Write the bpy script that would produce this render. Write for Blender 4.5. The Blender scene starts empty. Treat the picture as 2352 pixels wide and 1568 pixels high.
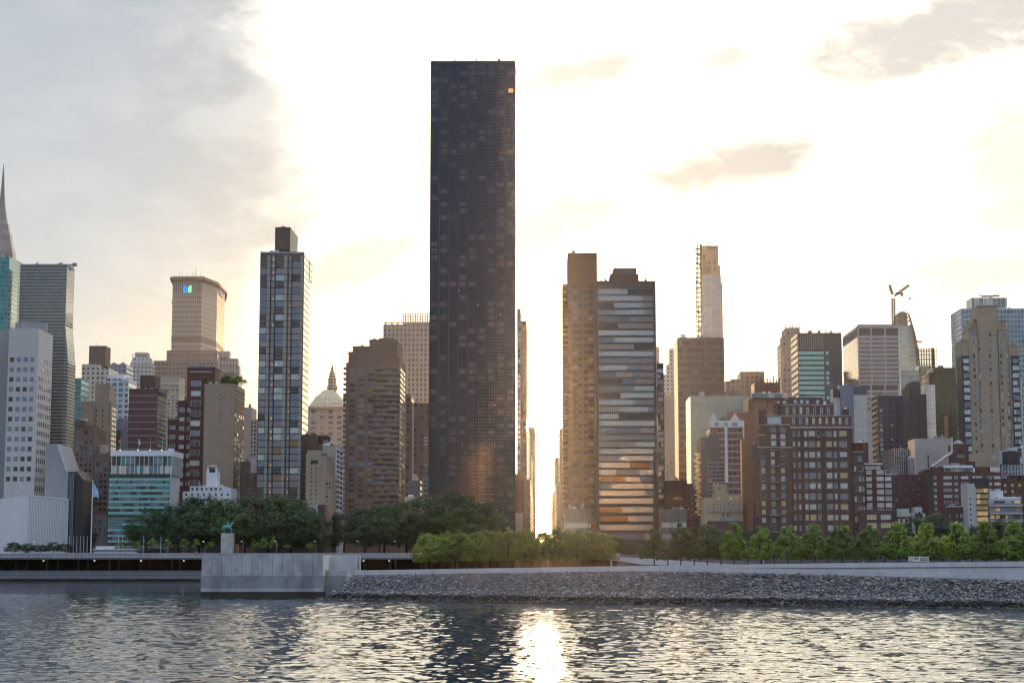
import bpy, math, random
import numpy as np
from mathutils import Vector, Matrix

R = random.Random(11)
sc = bpy.context.scene
COL = sc.collection
rad = math.radians

# ------------------------------------------------------------------ camera
F, U0, V0 = 4150.0, 1176.0, 784.0          # measured on the photo at 2352 px width
VU, VH = 1245.0, 1291.0                    # where the street axis (+Y) meets the horizon
CAMZ = 8.0
PITCH = math.atan((VH - V0) / F)
YAW = math.atan((VU - U0) / F * math.cos(PITCH))
cd = bpy.data.cameras.new('camera')
cam = bpy.data.objects.new('camera', cd)
COL.objects.link(cam)
cd.sensor_width = 36.0
cd.lens = F / 2352.0 * 36.0
cd.clip_start, cd.clip_end = 0.5, 20000
cam.location = (0, 0, CAMZ)
cam.rotation_euler = (math.pi / 2 + PITCH, 0, YAW)
sc.camera = cam
_rot = cam.rotation_euler.to_matrix()


def P(u, v, D):
    """point of the viewing ray through photo pixel (u, v) at world depth Y = D"""
    d = _rot @ Vector(((u - U0) / F, -(v - V0) / F, -1.0))
    t = D / d.y
    return Vector((d.x * t, D, CAMZ + d.z * t))


# ------------------------------------------------------------------ render settings
sc.view_settings.view_transform = 'Standard'
sc.view_settings.look = 'None'
sc.view_settings.gamma = 1.0
sc.view_settings.exposure = 0.0
sc.cycles.use_denoising = True
sc.cycles.pixel_filter_type = 'BLACKMAN_HARRIS'
sc.cycles.filter_width = 1.3
sc.cycles.max_bounces = 7
sc.cycles.diffuse_bounces = 2
sc.cycles.glossy_bounces = 4
sc.cycles.transmission_bounces = 3
sc.cycles.volume_bounces = 0
sc.cycles.sample_clamp_indirect = 6.0
sc.cycles.sample_clamp_direct = 0.0
sc.cycles.caustics_reflective = False
sc.cycles.caustics_refractive = False

SUN_EL, SUN_AZ = 4.3, -0.15       # degrees; azimuth measured from +Y to the right


# ------------------------------------------------------------------ node helper
class NT:
    def __init__(s, nt):
        s.nt = nt
        nt.nodes.clear()

    def n(s, t, **kw):
        x = s.nt.nodes.new(t)
        for k, v in kw.items():
            setattr(x, k, v)
        return x

    def put(s, sock, v):
        if v is None:
            return
        if hasattr(v, 'is_linked') or hasattr(v, 'links'):
            s.nt.links.new(v, sock)
        else:
            if hasattr(sock.default_value, '__len__') and not hasattr(v, '__len__'):
                v = [v] * len(sock.default_value)
            if hasattr(sock.default_value, '__len__') and len(sock.default_value) == 4 and len(v) == 3:
                v = (*v, 1.0)
            sock.default_value = v

    def m(s, op, a, b=None, c=None, clamp=False):
        x = s.n('ShaderNodeMath', operation=op, use_clamp=clamp)
        s.put(x.inputs[0], a); s.put(x.inputs[1], b); s.put(x.inputs[2], c)
        return x.outputs[0]

    def vm(s, op, a, b=None):
        x = s.n('ShaderNodeVectorMath', operation=op)
        s.put(x.inputs[0], a); s.put(x.inputs[1], b)
        return x.outputs['Value'] if op in ('DOT_PRODUCT', 'LENGTH') else x.outputs[0]

    def comb(s, x, y, z):
        c = s.n('ShaderNodeCombineXYZ')
        s.put(c.inputs[0], x); s.put(c.inputs[1], y); s.put(c.inputs[2], z)
        return c.outputs[0]

    def mix(s, f, a, b, mode='MIX'):
        x = s.n('ShaderNodeMix', data_type='RGBA', blend_type=mode)
        s.put(x.inputs[0], f); s.put(x.inputs[6], a); s.put(x.inputs[7], b)
        return x.outputs[2]

    def mixf(s, f, a, b):
        x = s.n('ShaderNodeMix', data_type='FLOAT')
        s.put(x.inputs[0], f); s.put(x.inputs[2], a); s.put(x.inputs[3], b)
        return x.outputs[0]

    def step(s, x, lo, hi, a=0.0, b=1.0):
        r = s.n('ShaderNodeMapRange', interpolation_type='SMOOTHSTEP')
        s.put(r.inputs[0], x); s.put(r.inputs[1], lo); s.put(r.inputs[2], hi)
        s.put(r.inputs[3], a); s.put(r.inputs[4], b)
        return r.outputs[0]

    def noise(s, vec, scale, detail=4, rough=0.55, dist=0.0, w=None):
        x = s.n('ShaderNodeTexNoise')
        s.put(x.inputs['Vector'], vec); x.inputs['Scale'].default_value = scale
        x.inputs['Detail'].default_value = detail
        x.inputs['Roughness'].default_value = rough
        x.inputs['Distortion'].default_value = dist
        return x.outputs[0]

    def ramp(s, f, stops, const=False):
        x = s.n('ShaderNodeValToRGB')
        cr = x.color_ramp
        cr.interpolation = 'CONSTANT' if const else 'LINEAR'
        while len(cr.elements) < len(stops):
            cr.elements.new(0.5)
        for e, (p, c) in zip(cr.elements, stops):
            e.position = p
            e.color = (*c, 1) if len(c) == 3 else c
        s.put(x.inputs[0], f)
        return x.outputs[0]


# ------------------------------------------------------------------ sky
def build_sky():
    w = bpy.data.worlds.new("World")
    sc.world = w
    w.use_nodes = True
    g = NT(w.node_tree)
    d = g.vm('NORMALIZE', g.n('ShaderNodeTexCoord').outputs['Generated'])
    sp = g.n('ShaderNodeSeparateXYZ'); g.put(sp.inputs[0], d)
    x, y, z = sp.outputs
    az = g.m('MULTIPLY', g.m('ARCTAN2', x, y), 57.29578)
    el = g.m('MULTIPLY', g.m('ARCSINE', z), 57.29578)
    sd = (math.sin(rad(SUN_AZ)) * math.cos(rad(SUN_EL)), math.cos(rad(SUN_AZ)) * math.cos(rad(SUN_EL)), math.sin(rad(SUN_EL)))
    ang = g.m('MULTIPLY', g.m('ARCCOSINE', g.m('MINIMUM', g.vm('DOT_PRODUCT', d, sd), 0.99999)), 57.29578)
    n1 = g.noise(g.vm('MULTIPLY', d, (1, 1, 1.6)), 9.0, 7, 0.55, 0.6)
    n2 = g.noise(g.vm('ADD', g.vm('MULTIPLY', d, (1, 1, 2.0)), (3.1, 1.7, 0.4)), 16.0, 6, 0.6, 0.3)
    n3 = g.noise(g.vm('ADD', g.vm('MULTIPLY', d, (1, 1, 2.2)), (7.1, 2.2, 5.0)), 34.0, 6, 0.6, 0.8)
    # grey cloud bank to the left
    azn = g.m('ADD', az, g.m('MULTIPLY', g.m('SUBTRACT', n1, 0.5), 7.0))
    azn = g.m('ADD', azn, g.m('MULTIPLY', g.m('SUBTRACT', n3, 0.5), 1.2))
    azn = g.m('SUBTRACT', azn, g.m('MULTIPLY', g.m('EXPONENT', g.m('MULTIPLY', g.m('POWER', g.m('SUBTRACT', el, 12.0), 2.0), -0.12)), 1.1))
    bank = g.step(azn, -10.2, -6.2, 1.0, 0.0)
    aabs = g.m('ABSOLUTE', az)
    east = g.step(aabs, 28.0, 75.0)
    greyness = g.m('MAXIMUM', bank, east)
    low = g.step(el, 3.0, 11.5, 1.0, 0.0)
    gcol = g.mix(g.step(n2, 0.36, 0.62), (0.40, 0.405, 0.43), (0.665, 0.645, 0.625))
    gcol = g.mix(g.step(az, -15.0, -7.0), g.mix(0.8, gcol, (0.40, 0.435, 0.52)), gcol)
    warmf = g.m('MULTIPLY', low, g.step(aabs, 17.0, 8.0, 0.25, 1.0))
    warmf = g.m('MULTIPLY', warmf, g.step(aabs, 60.0, 25.0))
    gcol = g.mix(g.m('MULTIPLY', warmf, 0.68), gcol, (0.86, 0.69, 0.53))
    ecol = g.mix(g.step(n2, 0.3, 0.7), (0.52, 0.65, 0.92), (0.62, 0.70, 0.88))
    ecol = g.mix(g.step(el, 3.0, 50.0), (0.17, 0.215, 0.31), g.mix(1.0, ecol, (1.95, 2.0, 2.05), 'MULTIPLY'))
    gcol = g.mix(east, gcol, ecol)
    # bright thin cloud round the sun
    e1 = g.m('EXPONENT', g.m('MULTIPLY', ang, -1 / 2.2))
    e2 = g.m('EXPONENT', g.m('MULTIPLY', ang, -1 / 9.0))
    br = g.m('ADD', g.m('MULTIPLY', e1, 5.0), g.m('MULTIPLY', e2, 0.45))
    wf = g.m('MULTIPLY', g.step(el, 3.5, 12.0, 1.0, 0.0), g.step(n1, 0.25, 0.7, 0.55, 1.0))
    wf = g.m('MULTIPLY', wf, g.step(g.m('ABSOLUTE', g.m('ADD', az, 4.0)), 5.0, 15.0, 1.0, 0.10))
    hazec = g.mix(wf, g.mix(g.step(el, 6.0, 22.0), (1.95, 1.76, 1.38), (2.8, 2.52, 2.0)), (1.08, 0.83, 0.49))
    glow = g.mix(1.0, (1.0, 0.82, 0.52), br, 'MULTIPLY')
    white = g.mix(1.0, hazec, glow, 'ADD')
    # thin streaks in the bright part
    streak = g.m('MULTIPLY', g.step(n2, 0.56, 0.74), g.step(ang, 3.0, 9.0))
    white = g.mix(g.m('MULTIPLY', streak, 0.35), white, (0.86, 0.78, 0.72))
    # individual small grey clouds: (u, v, half width px, half height px, tilt, strength)
    blobs = [(1690, 382, 230, 58, -0.14, 0.98), (1330, 172, 190, 42, -0.16, 0.88), (2170, 75, 380, 95, -0.15, 0.92),
             (1275, 515, 190, 75, -0.32, 0.87), (1670, 128, 70, 38, -0.2, 0.84), (835, 600, 200, 70, -0.4, 0.88),
             (2300, 610, 260, 80, -0.15, 0.76), (2330, 400, 130, 190, 0.0, 0.78), (540, 420, 170, 150, 0.0, 0.6)]
    total = None
    for u, v, su, sv, tilt, st in blobs:
        dd = _rot @ Vector(((u - U0) / F, -(v - V0) / F, -1.0))
        dd.normalize()
        a0 = math.degrees(math.atan2(dd.x, dd.y)); e0 = math.degrees(math.asin(dd.z))
        k = 57.3 / F
        da = g.m('SUBTRACT', az, a0); de = g.m('SUBTRACT', el, e0)
        de = g.m('ADD', de, g.m('MULTIPLY', da, tilt))
        q = g.m('ADD', g.m('POWER', g.m('ABSOLUTE', g.m('MULTIPLY', da, 1 / (su * k))), 2.0),
                g.m('POWER', g.m('ABSOLUTE', g.m('MULTIPLY', de, 1 / (sv * k))), 2.0))
        q = g.m('ADD', q, g.m('MULTIPLY', g.m('SUBTRACT', n3, 0.5), 1.8))
        q = g.m('ADD', q, g.m('MULTIPLY', g.m('SUBTRACT', n2, 0.5), 1.5))
        f = g.m('MULTIPLY', g.step(q, 0.1, 1.7, 1.0, 0.0), st)
        total = f if total is None else g.m('MAXIMUM', total, f)
    white = g.mix(total, white, (0.50, 0.46, 0.445))
    gcol = g.mix(g.m('MULTIPLY', total, 0.35), gcol, (0.45, 0.44, 0.45))
    c = g.mix(greyness, white, gcol)
    # silver lining where the bank ends
    lining = g.m('MULTIPLY', g.m('MULTIPLY', bank, g.m('SUBTRACT', 1.0, bank)), 0.5)
    c = g.mix(lining, c, (1.2, 1.17, 1.1))
    bg = g.n('ShaderNodeBackground'); g.put(bg.inputs[0], c); bg.inputs[1].default_value = 0.93
    sk = g.n('ShaderNodeTexSky', sky_type='NISHITA')
    sk.sun_disc = False
    sk.sun_elevation = rad(SUN_EL)
    sk.sun_rotation = rad(SUN_AZ)
    sk.air_density, sk.dust_density, sk.ozone_density = 1.0, 0.2, 1.0
    bn = g.n('ShaderNodeBackground'); g.put(bn.inputs[0], sk.outputs[0]); bn.inputs[1].default_value = 0.05
    ad = g.n('ShaderNodeAddShader')
    g.nt.links.new(bg.outputs[0], ad.inputs[0]); g.nt.links.new(bn.outputs[0], ad.inputs[1])
    out = g.n('ShaderNodeOutputWorld')
    g.nt.links.new(ad.outputs[0], out.inputs[0])
    w.cycles.sampling_method = 'MANUAL'
    w.cycles.sample_map_resolution = 1024


build_sky()
sl = bpy.data.lights.new('sun', 'SUN')
sl.energy, sl.angle, sl.color = 5.0, rad(0.53), (1.0, 0.60, 0.27)
so = bpy.data.objects.new('sun', sl)
COL.objects.link(so)
so.location = (0, 0, 400)
so.rotation_euler = (rad(90 - SUN_EL), 0, rad(180 - SUN_AZ))


# ------------------------------------------------------------------ materials
MATS = {}


def principled(name):
    m = bpy.data.materials.new(name)
    m.use_nodes = True
    g = NT(m.node_tree)
    b = g.n('ShaderNodeBsdfPrincipled')
    o = g.n('ShaderNodeOutputMaterial')
    g.nt.links.new(b.outputs[0], o.inputs[0])
    return m, g, b


def plain(name, col, rough=0.8, metal=0.0, var=0.18, scale=0.35, ior=1.45, emit=0.0, ecol=None, bump=0.0, streak=0.12):
    if name in MATS:
        return MATS[name]
    m, g, b = principled(name)
    pos = g.n('ShaderNodeNewGeometry').outputs['Position']
    n = g.noise(pos, scale, 5, 0.6)
    st = g.noise(g.vm('MULTIPLY', pos, (1.2, 1.2, 0.06)), 0.9, 4, 0.6)
    f = g.m('ADD', g.m('MULTIPLY', g.m('SUBTRACT', n, 0.5), var * 2.4), g.m('MULTIPLY', g.m('SUBTRACT', st, 0.5), streak * 2.4))
    f = g.m('ADD', f, 1.0)
    c = g.mix(1.0, col, f, 'MULTIPLY')
    g.put(b.inputs['Base Color'], c)
    b.inputs['Roughness'].default_value = rough
    b.inputs['Metallic'].default_value = metal
    b.inputs['IOR'].default_value = ior
    if emit:
        g.put(b.inputs['Emission Color'], ecol or col)
        b.inputs['Emission Strength'].default_value = emit
    if bump:
        bp = g.n('ShaderNodeBump'); bp.inputs['Strength'].default_value = bump; bp.inputs['Distance'].default_value = 0.1
        g.put(bp.inputs['Height'], g.noise(pos, 6.0, 4)); g.put(b.inputs['Normal'], bp.outputs[0])
    MATS[name] = m
    return m


def glass(name, col, metal=0.35, rough=0.06, ior=1.6, emit=0.0, ecol=None, wob=0.05):
    """window glass: a dark or blind-backed pane with a clear reflection, slightly warped"""
    if name in MATS:
        return MATS[name]
    m, g, b = principled(name)
    pos = g.n('ShaderNodeNewGeometry').outputs['Position']
    n = g.noise(pos, 0.8, 3)
    g.put(b.inputs['Base Color'], g.mix(1.0, col, g.m('ADD', 0.7, g.m('MULTIPLY', n, 0.6)), 'MULTIPLY'))
    b.inputs['Metallic'].default_value = metal
    b.inputs['Roughness'].default_value = rough
    b.inputs['IOR'].default_value = ior
    if emit:
        g.put(b.inputs['Emission Color'], ecol or col)
        b.inputs['Emission Strength'].default_value = emit
    bp = g.n('ShaderNodeBump'); bp.inputs['Strength'].default_value = 0.5; bp.inputs['Distance'].default_value = wob
    g.put(bp.inputs['Height'], g.noise(pos, 0.45, 2)); g.put(b.inputs['Normal'], bp.outputs[0])
    MATS[name] = m
    return m


def grid(name, wall, pal, cw, ch, fw, fh, wr=0.8, gr=0.08, metal=0.3, ior=1.6, panes=(1, 1), wvar=0.15, bay=None,
         line=None, lcol=(0.4, 0.4, 0.4), wob=0.05, off=(0, 0), wmetal=0.0):
    """procedural facade: cells of cw x ch metres, each with one glazed opening; pal = [(share, colour), ...]"""
    if name in MATS:
        return MATS[name]
    m, g, b = principled(name)
    uv = g.n('ShaderNodeUVMap').outputs[0]
    sp = g.n('ShaderNodeSeparateXYZ'); g.put(sp.inputs[0], uv)
    u = g.m('DIVIDE', g.m('ADD', sp.outputs[0], 500 * cw + off[0]), cw)
    v = g.m('DIVIDE', g.m('ADD', sp.outputs[1], 50 * ch + off[1]), ch)
    fu, fv = g.m('FRACT', u), g.m('FRACT', v)
    iu, iv = g.m('FLOOR', u), g.m('FLOOR', v)

    def inside(f, frac):
        a = g.m('ABSOLUTE', g.m('SUBTRACT', f, 0.5))
        return g.m('LESS_THAN', a, frac / 2)
    mask = g.m('MULTIPLY', inside(fu, fw), inside(fv, fh))
    nx, ny = panes
    if nx > 1 or ny > 1:
        pu = g.m('FRACT', g.m('MULTIPLY', g.m('DIVIDE', g.m('SUBTRACT', fu, 0.5 - fw / 2), fw), nx))
        pv = g.m('FRACT', g.m('MULTIPLY', g.m('DIVIDE', g.m('SUBTRACT', fv, 0.5 - fh / 2), fh), ny))
        if nx > 1:
            mask = g.m('MULTIPLY', mask, inside(pu, 0.9))
        if ny > 1:
            mask = g.m('MULTIPLY', mask, inside(pv, 0.92))
    wn = g.n('ShaderNodeTexWhiteNoise', noise_dimensions='2D')
    g.put(wn.inputs['Vector'], g.comb(iu, iv, 0))
    stops, acc = [], 0.0
    for sh, c in pal:
        stops.append((min(acc, 0.999), c)); acc += sh
    gc = g.ramp(wn.outputs[0], stops, True)
    pos = g.n('ShaderNodeNewGeometry').outputs['Position']
    nz = g.noise(pos, 0.25, 5, 0.6)
    gc = g.mix(1.0, gc, g.m('ADD', 0.6, g.m('MULTIPLY', nz, 0.8)), 'MULTIPLY')
    wc = g.mix(1.0, wall, g.m('ADD', 1 - wvar, g.m('MULTIPLY', nz, 2 * wvar)), 'MULTIPLY')
    st = g.noise(g.vm('MULTIPLY', pos, (1.2, 1.2, 0.05)), 0.9, 4, 0.6)
    wc = g.mix(1.0, wc, g.m('ADD', 0.85, g.m('MULTIPLY', st, 0.3)), 'MULTIPLY')
    if line:
        wc = g.mix(g.m('LESS_THAN', fv, line), wc, lcol)
    g.put(b.inputs['Base Color'], g.mix(mask, wc, gc))
    g.put(b.inputs['Roughness'], g.mixf(mask, wr, gr))
    g.put(b.inputs['Metallic'], g.mixf(mask, wmetal, metal))
    b.inputs['IOR'].default_value = ior
    bp = g.n('ShaderNodeBump'); bp.inputs['Strength'].default_value = 0.5
    bp.inputs['Distance'].default_value = wob
    tilt = g.m('MULTIPLY', wn.outputs[0], 0.0)
    g.put(bp.inputs['Height'], g.m('ADD', g.noise(pos, 0.4, 2), tilt)); g.put(b.inputs['Normal'], bp.outputs[0])
    MATS[name] = m
    return m


# window pane palette
GD = glass('glass_dark', (0.035, 0.045, 0.06), 0.2)
GB = glass('glass_blue', (0.16, 0.22, 0.30), 0.5)
GS = glass('glass_sky', (0.46, 0.53, 0.60), 0.7)
GP = glass('glass_pale_blind', (0.42, 0.43, 0.42), 0.15, 0.25)
GG = glass('glass_grey_blind', (0.20, 0.21, 0.23), 0.15, 0.2)
GY = glass('glass_yellow_blind', (0.33, 0.285, 0.13), 0.15, 0.2, emit=0.05, ecol=(1.0, 0.7, 0.25))
GO = glass('glass_lamp_lit', (0.5, 0.34, 0.15), 0.1, 0.2, emit=0.24, ecol=(1.0, 0.62, 0.25))
GT = glass('glass_teal', (0.08, 0.24, 0.26), 0.4)
GM = glass('glass_mint_spandrel', (0.20, 0.46, 0.43), 0.15, 0.2)
GWARM = glass('glass_warm_glint', (0.26, 0.165, 0.10), 0.75, 0.1)  # orange reflections and warm glints put into the pane colour
LAMP = plain('lamp_glow', (1, 0.95, 0.85), emit=2.2, ecol=(1, 0.95, 0.88), var=0)
TAIL = plain('tail_lamp_glow', (1, 0.05, 0.03), emit=3.0, ecol=(1, 0.06, 0.03), var=0)
CONC = plain('pale_concrete', (0.46, 0.46, 0.46), 0.85, var=0.22, scale=0.25)
DCONC = plain('dark_concrete', (0.17, 0.17, 0.18), 0.9)
STEEL = plain('dark_steel', (0.06, 0.06, 0.065), 0.6)
WSTEEL = plain('white_painted_steel', (0.6, 0.6, 0.6), 0.5)
GREYM = plain('grey_roof_metal', (0.22, 0.22, 0.24), 0.6)
RUST = plain('brown_timber', (0.10, 0.06, 0.045), 0.9)


# ------------------------------------------------------------------ mesh helper
class MB:
    def __init__(s):
        s.v, s.f, s.mi, s.mats = [], [], [], []

    def slot(s, m):
        if m not in s.mats:
            s.mats.append(m)
        return s.mats.index(m)

    def box(s, x0, x1, y0, y1, z0, z1, m):
        k, i = len(s.v), s.slot(m)
        s.v += [(x0, y0, z0), (x1, y0, z0), (x1, y1, z0), (x0, y1, z0), (x0, y0, z1), (x1, y0, z1), (x1, y1, z1), (x0, y1, z1)]
        for q in ((0, 3, 2, 1), (4, 5, 6, 7), (0, 1, 5, 4), (1, 2, 6, 5), (2, 3, 7, 6), (3, 0, 4, 7)):
            s.f.append(tuple(k + j for j in q)); s.mi.append(i)
        return s

    def prism(s, poly, z0, z1, m, top=None, ztops=None):
        """poly = ccw (x, y) points; top = other outline for a tapered prism; ztops = height of each top corner"""
        k, i, n = len(s.v), s.slot(m), len(poly)
        top = top or poly
        s.v += [(x, y, z0) for x, y in poly]
        s.v += [(x, y, ztops[j] if ztops else z1) for j, (x, y) in enumerate(top)]
        s.f.append(tuple(k + j for j in reversed(range(n)))); s.mi.append(i)
        s.f.append(tuple(k + n + j for j in range(n))); s.mi.append(i)
        for j in range(n):
            s.f.append((k + j, k + (j + 1) % n, k + n + (j + 1) % n, k + n + j)); s.mi.append(i)
        return s

    def side(s, pts, y0, y1, m):
        """pts = outline in (x, z), seen from the front, counter-clockwise; extruded from y0 back to y1"""
        k, i, n = len(s.v), s.slot(m), len(pts)
        s.v += [(x, y0, z) for x, z in pts] + [(x, y1, z) for x, z in pts]
        s.f.append(tuple(k + j for j in range(n))); s.mi.append(i)
        s.f.append(tuple(k + n + j for j in reversed(range(n)))); s.mi.append(i)
        for j in range(n):
            s.f.append((k + j, k + n + j, k + n + (j + 1) % n, k + (j + 1) % n)); s.mi.append(i)
        return s

    def tube(s, a, b, r0, m, r1=None, n=6):
        a, b = Vector(a), Vector(b)
        r1 = r0 if r1 is None else r1
        d = (b - a)
        if d.length < 1e-6:
            return s
        d.normalize()
        e = d.cross(Vector((0, 0, 1)) if abs(d.z) < 0.9 else Vector((1, 0, 0))).normalized()
        h = d.cross(e)
        k, i = len(s.v), s.slot(m)
        for c, r in ((a, r0), (b, r1)):
            for j in range(n):
                t = 2 * math.pi * j / n
                s.v.append(tuple(c + e * (r * math.cos(t)) + h * (r * math.sin(t))))
        for j in range(n):
            s.f.append((k + j, k + (j + 1) % n, k + n + (j + 1) % n, k + n + j)); s.mi.append(i)
        s.f.append(tuple(k + j for j in reversed(range(n)))); s.mi.append(i)
        s.f.append(tuple(k + n + j for j in range(n))); s.mi.append(i)
        return s

    def lathe(s, prof, m, cx=0, cy=0, n=12, ph=0.0):
        k, i = len(s.v), s.slot(m)
        for r, z in prof:
            for j in range(n):
                t = 2 * math.pi * j / n + ph
                s.v.append((cx + r * math.cos(t), cy + r * math.sin(t), z))
        for a in range(len(prof) - 1):
            for j in range(n):
                q = k + a * n
                s.f.append((q + j, q + (j + 1) % n, q + n + (j + 1) % n, q + n + j)); s.mi.append(i)
        s.f.append(tuple(k + j for j in reversed(range(n)))); s.mi.append(i)
        q = k + (len(prof) - 1) * n
        s.f.append(tuple(q + j for j in range(n))); s.mi.append(i)
        return s

    def mesh(s, name, uv=True):
        me = bpy.data.meshes.new(name)
        me.from_pydata(s.v, [], s.f)
        for m in s.mats:
            me.materials.append(m)
        me.polygons.foreach_set('material_index', s.mi)
        if uv:
            l = me.uv_layers.new(name='UVMap')
            vs = np.array(s.v, dtype=np.float32)
            out = np.zeros((len(me.loops), 2), dtype=np.float32)
            for p in me.polygons:
                nrm = p.normal
                for li in p.loop_indices:
                    co = vs[me.loops[li].vertex_index]
                    if abs(nrm.z) > 0.9:
                        out[li] = (co[0], co[1])
                    elif abs(nrm.x) > 0.9:
                        out[li] = (co[1], co[2])
                    elif abs(nrm.y) > 0.9:
                        out[li] = (co[0], co[2])
                    else:
                        t = Vector((-nrm.y, nrm.x, 0)).normalized()
                        out[li] = (co[0] * t.x + co[1] * t.y, co[2])
            l.data.foreach_set('uv', out.ravel())
        me.update()
        return me

    def build(s, name, parent=None, loc=(0, 0, 0), uv=True, smooth=False):
        o = bpy.data.objects.new(name, s.mesh(name, uv))
        COL.objects.link(o)
        o.location = loc
        if parent:
            o.parent = parent
        if smooth:
            for p in o.data.polygons:
                p.use_smooth = True
        return o


def tag(o, label=None, cat=None, group=None, kind=None):
    if label: o['label'] = label
    if cat: o['category'] = cat
    if group: o['group'] = group
    if kind: o['kind'] = kind
    return o


def thing(name, label, cat, loc, rz=0.0, group=None):
    o = bpy.data.objects.new(name, None)
    COL.objects.link(o)
    o.location = loc
    o.rotation_euler = (0, 0, rz)
    o.empty_display_size = 0.5
    return tag(o, label, cat, group)


def link(name, mesh, parent, loc=(0, 0, 0), rz=0.0, scale=None):
    o = bpy.data.objects.new(name, mesh)
    COL.objects.link(o)
    o.location = loc
    o.rotation_euler = (0, 0, rz)
    if scale: o.scale = scale
    o.parent = parent
    return o


def pick(pal):
    t = R.random() * sum(w for _m, w in pal)
    for m, w in pal:
        t -= w
        if t <= 0:
            return m
    return pal[-1][0]


WIN = {}


def win_mesh(w, h, m, frame=None, sill=None, ac=False):
    k = (round(w, 2), round(h, 2), m.name, frame.name if frame else '', sill.name if sill else '', ac)
    if k not in WIN:
        b = MB()
        if frame:
            t = min(0.14, w * 0.09)
            for x0, x1, z0, z1 in ((-w / 2, -w / 2 + t, -h / 2, h / 2), (w / 2 - t, w / 2, -h / 2, h / 2),
                                   (-w / 2 + t, w / 2 - t, h / 2 - t, h / 2), (-w / 2 + t, w / 2 - t, -h / 2, -h / 2 + t)):
                b.box(x0, x1, -0.12, 0.05, z0, z1, frame)
            b.box(-w / 2 + t, w / 2 - t, -0.09, 0.05, -0.04, 0.04, frame)
            if w > 1.9:
                b.box(-0.04, 0.04, -0.1, 0.05, -h / 2 + t, -0.04, frame)
                b.box(-0.04, 0.04, -0.1, 0.05, 0.04, h / 2 - t, frame)
            b.box(-w / 2 + t, w / 2 - t, -0.05, 0.04, -h / 2 + t, h / 2 - t, m)
        else:
            b.box(-w / 2, w / 2, -0.06, 0.06, -h / 2, h / 2, m)
        if sill:
            b.box(-w / 2 - 0.1, w / 2 + 0.1, -0.22, 0.05, -h / 2 - 0.18, -h / 2 - 0.004, sill)
        if ac:
            b.box(-0.4, 0.4, -0.5, 0.05, -h / 2 - 0.75, -h / 2 - 0.2, GREYM)
        WIN[k] = b.mesh('window', uv=False)
    return WIN[k]


ALL = []


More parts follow.
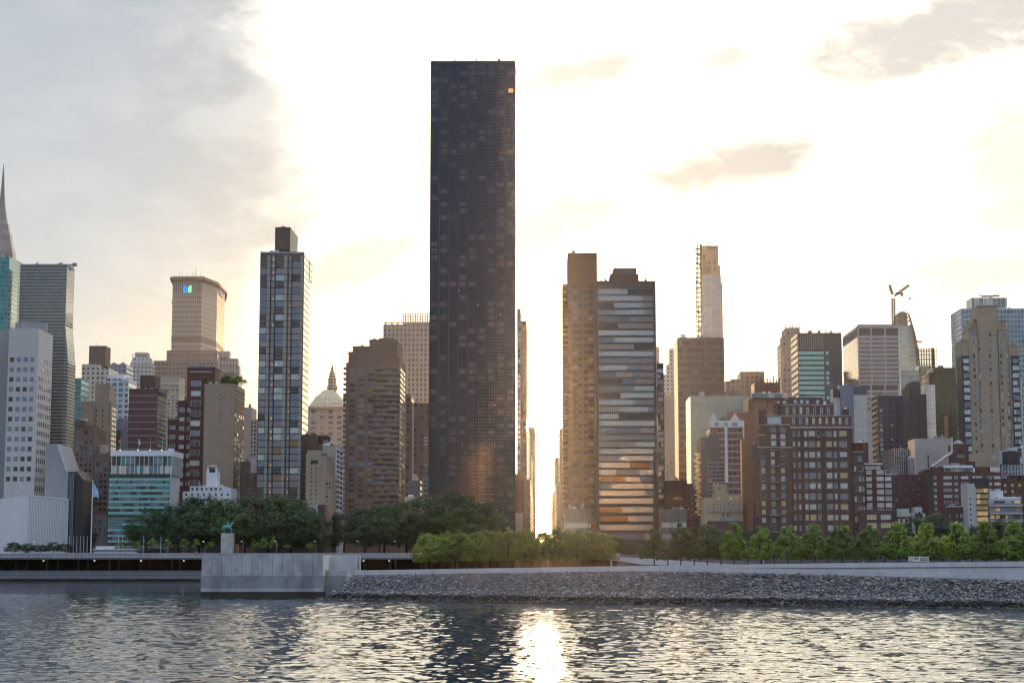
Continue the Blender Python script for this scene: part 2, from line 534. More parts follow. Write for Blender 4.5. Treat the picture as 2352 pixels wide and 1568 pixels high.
class Bld:
    """one building: an Empty at its base with its parts as children"""

    def __init__(s, name, label, D, prof, mat, depth=24.0, side=None, base=10.8, cat='building', parapet=None, roof=GREYM, group=None, z0=None):
        s.D, s.base = D, base
        pts = []
        for u0, u1, v in prof:
            a, b = P(u0, v, D), P(u1, v, D)
            pts.append((a.x, b.x, (a.z + b.z) / 2))
        s.x0, s.x1, s.top = min(p[0] for p in pts), max(p[1] for p in pts), max(p[2] for p in pts)
        if side is not None:
            e = prof[0][0] if side < prof[0][0] else prof[-1][1]
            depth = D * ((e - VU) / (side - VU) - 1)
        s.depth = depth
        s.cx = (s.x0 + s.x1) / 2
        s.left = s.cx > 0                       # which side wall the camera sees
        s.root = thing(name, label, cat, (s.cx, D, base), 0, group)
        s.tops = [(a - s.cx, c - s.cx, z - base) for a, c, z in pts]
        if mat is not None: ALL.append(s)
        s.n_ind = {}
        if mat is not None:
            w = MB()
            for a, b, z in pts:
                w.box(a - s.cx, b - s.cx, 0, depth, 0, z - base, mat)
            s.wall = w.build('wall', s.root)
        if parapet:
            w = MB()
            for a, b, z in pts:
                a, b, z = a - s.cx - 0.15, b - s.cx + 0.15, z - base
                w.box(a, b, -0.15, 0.35, z - 0.3, z + 0.8, parapet)
                w.box(a, a + 0.5, 0.35, depth - 0.35, z - 0.3, z + 0.8, parapet)
                w.box(b - 0.5, b, 0.35, depth - 0.35, z - 0.3, z + 0.8, parapet)
            w.build('parapet', s.root)

    def X(s, u, v, dy=0.0):
        return P(u, v, s.D + dy).x - s.cx

    def Z(s, v, dy=0.0):
        return P(VU, v, s.D + dy).z - s.base

    def part(s, name, u0, u1, vt, vb, mat, dy=0.0, depth=6.0, label=None):
        """a box whose front face fills photo pixels u0..u1, vt..vb at depth D + dy"""
        vm = vt
        b = MB().box(s.X(u0, vm, dy), s.X(u1, vm, dy), dy, dy + depth, s.Z(vb, dy), s.Z(vt, dy), mat)
        o = b.build(name, s.root)
        if label: o['label'] = label
        return o

    def put(s, name, mb, **kw):
        return mb.build(name, s.root, **kw)

    def _place(s, name, items, ind, individual_parent=None):
        used = s.n_ind.get(name, 0)
        room = max(0, ind - used)
        first, rest = items[:room], items[room:]
        for me, loc, rz in first:
            link(name, me, s.root, loc, rz)
        s.n_ind[name] = used + len(first)
        if rest:
            vs, fs, mi, mats = [], [], [], []
            for me, loc, rz in rest:
                c, sn = math.cos(rz), math.sin(rz)
                k = len(vs)
                for v in me.vertices:
                    x, y, z = v.co
                    vs.append((x * c - y * sn + loc[0], x * sn + y * c + loc[1], z + loc[2]))
                for p in me.polygons:
                    m = me.materials[p.material_index]
                    if m not in mats: mats.append(m)
                    fs.append(tuple(k + j for j in p.vertices)); mi.append(mats.index(m))
            nm = bpy.data.meshes.new(name)
            nm.from_pydata(vs, [], fs)
            for m in mats: nm.materials.append(m)
            nm.polygons.foreach_set('material_index', mi)
            o = bpy.data.objects.new(name, nm); COL.objects.link(o); o.parent = s.root
            o['kind'] = 'stuff'

    def win(s, face, cols, rows, rng, fr, pal, frame=None, sill=None, dy=0.0, ind=100, name='window', keep=1.0, acs=0.0, size=None, xside=None):
        """grid of windows. face F: rng = (ua, ub, va, vb) photo px; S: the visible side wall, rng = (y0, y1, va, vb) with y in 0..1 of depth"""
        a, b, va, vb = rng
        zt, zb = s.Z(va, dy), s.Z(vb, dy)
        ch = (zt - zb) / rows
        if face == 'F':
            xa, xb = s.X(a, va, dy), s.X(b, va, dy)
        else:
            xa, xb = a * s.depth, b * s.depth
        cl = cols if isinstance(cols, (list, tuple)) else [(i + 0.5) / cols for i in range(cols)]
        cw = (xb - xa) / (len(cl) if not isinstance(cols, (list, tuple)) else max(len(cl), 1))
        items = []
        for r in range(rows):
            z = zt - (r + 0.5) * ch
            for c in cl:
                f = c if not isinstance(c, tuple) else c[0]
                ww = cw * fr[0] if not isinstance(c, tuple) else c[1] * (xb - xa)
                if R.random() > keep:
                    continue
                me = win_mesh(ww, ch * fr[1], pick(pal), frame, sill, R.random() < acs)
                q = xa + f * (xb - xa)
                if face == 'F':
                    items.append((me, (q, dy - 0.02, z), 0.0))
                else:
                    xs = xside if xside is not None else ((s.x0 if s.left else s.x1) - s.cx)
                    sg = -1 if s.left else 1
                    items.append((me, (xs + sg * 0.02, q, z), sg * math.pi / 2))
        s._place(name, items, ind)

    def bands(s, rows, rng, frac, panes, pal, dy=0.0, side=False, name='window_band', run=(1, 5), zs=None):
        """one ribbon of panes per storey, each ribbon a part of its own"""
        a, b, va, vb = rng
        zt, zb = s.Z(va, dy), s.Z(vb, dy)
        ch = (zt - zb) / rows
        if side:
            xa, xb = a * s.depth, b * s.depth
        else:
            xa, xb = s.X(a, va, dy), s.X(b, va, dy)
        pw = (xb - xa) / panes
        for r in range(rows):
            mb, k = MB(), 0
            while k < panes:
                m = pick(pal)
                for _ in range(R.randint(*run)):
                    if k >= panes: break
                    mb.box(xa + k * pw + 0.06, xa + (k + 1) * pw - 0.06, -0.1, 0.06, -ch * frac / 2, ch * frac / 2, m)
                    k += 1
            z = zt - (r + 0.5) * ch
            if side:
                xs = (s.x0 if s.left else s.x1) - s.cx
                sg = -1 if s.left else 1
                o = mb.build(name, s.root, (xs, 0, z), uv=False)
                o.rotation_euler = (0, 0, sg * math.pi / 2)
                if sg < 0:
                    o.location = (xs, xa + xb, z)
            else:
                mb.build(name, s.root, (0, dy, z), uv=False)

    def ledges(s, rows, rng, thick, proud, mat, dy=0.0, name='floor_ledge', wrap=True):
        a, b, va, vb = rng
        zt, zb = s.Z(va, dy), s.Z(vb, dy)
        x0, x1 = s.X(a, va, dy), s.X(b, va, dy)
        me = MB().box(x0 - (proud if wrap else 0), x1 + (proud if wrap else 0), dy - proud, dy + (s.depth if wrap else 0.3), -thick / 2, thick / 2, mat).mesh(name, uv=False)
        for r in range(rows):
            link(name, me, s.root, (0, 0, zt + (zb - zt) * (r + 0.5) / rows))

    def tank(s, u, v, dy=4, r=2.0, h=4.0):
        x, z = s.X(u, v, dy), s.Z(v, dy)
        b = MB()
        b.lathe([(r, z - h), (r, z), (0.1, z + r * 0.6)], RUST, x, dy, 12)
        for a, c in ((-1, -1), (1, -1), (1, 1), (-1, 1)):
            b.tube((x + a * r * 0.7, dy + c * r * 0.7, z - h - 3.2), (x + a * r * 0.7, dy + c * r * 0.7, z - h), 0.15, STEEL)
        s.put('water_tank', b)

    def mast(s, u, vt, vb, dy=3, r=0.14, mat=STEEL, name='antenna'):
        x = s.X(u, vb, dy)
        s.put(name, MB().tube((x, dy, s.Z(vb, dy) - 0.5), (x, dy, s.Z(vt, dy)), r, mat, r * 0.5))

    def clutter(s, u0, u1, v, n=4, mat=GREYM, hmax=3.5, dy=5):
        for _ in range(n):
            u = R.uniform(u0, u1); w = R.uniform(1.2, 4.0); h = R.uniform(1.0, hmax)
            x, z = s.X(u, v, dy), s.Z(v)
            y = R.uniform(2, max(3, min(s.depth - 5, 14)))
            b = MB().box(x - w / 2, x + w / 2, y, y + w, z - 0.3, z + h, mat)
            if R.random() < 0.5:
                b.lathe([(0.3, z + h - 0.05), (0.3, z + h + 0.6), (0.45, z + h + 0.65), (0.2, z + h + 0.9)], GREYM, x, y + w / 2, 8)
            s.put('roof_unit', b)


# ------------------------------------------------------------------ ground, water
GROUND_Z = 11.0
gm = plain('street_ground', (0.09, 0.09, 0.095), 0.9)
g_ = MB()
g_.box(-2500, 2500, 832, 2950, 3.0, GROUND_Z, gm)
tag(g_.build('ground'), 'paved ground of the city behind the river', 'ground', kind='structure')


def water_material():
    m, g, b = principled('river_water')
    pos = g.n('ShaderNodeNewGeometry').outputs['Position']
    b.inputs['Base Color'].default_value = (0.010, 0.021, 0.028, 1)
    b.inputs['Roughness'].default_value = 0.02
    b.inputs['IOR'].default_value = 1.333
    h = g.m('ADD', g.m('MULTIPLY', g.noise(g.vm('MULTIPLY', pos, (0.75, 1.0, 1)), 0.62, 3, 0.5), 0.9),
            g.m('MULTIPLY', g.noise(pos, 2.6, 3, 0.55), 0.16))
    calm = g.step(g.noise(g.vm('MULTIPLY', pos, (0.25, 1, 1)), 0.03, 3, 0.5), 0.35, 0.6, 0.55, 1.0)
    bp = g.n('ShaderNodeBump')
    bp.inputs['Strength'].default_value = 1.0
    sp = g.n('ShaderNodeSeparateXYZ'); g.put(sp.inputs[0], pos)
    far = g.step(sp.outputs[1], 110.0, 300.0, 0.02, 0.09)
    g.put(bp.inputs['Distance'], g.m('MULTIPLY', calm, far))
    g.put(bp.inputs['Height'], h)
    g.put(b.inputs['Normal'], bp.outputs[0])
    return m


def build_water():
    rs = np.random.RandomState(5)
    ds = [50.0]
    while ds[-1] < 836:
        d = ds[-1]
        ds.append(d + 0.12 + (d / 300.0) ** 2 * (0.3 if d < 460 else 1.6))
    ds = np.array(ds)
    nc = 860
    t = np.linspace(-0.36, 0.36, nc)
    Y = np.repeat(ds[:, None], nc, 1)
    X = (Y + 130) * t[None, :]
    cell = np.maximum(np.gradient(ds)[:, None], (ds[:, None] + 130) * 0.72 / nc)
    Zw = np.zeros_like(X)
    for i in range(44):
        lam = 0.75 * 1.105 ** i * rs.uniform(0.9, 1.1)
        if lam > 26: break
        for _ in range(3):
            th = rs.normal(math.pi / 2 * 0.9, 0.75)
            k = 2 * math.pi / lam
            kx, ky = k * math.cos(th), k * math.sin(th)
            slope = 0.021 * (1.0 if lam < 2.2 else (2.2 / lam) ** 1.25)
            amp = slope / k
            att = np.clip((lam / cell - 2.0) / 1.5, 0, 1)
            Zw += amp * att * np.sin(kx * X + ky * Y + rs.uniform(0, 6.28))
    nr = len(ds)
    verts = np.stack([X, Y, Zw], -1).reshape(-1, 3)
    i = np.arange((nr - 1) * (nc - 1))
    r, c = i // (nc - 1), i % (nc - 1)
    a = r * nc + c
    faces = np.stack([a, a + 1, a + nc + 1, a + nc], -1)
    # flat outskirts of the same sheet, a little lower so that they never poke through
    k = len(verts)
    ext = np.array([(-2500, -800, -0.7), (2500, -800, -0.7), (2500, 836, -0.7), (-2500, 836, -0.7)], dtype=float)
    verts = np.vstack([verts, ext])
    faces = np.vstack([faces, [[k, k + 1, k + 2, k + 3]]])
    me = bpy.data.meshes.new('water')
    me.vertices.add(len(verts)); me.vertices.foreach_set('co', verts.ravel())
    me.loops.add(faces.size); me.loops.foreach_set('vertex_index', faces.ravel().astype(np.int32))
    me.polygons.add(len(faces)); me.polygons.foreach_set('loop_start', np.arange(0, faces.size, 4, dtype=np.int32))
    me.polygons.foreach_set('use_smooth', np.ones(len(faces), dtype=bool))
    me.update(calc_edges=True)
    me.materials.append(water_material())
    o = bpy.data.objects.new('water', me); COL.objects.link(o)
    tag(o, 'rippled dark river water with bright glints', 'river', kind='structure')


build_water()


# ------------------------------------------------------------------ the island
def wall_pt(u, off=0.0):
    k = (u - VU) / F
    t = (408 * k + 41) / (129 + 78 * k)
    return -41 + 129 * t, 408 - 78 * t + off


def WD(u, off=0.0):
    return wall_pt(u)[1] + off


def interp(tab, u):
    us = [p[0] for p in tab]
    return [float(np.interp(u, us, [p[j] for p in tab])) for j in range(1, len(tab[0]))]


def granite():
    m, g, b = principled('pale_granite')
    pos = g.n('ShaderNodeNewGeometry').outputs['Position']
    uv = g.n('ShaderNodeUVMap').outputs[0]
    sp = g.n('ShaderNodeSeparateXYZ'); g.put(sp.inputs[0], uv)
    fu = g.m('FRACT', g.m('DIVIDE', g.m('ADD', sp.outputs[0], 1000), 4.6))
    joint = g.m('LESS_THAN', fu, 0.012)
    n = g.noise(pos, 0.35, 6, 0.65)
    n2 = g.noise(g.vm('MULTIPLY', pos, (1, 1, 0.25)), 0.6, 4, 0.6)
    wn = g.n('ShaderNodeTexWhiteNoise', noise_dimensions='1D')
    g.put(wn.inputs['W'], g.m('FLOOR', g.m('DIVIDE', g.m('ADD', sp.outputs[0], 1000), 4.6)))
    f = g.m('ADD', 0.62, g.m('ADD', g.m('MULTIPLY', n, 0.36), g.m('MULTIPLY', n2, 0.24)))
    f = g.m('ADD', f, g.m('MULTIPLY', g.m('SUBTRACT', wn.outputs[0], 0.5), 0.10))
    f = g.m('MULTIPLY', f, g.m('SUBTRACT', 1.0, g.m('MULTIPLY', joint, 0.4)))
    g.put(b.inputs['Base Color'], g.mix(1.0, (0.50, 0.50, 0.51), f, 'MULTIPLY'))
    b.inputs['Roughness'].default_value = 0.75
    return m


GRAN = granite()


def stained(name, col):
    m, g, b = principled(name)
    pos = g.n('ShaderNodeNewGeometry').outputs['Position']
    n = g.noise(g.vm('MULTIPLY', pos, (1, 1, 0.7)), 0.22, 6, 0.65)
    n2 = g.noise(g.vm('MULTIPLY', pos, (1, 1, 0.3)), 0.9, 5, 0.65)
    f = g.m('ADD', g.step(n, 0.35, 0.62, 0.62, 1.02), g.m('MULTIPLY', g.m('SUBTRACT', n2, 0.5), 0.35))
    g.put(b.inputs['Base Color'], g.mix(1.0, col, f, 'MULTIPLY'))
    b.inputs['Roughness'].default_value = 0.7
    return m


STAIN1 = stained('stained_granite', (0.42, 0.42, 0.43))
STAIN2 = stained('damp_stained_concrete', (0.27, 0.28, 0.29))
TIDE = stained('algae_dark_stone', (0.035, 0.03, 0.022))


def ribbon(name, parent, tab, u0, u1, thick, mat, off=0.0, n=40, cap=0.0):
    """a wall along the island edge: tab = (u, v top, v bottom) of its front face"""
    b = MB()
    pr = []
    for i in range(n + 1):
        u = u0 + (u1 - u0) * i / n
        vt, vb = interp(tab, u)
        D = WD(u, off)
        a, c = P(u, vt, D), P(u, vb, D)
        # back of the wall: straight inland of the front
        pr.append((a.x, D, a.z, c.z))
    nx, ny = 0.517, 0.856
    k = 0
    for x, y, zt, zb in pr:
        b.v += [(x, y, zb), (x, y, zt), (x + nx * thick, y + ny * thick, zt), (x + nx * thick, y + ny * thick, zb)]
    b.slot(mat)
    for i in range(n):
        q = 4 * i
        for f in ((q, q + 4, q + 5, q + 1), (q + 1, q + 5, q + 6, q + 2), (q + 2, q + 6, q + 7, q + 3), (q + 3, q + 7, q + 4, q)):
            b.f.append(f); b.mi.append(0)
    q = 4 * n
    b.f += [(0, 1, 2, 3), (q, q + 3, q + 2, q + 1)]; b.mi += [0, 0]
    return b.build(name, parent)


upper = [(827, 1309, 1322), (915, 1307.7, 1320), (1437, 1299.3, 1312), (1704, 1295.5, 1317), (1900, 1292.6, 1322), (2352, 1288.7, 1334), (2650, 1286, 1342), (2950, 1284, 1352)]
lower = [(1560, 1302.5, 1312.5), (1704, 1303.8, 1314.6), (1900, 1308.5, 1319.2), (2352, 1319.8, 1331.6), (2650, 1327, 1340), (2950, 1333, 1347)]
wl = thing('river_wall', 'long low pale granite wall running along the top of the rock slope', 'wall', (0, 0, 0))
ribbon('coping_wall', wl, upper, 812, 2950, 1.2, GRAN)
ribbon('front_parapet', wl, lower, 1560, 2950, 0.8, GRAN, off=-2.2)
ribbon('shadow_joint', wl, [(1640, 1303.2, 1303.5), (1900, 1303.4, 1304.5), (2352, 1300.2, 1301.4), (2650, 1298, 1299.2), (2950, 1296, 1297.2)], 1640, 2950, 0.3, STEEL, off=-0.12)
rail = [(827, 1319.7, 1321), (915, 1318.7, 1319.6), (1437, 1310.8, 1311.6), (1560, 1312.2, 1312.8), (1704, 1314.7, 1315.4), (1900, 1319.3, 1320.1), (2352, 1331.7, 1332.7), (2650, 1340, 1341), (2950, 1347, 1348)]
ribbon('rust_edge_strip', wl, rail, 812, 2950, 0.3, plain('rust_strip', (0.16, 0.07, 0.05)), off=-2.35)

# island ground behind the wall
gi = MB()
lawn = plain('lawn', (0.05, 0.075, 0.025), 0.95, var=0.3)
front, back = [], []
for u in (822, 900, 1100, 1437, 1704, 1900, 2352, 2650, 2950):
    vt = interp(upper, u)[0]
    D = WD(u, 0.9)
    p = P(u, vt + 3.0, D)
    front.append((p.x + 0.3, D, p.z)); back.append((p.x + 21, D + 36, p.z - 0.2))
n = len(front)
gi.v += front + back + [(x, y, -1.5) for x, y, _ in front] + [(x, y, -1.5) for x, y, _ in back]
gi.slot(lawn)
for i in range(n - 1):
    gi.f += [(i, i + 1, n + i + 1, n + i), (n + i, n + i + 1, 3 * n + i + 1, 3 * n + i)]; gi.mi += [0, 0]
tag(gi.build('island_lawn'), 'grass lawn of the island park', 'lawn', kind='structure')


# riprap: thousands of broken stones nobody could count
def build_rocks():
    import bmesh
    rs = np.random.RandomState(3)
    shapes = []
    for q in range(9):
        bm = bmesh.new()
        bmesh.ops.create_icosphere(bm, subdivisions=1 if q < 7 else 2, radius=1.0)
        vs = np.array([v.co[:] for v in bm.verts])
        fs = np.array([[v.index for v in f.verts] for f in bm.faces])
        bm.free()
        # cut flat facets to make it look broken
        for _ in range(9):
            nrm = rs.normal(size=3); nrm /= np.linalg.norm(nrm)
            dd = vs @ nrm; lim = rs.uniform(0.45, 0.8)
            vs = vs - np.clip(dd - lim, 0, None)[:, None] * nrm
        vs += rs.normal(scale=0.05, size=vs.shape)
        shapes.append((vs, fs))
    AV, AF, n0 = [], [], 0
    prof = [(0.0, 0.0), (0.10, 0.05), (0.60, 0.64), (0.74, 0.72), (0.88, 0.85), (1.0, 1.03)]   # run, drop

    def add(x, y, z, s, flat=0.48, q=None):
        nonlocal n0
        vs, fs = shapes[rs.randint(9) if q is None else q]
        a = rs.uniform(0, 6.28, 3)
        sc_ = s * np.array([rs.uniform(0.8, 1.5), rs.uniform(0.7, 1.1), flat * rs.uniform(0.7, 1.2)])
        v = vs * sc_
        tx = rs.normal(0, 0.35)
        ca, sa = math.cos(a[2]), math.sin(a[2])
        v = v @ np.array([[1, 0, 0], [0, math.cos(tx), -math.sin(tx)], [0, math.sin(tx), math.cos(tx)]]).T
        v = v @ np.array([[ca, -sa, 0], [sa, ca, 0], [0, 0, 1]]).T
        AV.append(v + (x, y, z)); AF.append(fs + n0); n0 += len(v)

    def place(u, s, size, lift=0.0):
        vb = interp(rail, u)[1]
        D = WD(u, -2.4)
        top = P(u, vb + 0.6, D)
        run = 12.0 + 1.5 * math.sin(u * 0.013) + 0.6 * math.sin(u * 0.05)
        r_, d_ = np.interp(s, [0, 1], [0, 1]), 0
        d_ = np.interp(s, [p[0] for p in prof], [p[1] for p in prof])
        x = top.x - 0.517 * run * s * min(1.0, 0.3 + 0.7 * max(0.0, u - 800) / 300)
        y = D - 0.856 * run * s
        z = top.z - (top.z + 0.1) * d_ + rs.normal(0, 0.10) + lift
        add(x, y, z, size)

    for _ in range(15000):
        u = rs.uniform(786, 2880)
        k = rs.uniform(0, 1)
        if u < 812 - 24 * min(k / 0.6, 1.0): continue
        size = 0.22 + 0.34 * rs.beta(1.3, 3.0) + 0.1 * k ** 3
        place(u, k, size)
    for _ in range(720):                         # heavy stones at the waterline
        u = rs.uniform(785, 2880)
        place(u, rs.uniform(0.93, 1.04), rs.uniform(0.5, 0.95), -0.1)
    # stones turning the corner round the end of the slope and at the block's foot
    for _ in range(330):
        u = rs.uniform(730, 800)
        D = rs.uniform(398, 412) - (u - 728) * 0.05
        p = P(u, 1330, D)
        z = -0.25 + 1.35 * min(1.0, (u - 730) / 55) * min(1, max(0, (D - 399) / 6)) + rs.normal(0, 0.1)
        add(p.x, D, z, rs.uniform(0.25, 0.55))
    for _ in range(26):
        u = rs.uniform(430, 485); D = rs.uniform(405, 410)
        p = P(u, 1330, D)
        add(p.x, D, rs.uniform(-0.25, 0.1), rs.uniform(0.3, 0.7), 0.45)
    V = np.vstack(AV); Fc = np.vstack(AF)
    me = bpy.data.meshes.new('riprap')
    me.vertices.add(len(V)); me.vertices.foreach_set('co', V.ravel())
    me.loops.add(Fc.size); me.loops.foreach_set('vertex_index', Fc.ravel().astype(np.int32))
    me.polygons.add(len(Fc)); me.polygons.foreach_set('loop_start', np.arange(0, Fc.size, 3, dtype=np.int32))
    me.update(calc_edges=True)
    m, g, b = principled('broken_stone')
    geo = g.n('ShaderNodeNewGeometry')
    col = g.ramp(geo.outputs['Random Per Island'], [(0, (0.08, 0.08, 0.09)), (0.3, (0.135, 0.132, 0.135)), (0.7, (0.195, 0.19, 0.192)), (0.86, (0.29, 0.285, 0.285)), (0.93, (0.20, 0.145, 0.115)), (1, (0.40, 0.385, 0.37))])
    pos = geo.outputs['Position']
    col = g.mix(1.0, col, g.m('ADD', 0.45, g.m('MULTIPLY', g.noise(pos, 1.1, 5), 1.1)), 'MULTIPLY')
    sp = g.n('ShaderNodeSeparateXYZ'); g.put(sp.inputs[0], pos)
    zz = g.m('ADD', sp.outputs[2], g.m('MULTIPLY', g.m('SUBTRACT', g.noise(pos, 0.4, 3), 0.5), 0.9))
    wet = g.step(zz, 1.0, 1.45, 1.0, 0.0)
    algae = g.mix(g.step(sp.outputs[2], 0.0, 0.35, 1, 0), (0.013, 0.014, 0.014), (0.10, 0.085, 0.055))
    g.put(b.inputs['Base Color'], g.mix(wet, col, algae))
    b.inputs['Roughness'].default_value = 0.8
    me.materials.append(m)
    o = bpy.data.objects.new('riprap', me); COL.objects.link(o)
    tag(o, 'slope of grey broken stones along the island edge, dark with algae at the waterline', 'rocks', kind='stuff')
    # solid bank under the stones
    b = MB(); b.slot(plain('stone_chips', (0.11, 0.11, 0.12), 0.9))
    us = list(range(806, 2921, 30))
    for u in us:
        vb = interp(rail, u)[1]
        D = WD(u, -2.2); t = P(u, vb, D)
        run = 11.4
        e = 0.517 * min(1.0, 0.3 + 0.7 * max(0.0, u - 800) / 300)
        b.v += [(t.x + 0.8, D + 1.2, t.z - 0.15), (t.x - e * run * 0.62, D - 0.856 * run * 0.62, t.z * 0.33 - 0.25), (t.x - e * run, D - 0.856 * run, -0.6)]
    for i in range(len(us) - 1):
        q = 3 * i
        b.f += [(q, q + 3, q + 4, q + 1), (q + 1, q + 4, q + 5, q + 2)]; b.mi += [0, 0]
    b.f = [tuple(reversed(f)) for f in b.f]
    tag(b.build('bank'), 'earth bank under the stone slope', 'bank', kind='structure')


build_rocks()


# the stone block at the island's tip
def build_block():
    D = 412.0
    u0, u1 = 462.5, 741.5
    zt, zm, zb, zw = P(600, 1273, D).z, P(600, 1321, D).z, P(600, 1359, D).z, -1.0
    x0, x1 = P(u0, 1321, D).x, P(u1, 1321, D).x
    t = thing('granite_room', 'pale granite block with tall upright panels standing in the water at the island tip', 'monument', (x0, D, 0))
    w = x1 - x0
    dep = D * ((741.5 - VU) / (758.5 - VU) - 1)
    core = MB().box(0.06, w - 0.06, 0.3, dep, zm, zt - 0.12, CONC)
    core.build('core', t)
    n = 12
    for i in range(n):
        a, b = w * i / n, w * (i + 1) / n
        c = [GRAN, STAIN1][R.random() < 0.45]
        MB().box(a + 0.035, b - 0.035, -0.03 - 0.02 * R.random(), 0.35, zm + 0.004, zt, STAIN1).build('stone_panel', t)
    for i in range(2):
        a, b = 0.35 + (dep - 0.35) * i / 2, 0.35 + (dep - 0.35) * (i + 1) / 2
        MB().box(w - 0.2, w + 0.03, a + 0.03, b - 0.03, zm + 0.004, zt, CONC).build('stone_panel', t)
    MB().box(-0.1, w + 0.05, -0.1, dep + 1, zb, zm, STAIN2).build('plinth', t)
    n = 6
    for i in range(n):
        a, b = w * i / n, w * (i + 1) / n
        p = MB().box(a + 0.02, b - 0.04, -0.16, 0.0, zb + (zm - zb) * 0.25, zm - 0.45, STAIN2)
        p.build('plinth_panel', t)
        MB().box(a + 0.05, b - 0.06, -0.19, 0.0, zb + 0.12, zb + (zm - zb) * 0.235, STAIN1).build('plinth_panel', t)
    MB().box(-0.05, w, -0.06, dep, zw, zb, TIDE).build('tide_line_base', t)
    # return wall running on behind to the slope
    D2 = D + dep
    r = MB()
    xa, xb, xc = P(757, 1300, D2).x - x0, P(816, 1300, D2).x - x0, P(827, 1300, D2).x - x0
    r.box(xa, xb, dep + 0.3, dep + 2.5, zm - 1.2, P(700, 1273.5, D2).z, GRAN)
    r.build('return_wall', t)
    MB().box(xb - 0.2, xb + 0.55, dep - 0.5, dep + 2.5, zm - 1.2, P(700, 1273.2, D2).z, CONC).build('end_pier', t)
    MB().box(xb + 0.75, xc, dep + 0.1, dep + 2.0, zm - 1.2, P(700, 1273.4, D2).z, STAIN1).build('end_pier', t)
    dl = 5.0
    lowx0, lowx1 = w + 0.05, P(798, 1320, D + dl).x - x0
    MB().box(lowx0, lowx1, dl, dl + 4, zw, P(780, 1308.7, D + dl).z, STAIN1).build('low_wall', t)
    MB().box(lowx0 + 0.1, lowx1 - 0.1, dl - 0.12, dl, zw, P(780, 1321, D + dl).z, STAIN2).build('low_wall_base', t)
    s = MB()
    pts = [P(787, 1351, D - 2), P(796.5, 1351, D - 2), P(808, 1320, D - 1.5), P(798.5, 1320, D - 1.5)]
    s.side([(p.x - x0, p.z) for p in pts], -2.0, 5.0, GRAN)
    s.build('slope_kerb', t)


build_block()


# ------------------------------------------------------------------ the elevated riverside road on the far bank
def build_road():
    D = 795.0
    x0, x1 = P(-160, 1280, D).x, P(1425, 1280, D).x
    zt, zs, zl = P(400, 1270, D).z, P(400, 1283.5, D).z, P(400, 1310.5, D).z
    t = thing('elevated_road', 'long concrete deck of an elevated road with dark lower lanes beneath it', 'elevated road', (0, D, 0))
    dk = plain('weathered_deck_edge', (0.34, 0.34, 0.36), 0.85, var=0.2, scale=0.3, streak=0.55)
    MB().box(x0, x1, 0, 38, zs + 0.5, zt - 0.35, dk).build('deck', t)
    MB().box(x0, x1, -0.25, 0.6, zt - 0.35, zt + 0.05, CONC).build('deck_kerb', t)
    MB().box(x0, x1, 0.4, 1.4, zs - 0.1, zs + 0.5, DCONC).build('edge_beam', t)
    MB().box(x0, x1, 34, 37, 0.5, zs + 0.5, plain('underdeck_shade_wall', (0.008, 0.009, 0.012), 0.9)).build('back_wall', t)  # shade beneath the deck put into the near-black wall colour
    MB().box(x0, x1, -4, 34, zl - 2.4, zl - 1.2, plain('lower_road_asphalt', (0.012, 0.012, 0.014))).build('lower_road', t)  # asphalt colour darkened to stand for the shade under the deck
    MB().box(x0, x1, -5.2, -4, zl - 3.4, zl - 1.9, DCONC).build('quay_edge', t)
    MB().box(x0, x1, -4.6, -3.4, -1.5, zl - 3.4, TIDE).build('quay_wall', t)
    cm = MB().lathe([(0.55, 0), (0.55, zs - zl + 1.3)], STEEL, 0, 0, 8).mesh('column')
    x = x0 + 5
    while x < x1:
        link('column', cm, t, (x, 17, zl - 1.2)); link('column', cm, t, (x + 1, 31, zl - 1.2)); x += 14
    # railing: posts and rails
    rl = MB()
    for z in (zl + 0.15, zl - 0.35, zl - 0.8):
        rl.box(x0, x1, -4.7, -4.58, z - 0.05, z + 0.05, GREYM)
    x = x0
    while x < x1:
        rl.box(x, x + 0.12, -4.72, -4.56, zl - 1.9, zl + 0.22, GREYM); x += 1.1
    rl.build('railing', t)
    mesh = plain('railing_mesh', (0.22, 0.23, 0.25), 0.8)
    MB().box(x0, x1, -4.5, -4.44, zl - 1.75, zl - 0.1, mesh).build('railing_panel', t)
    fm = MB().box(-0.35, 0.35, -0.5, 0.3, -1.8, zl - 3.2, TIDE).mesh('fender_pile')
    x = x0 + 2
    k = 0
    while x < P(470, 1300, D).x and k < 90:
        link('fender_pile', fm, t, (x, -5.3, 0)); x += R.uniform(4, 9); k += 1
    # lamps under the deck
    lm = MB().box(-0.26, 0.26, -0.2, 0.2, -0.2, 0.2, LAMP).mesh('ceiling_lamp')
    for u in (-12, 100, 217, 324, 422, 835, 894, 950):
        p = P(u, 1287, D + 1.2)
        link('ceiling_lamp', lm, t, (p.x, 1.2, p.z))
    return zl


ZL = build_road()
# ------------------------------------------------------------------ facade materials
beige = plain('beige_stone', (0.36, 0.31, 0.25), 0.85)
tan = plain('tan_brick', (0.30, 0.235, 0.165), 0.9)
cream = plain('cream_stone', (0.50, 0.44, 0.37), 0.8)
white_c = plain('white_concrete', (0.45, 0.43, 0.41), 0.8, var=0.12)
grey_c = plain('grey_concrete', (0.26, 0.26, 0.27), 0.85)
brick = plain('brown_red_brick', (0.092, 0.058, 0.05), 0.9, var=0.16)
brick2 = plain('red_brick', (0.105, 0.048, 0.043), 0.9, var=0.18)
brick3 = plain('dark_purple_brick', (0.085, 0.05, 0.05), 0.9)
brown = plain('brown_brick', (0.15, 0.105, 0.085), 0.9)
dark = plain('dark_cladding', (0.035, 0.034, 0.036), 0.5)
white_p = plain('white_paint', (0.62, 0.62, 0.62), 0.6, var=0.08)
slate = plain('blue_grey_panel', (0.15, 0.18, 0.235), 0.7)
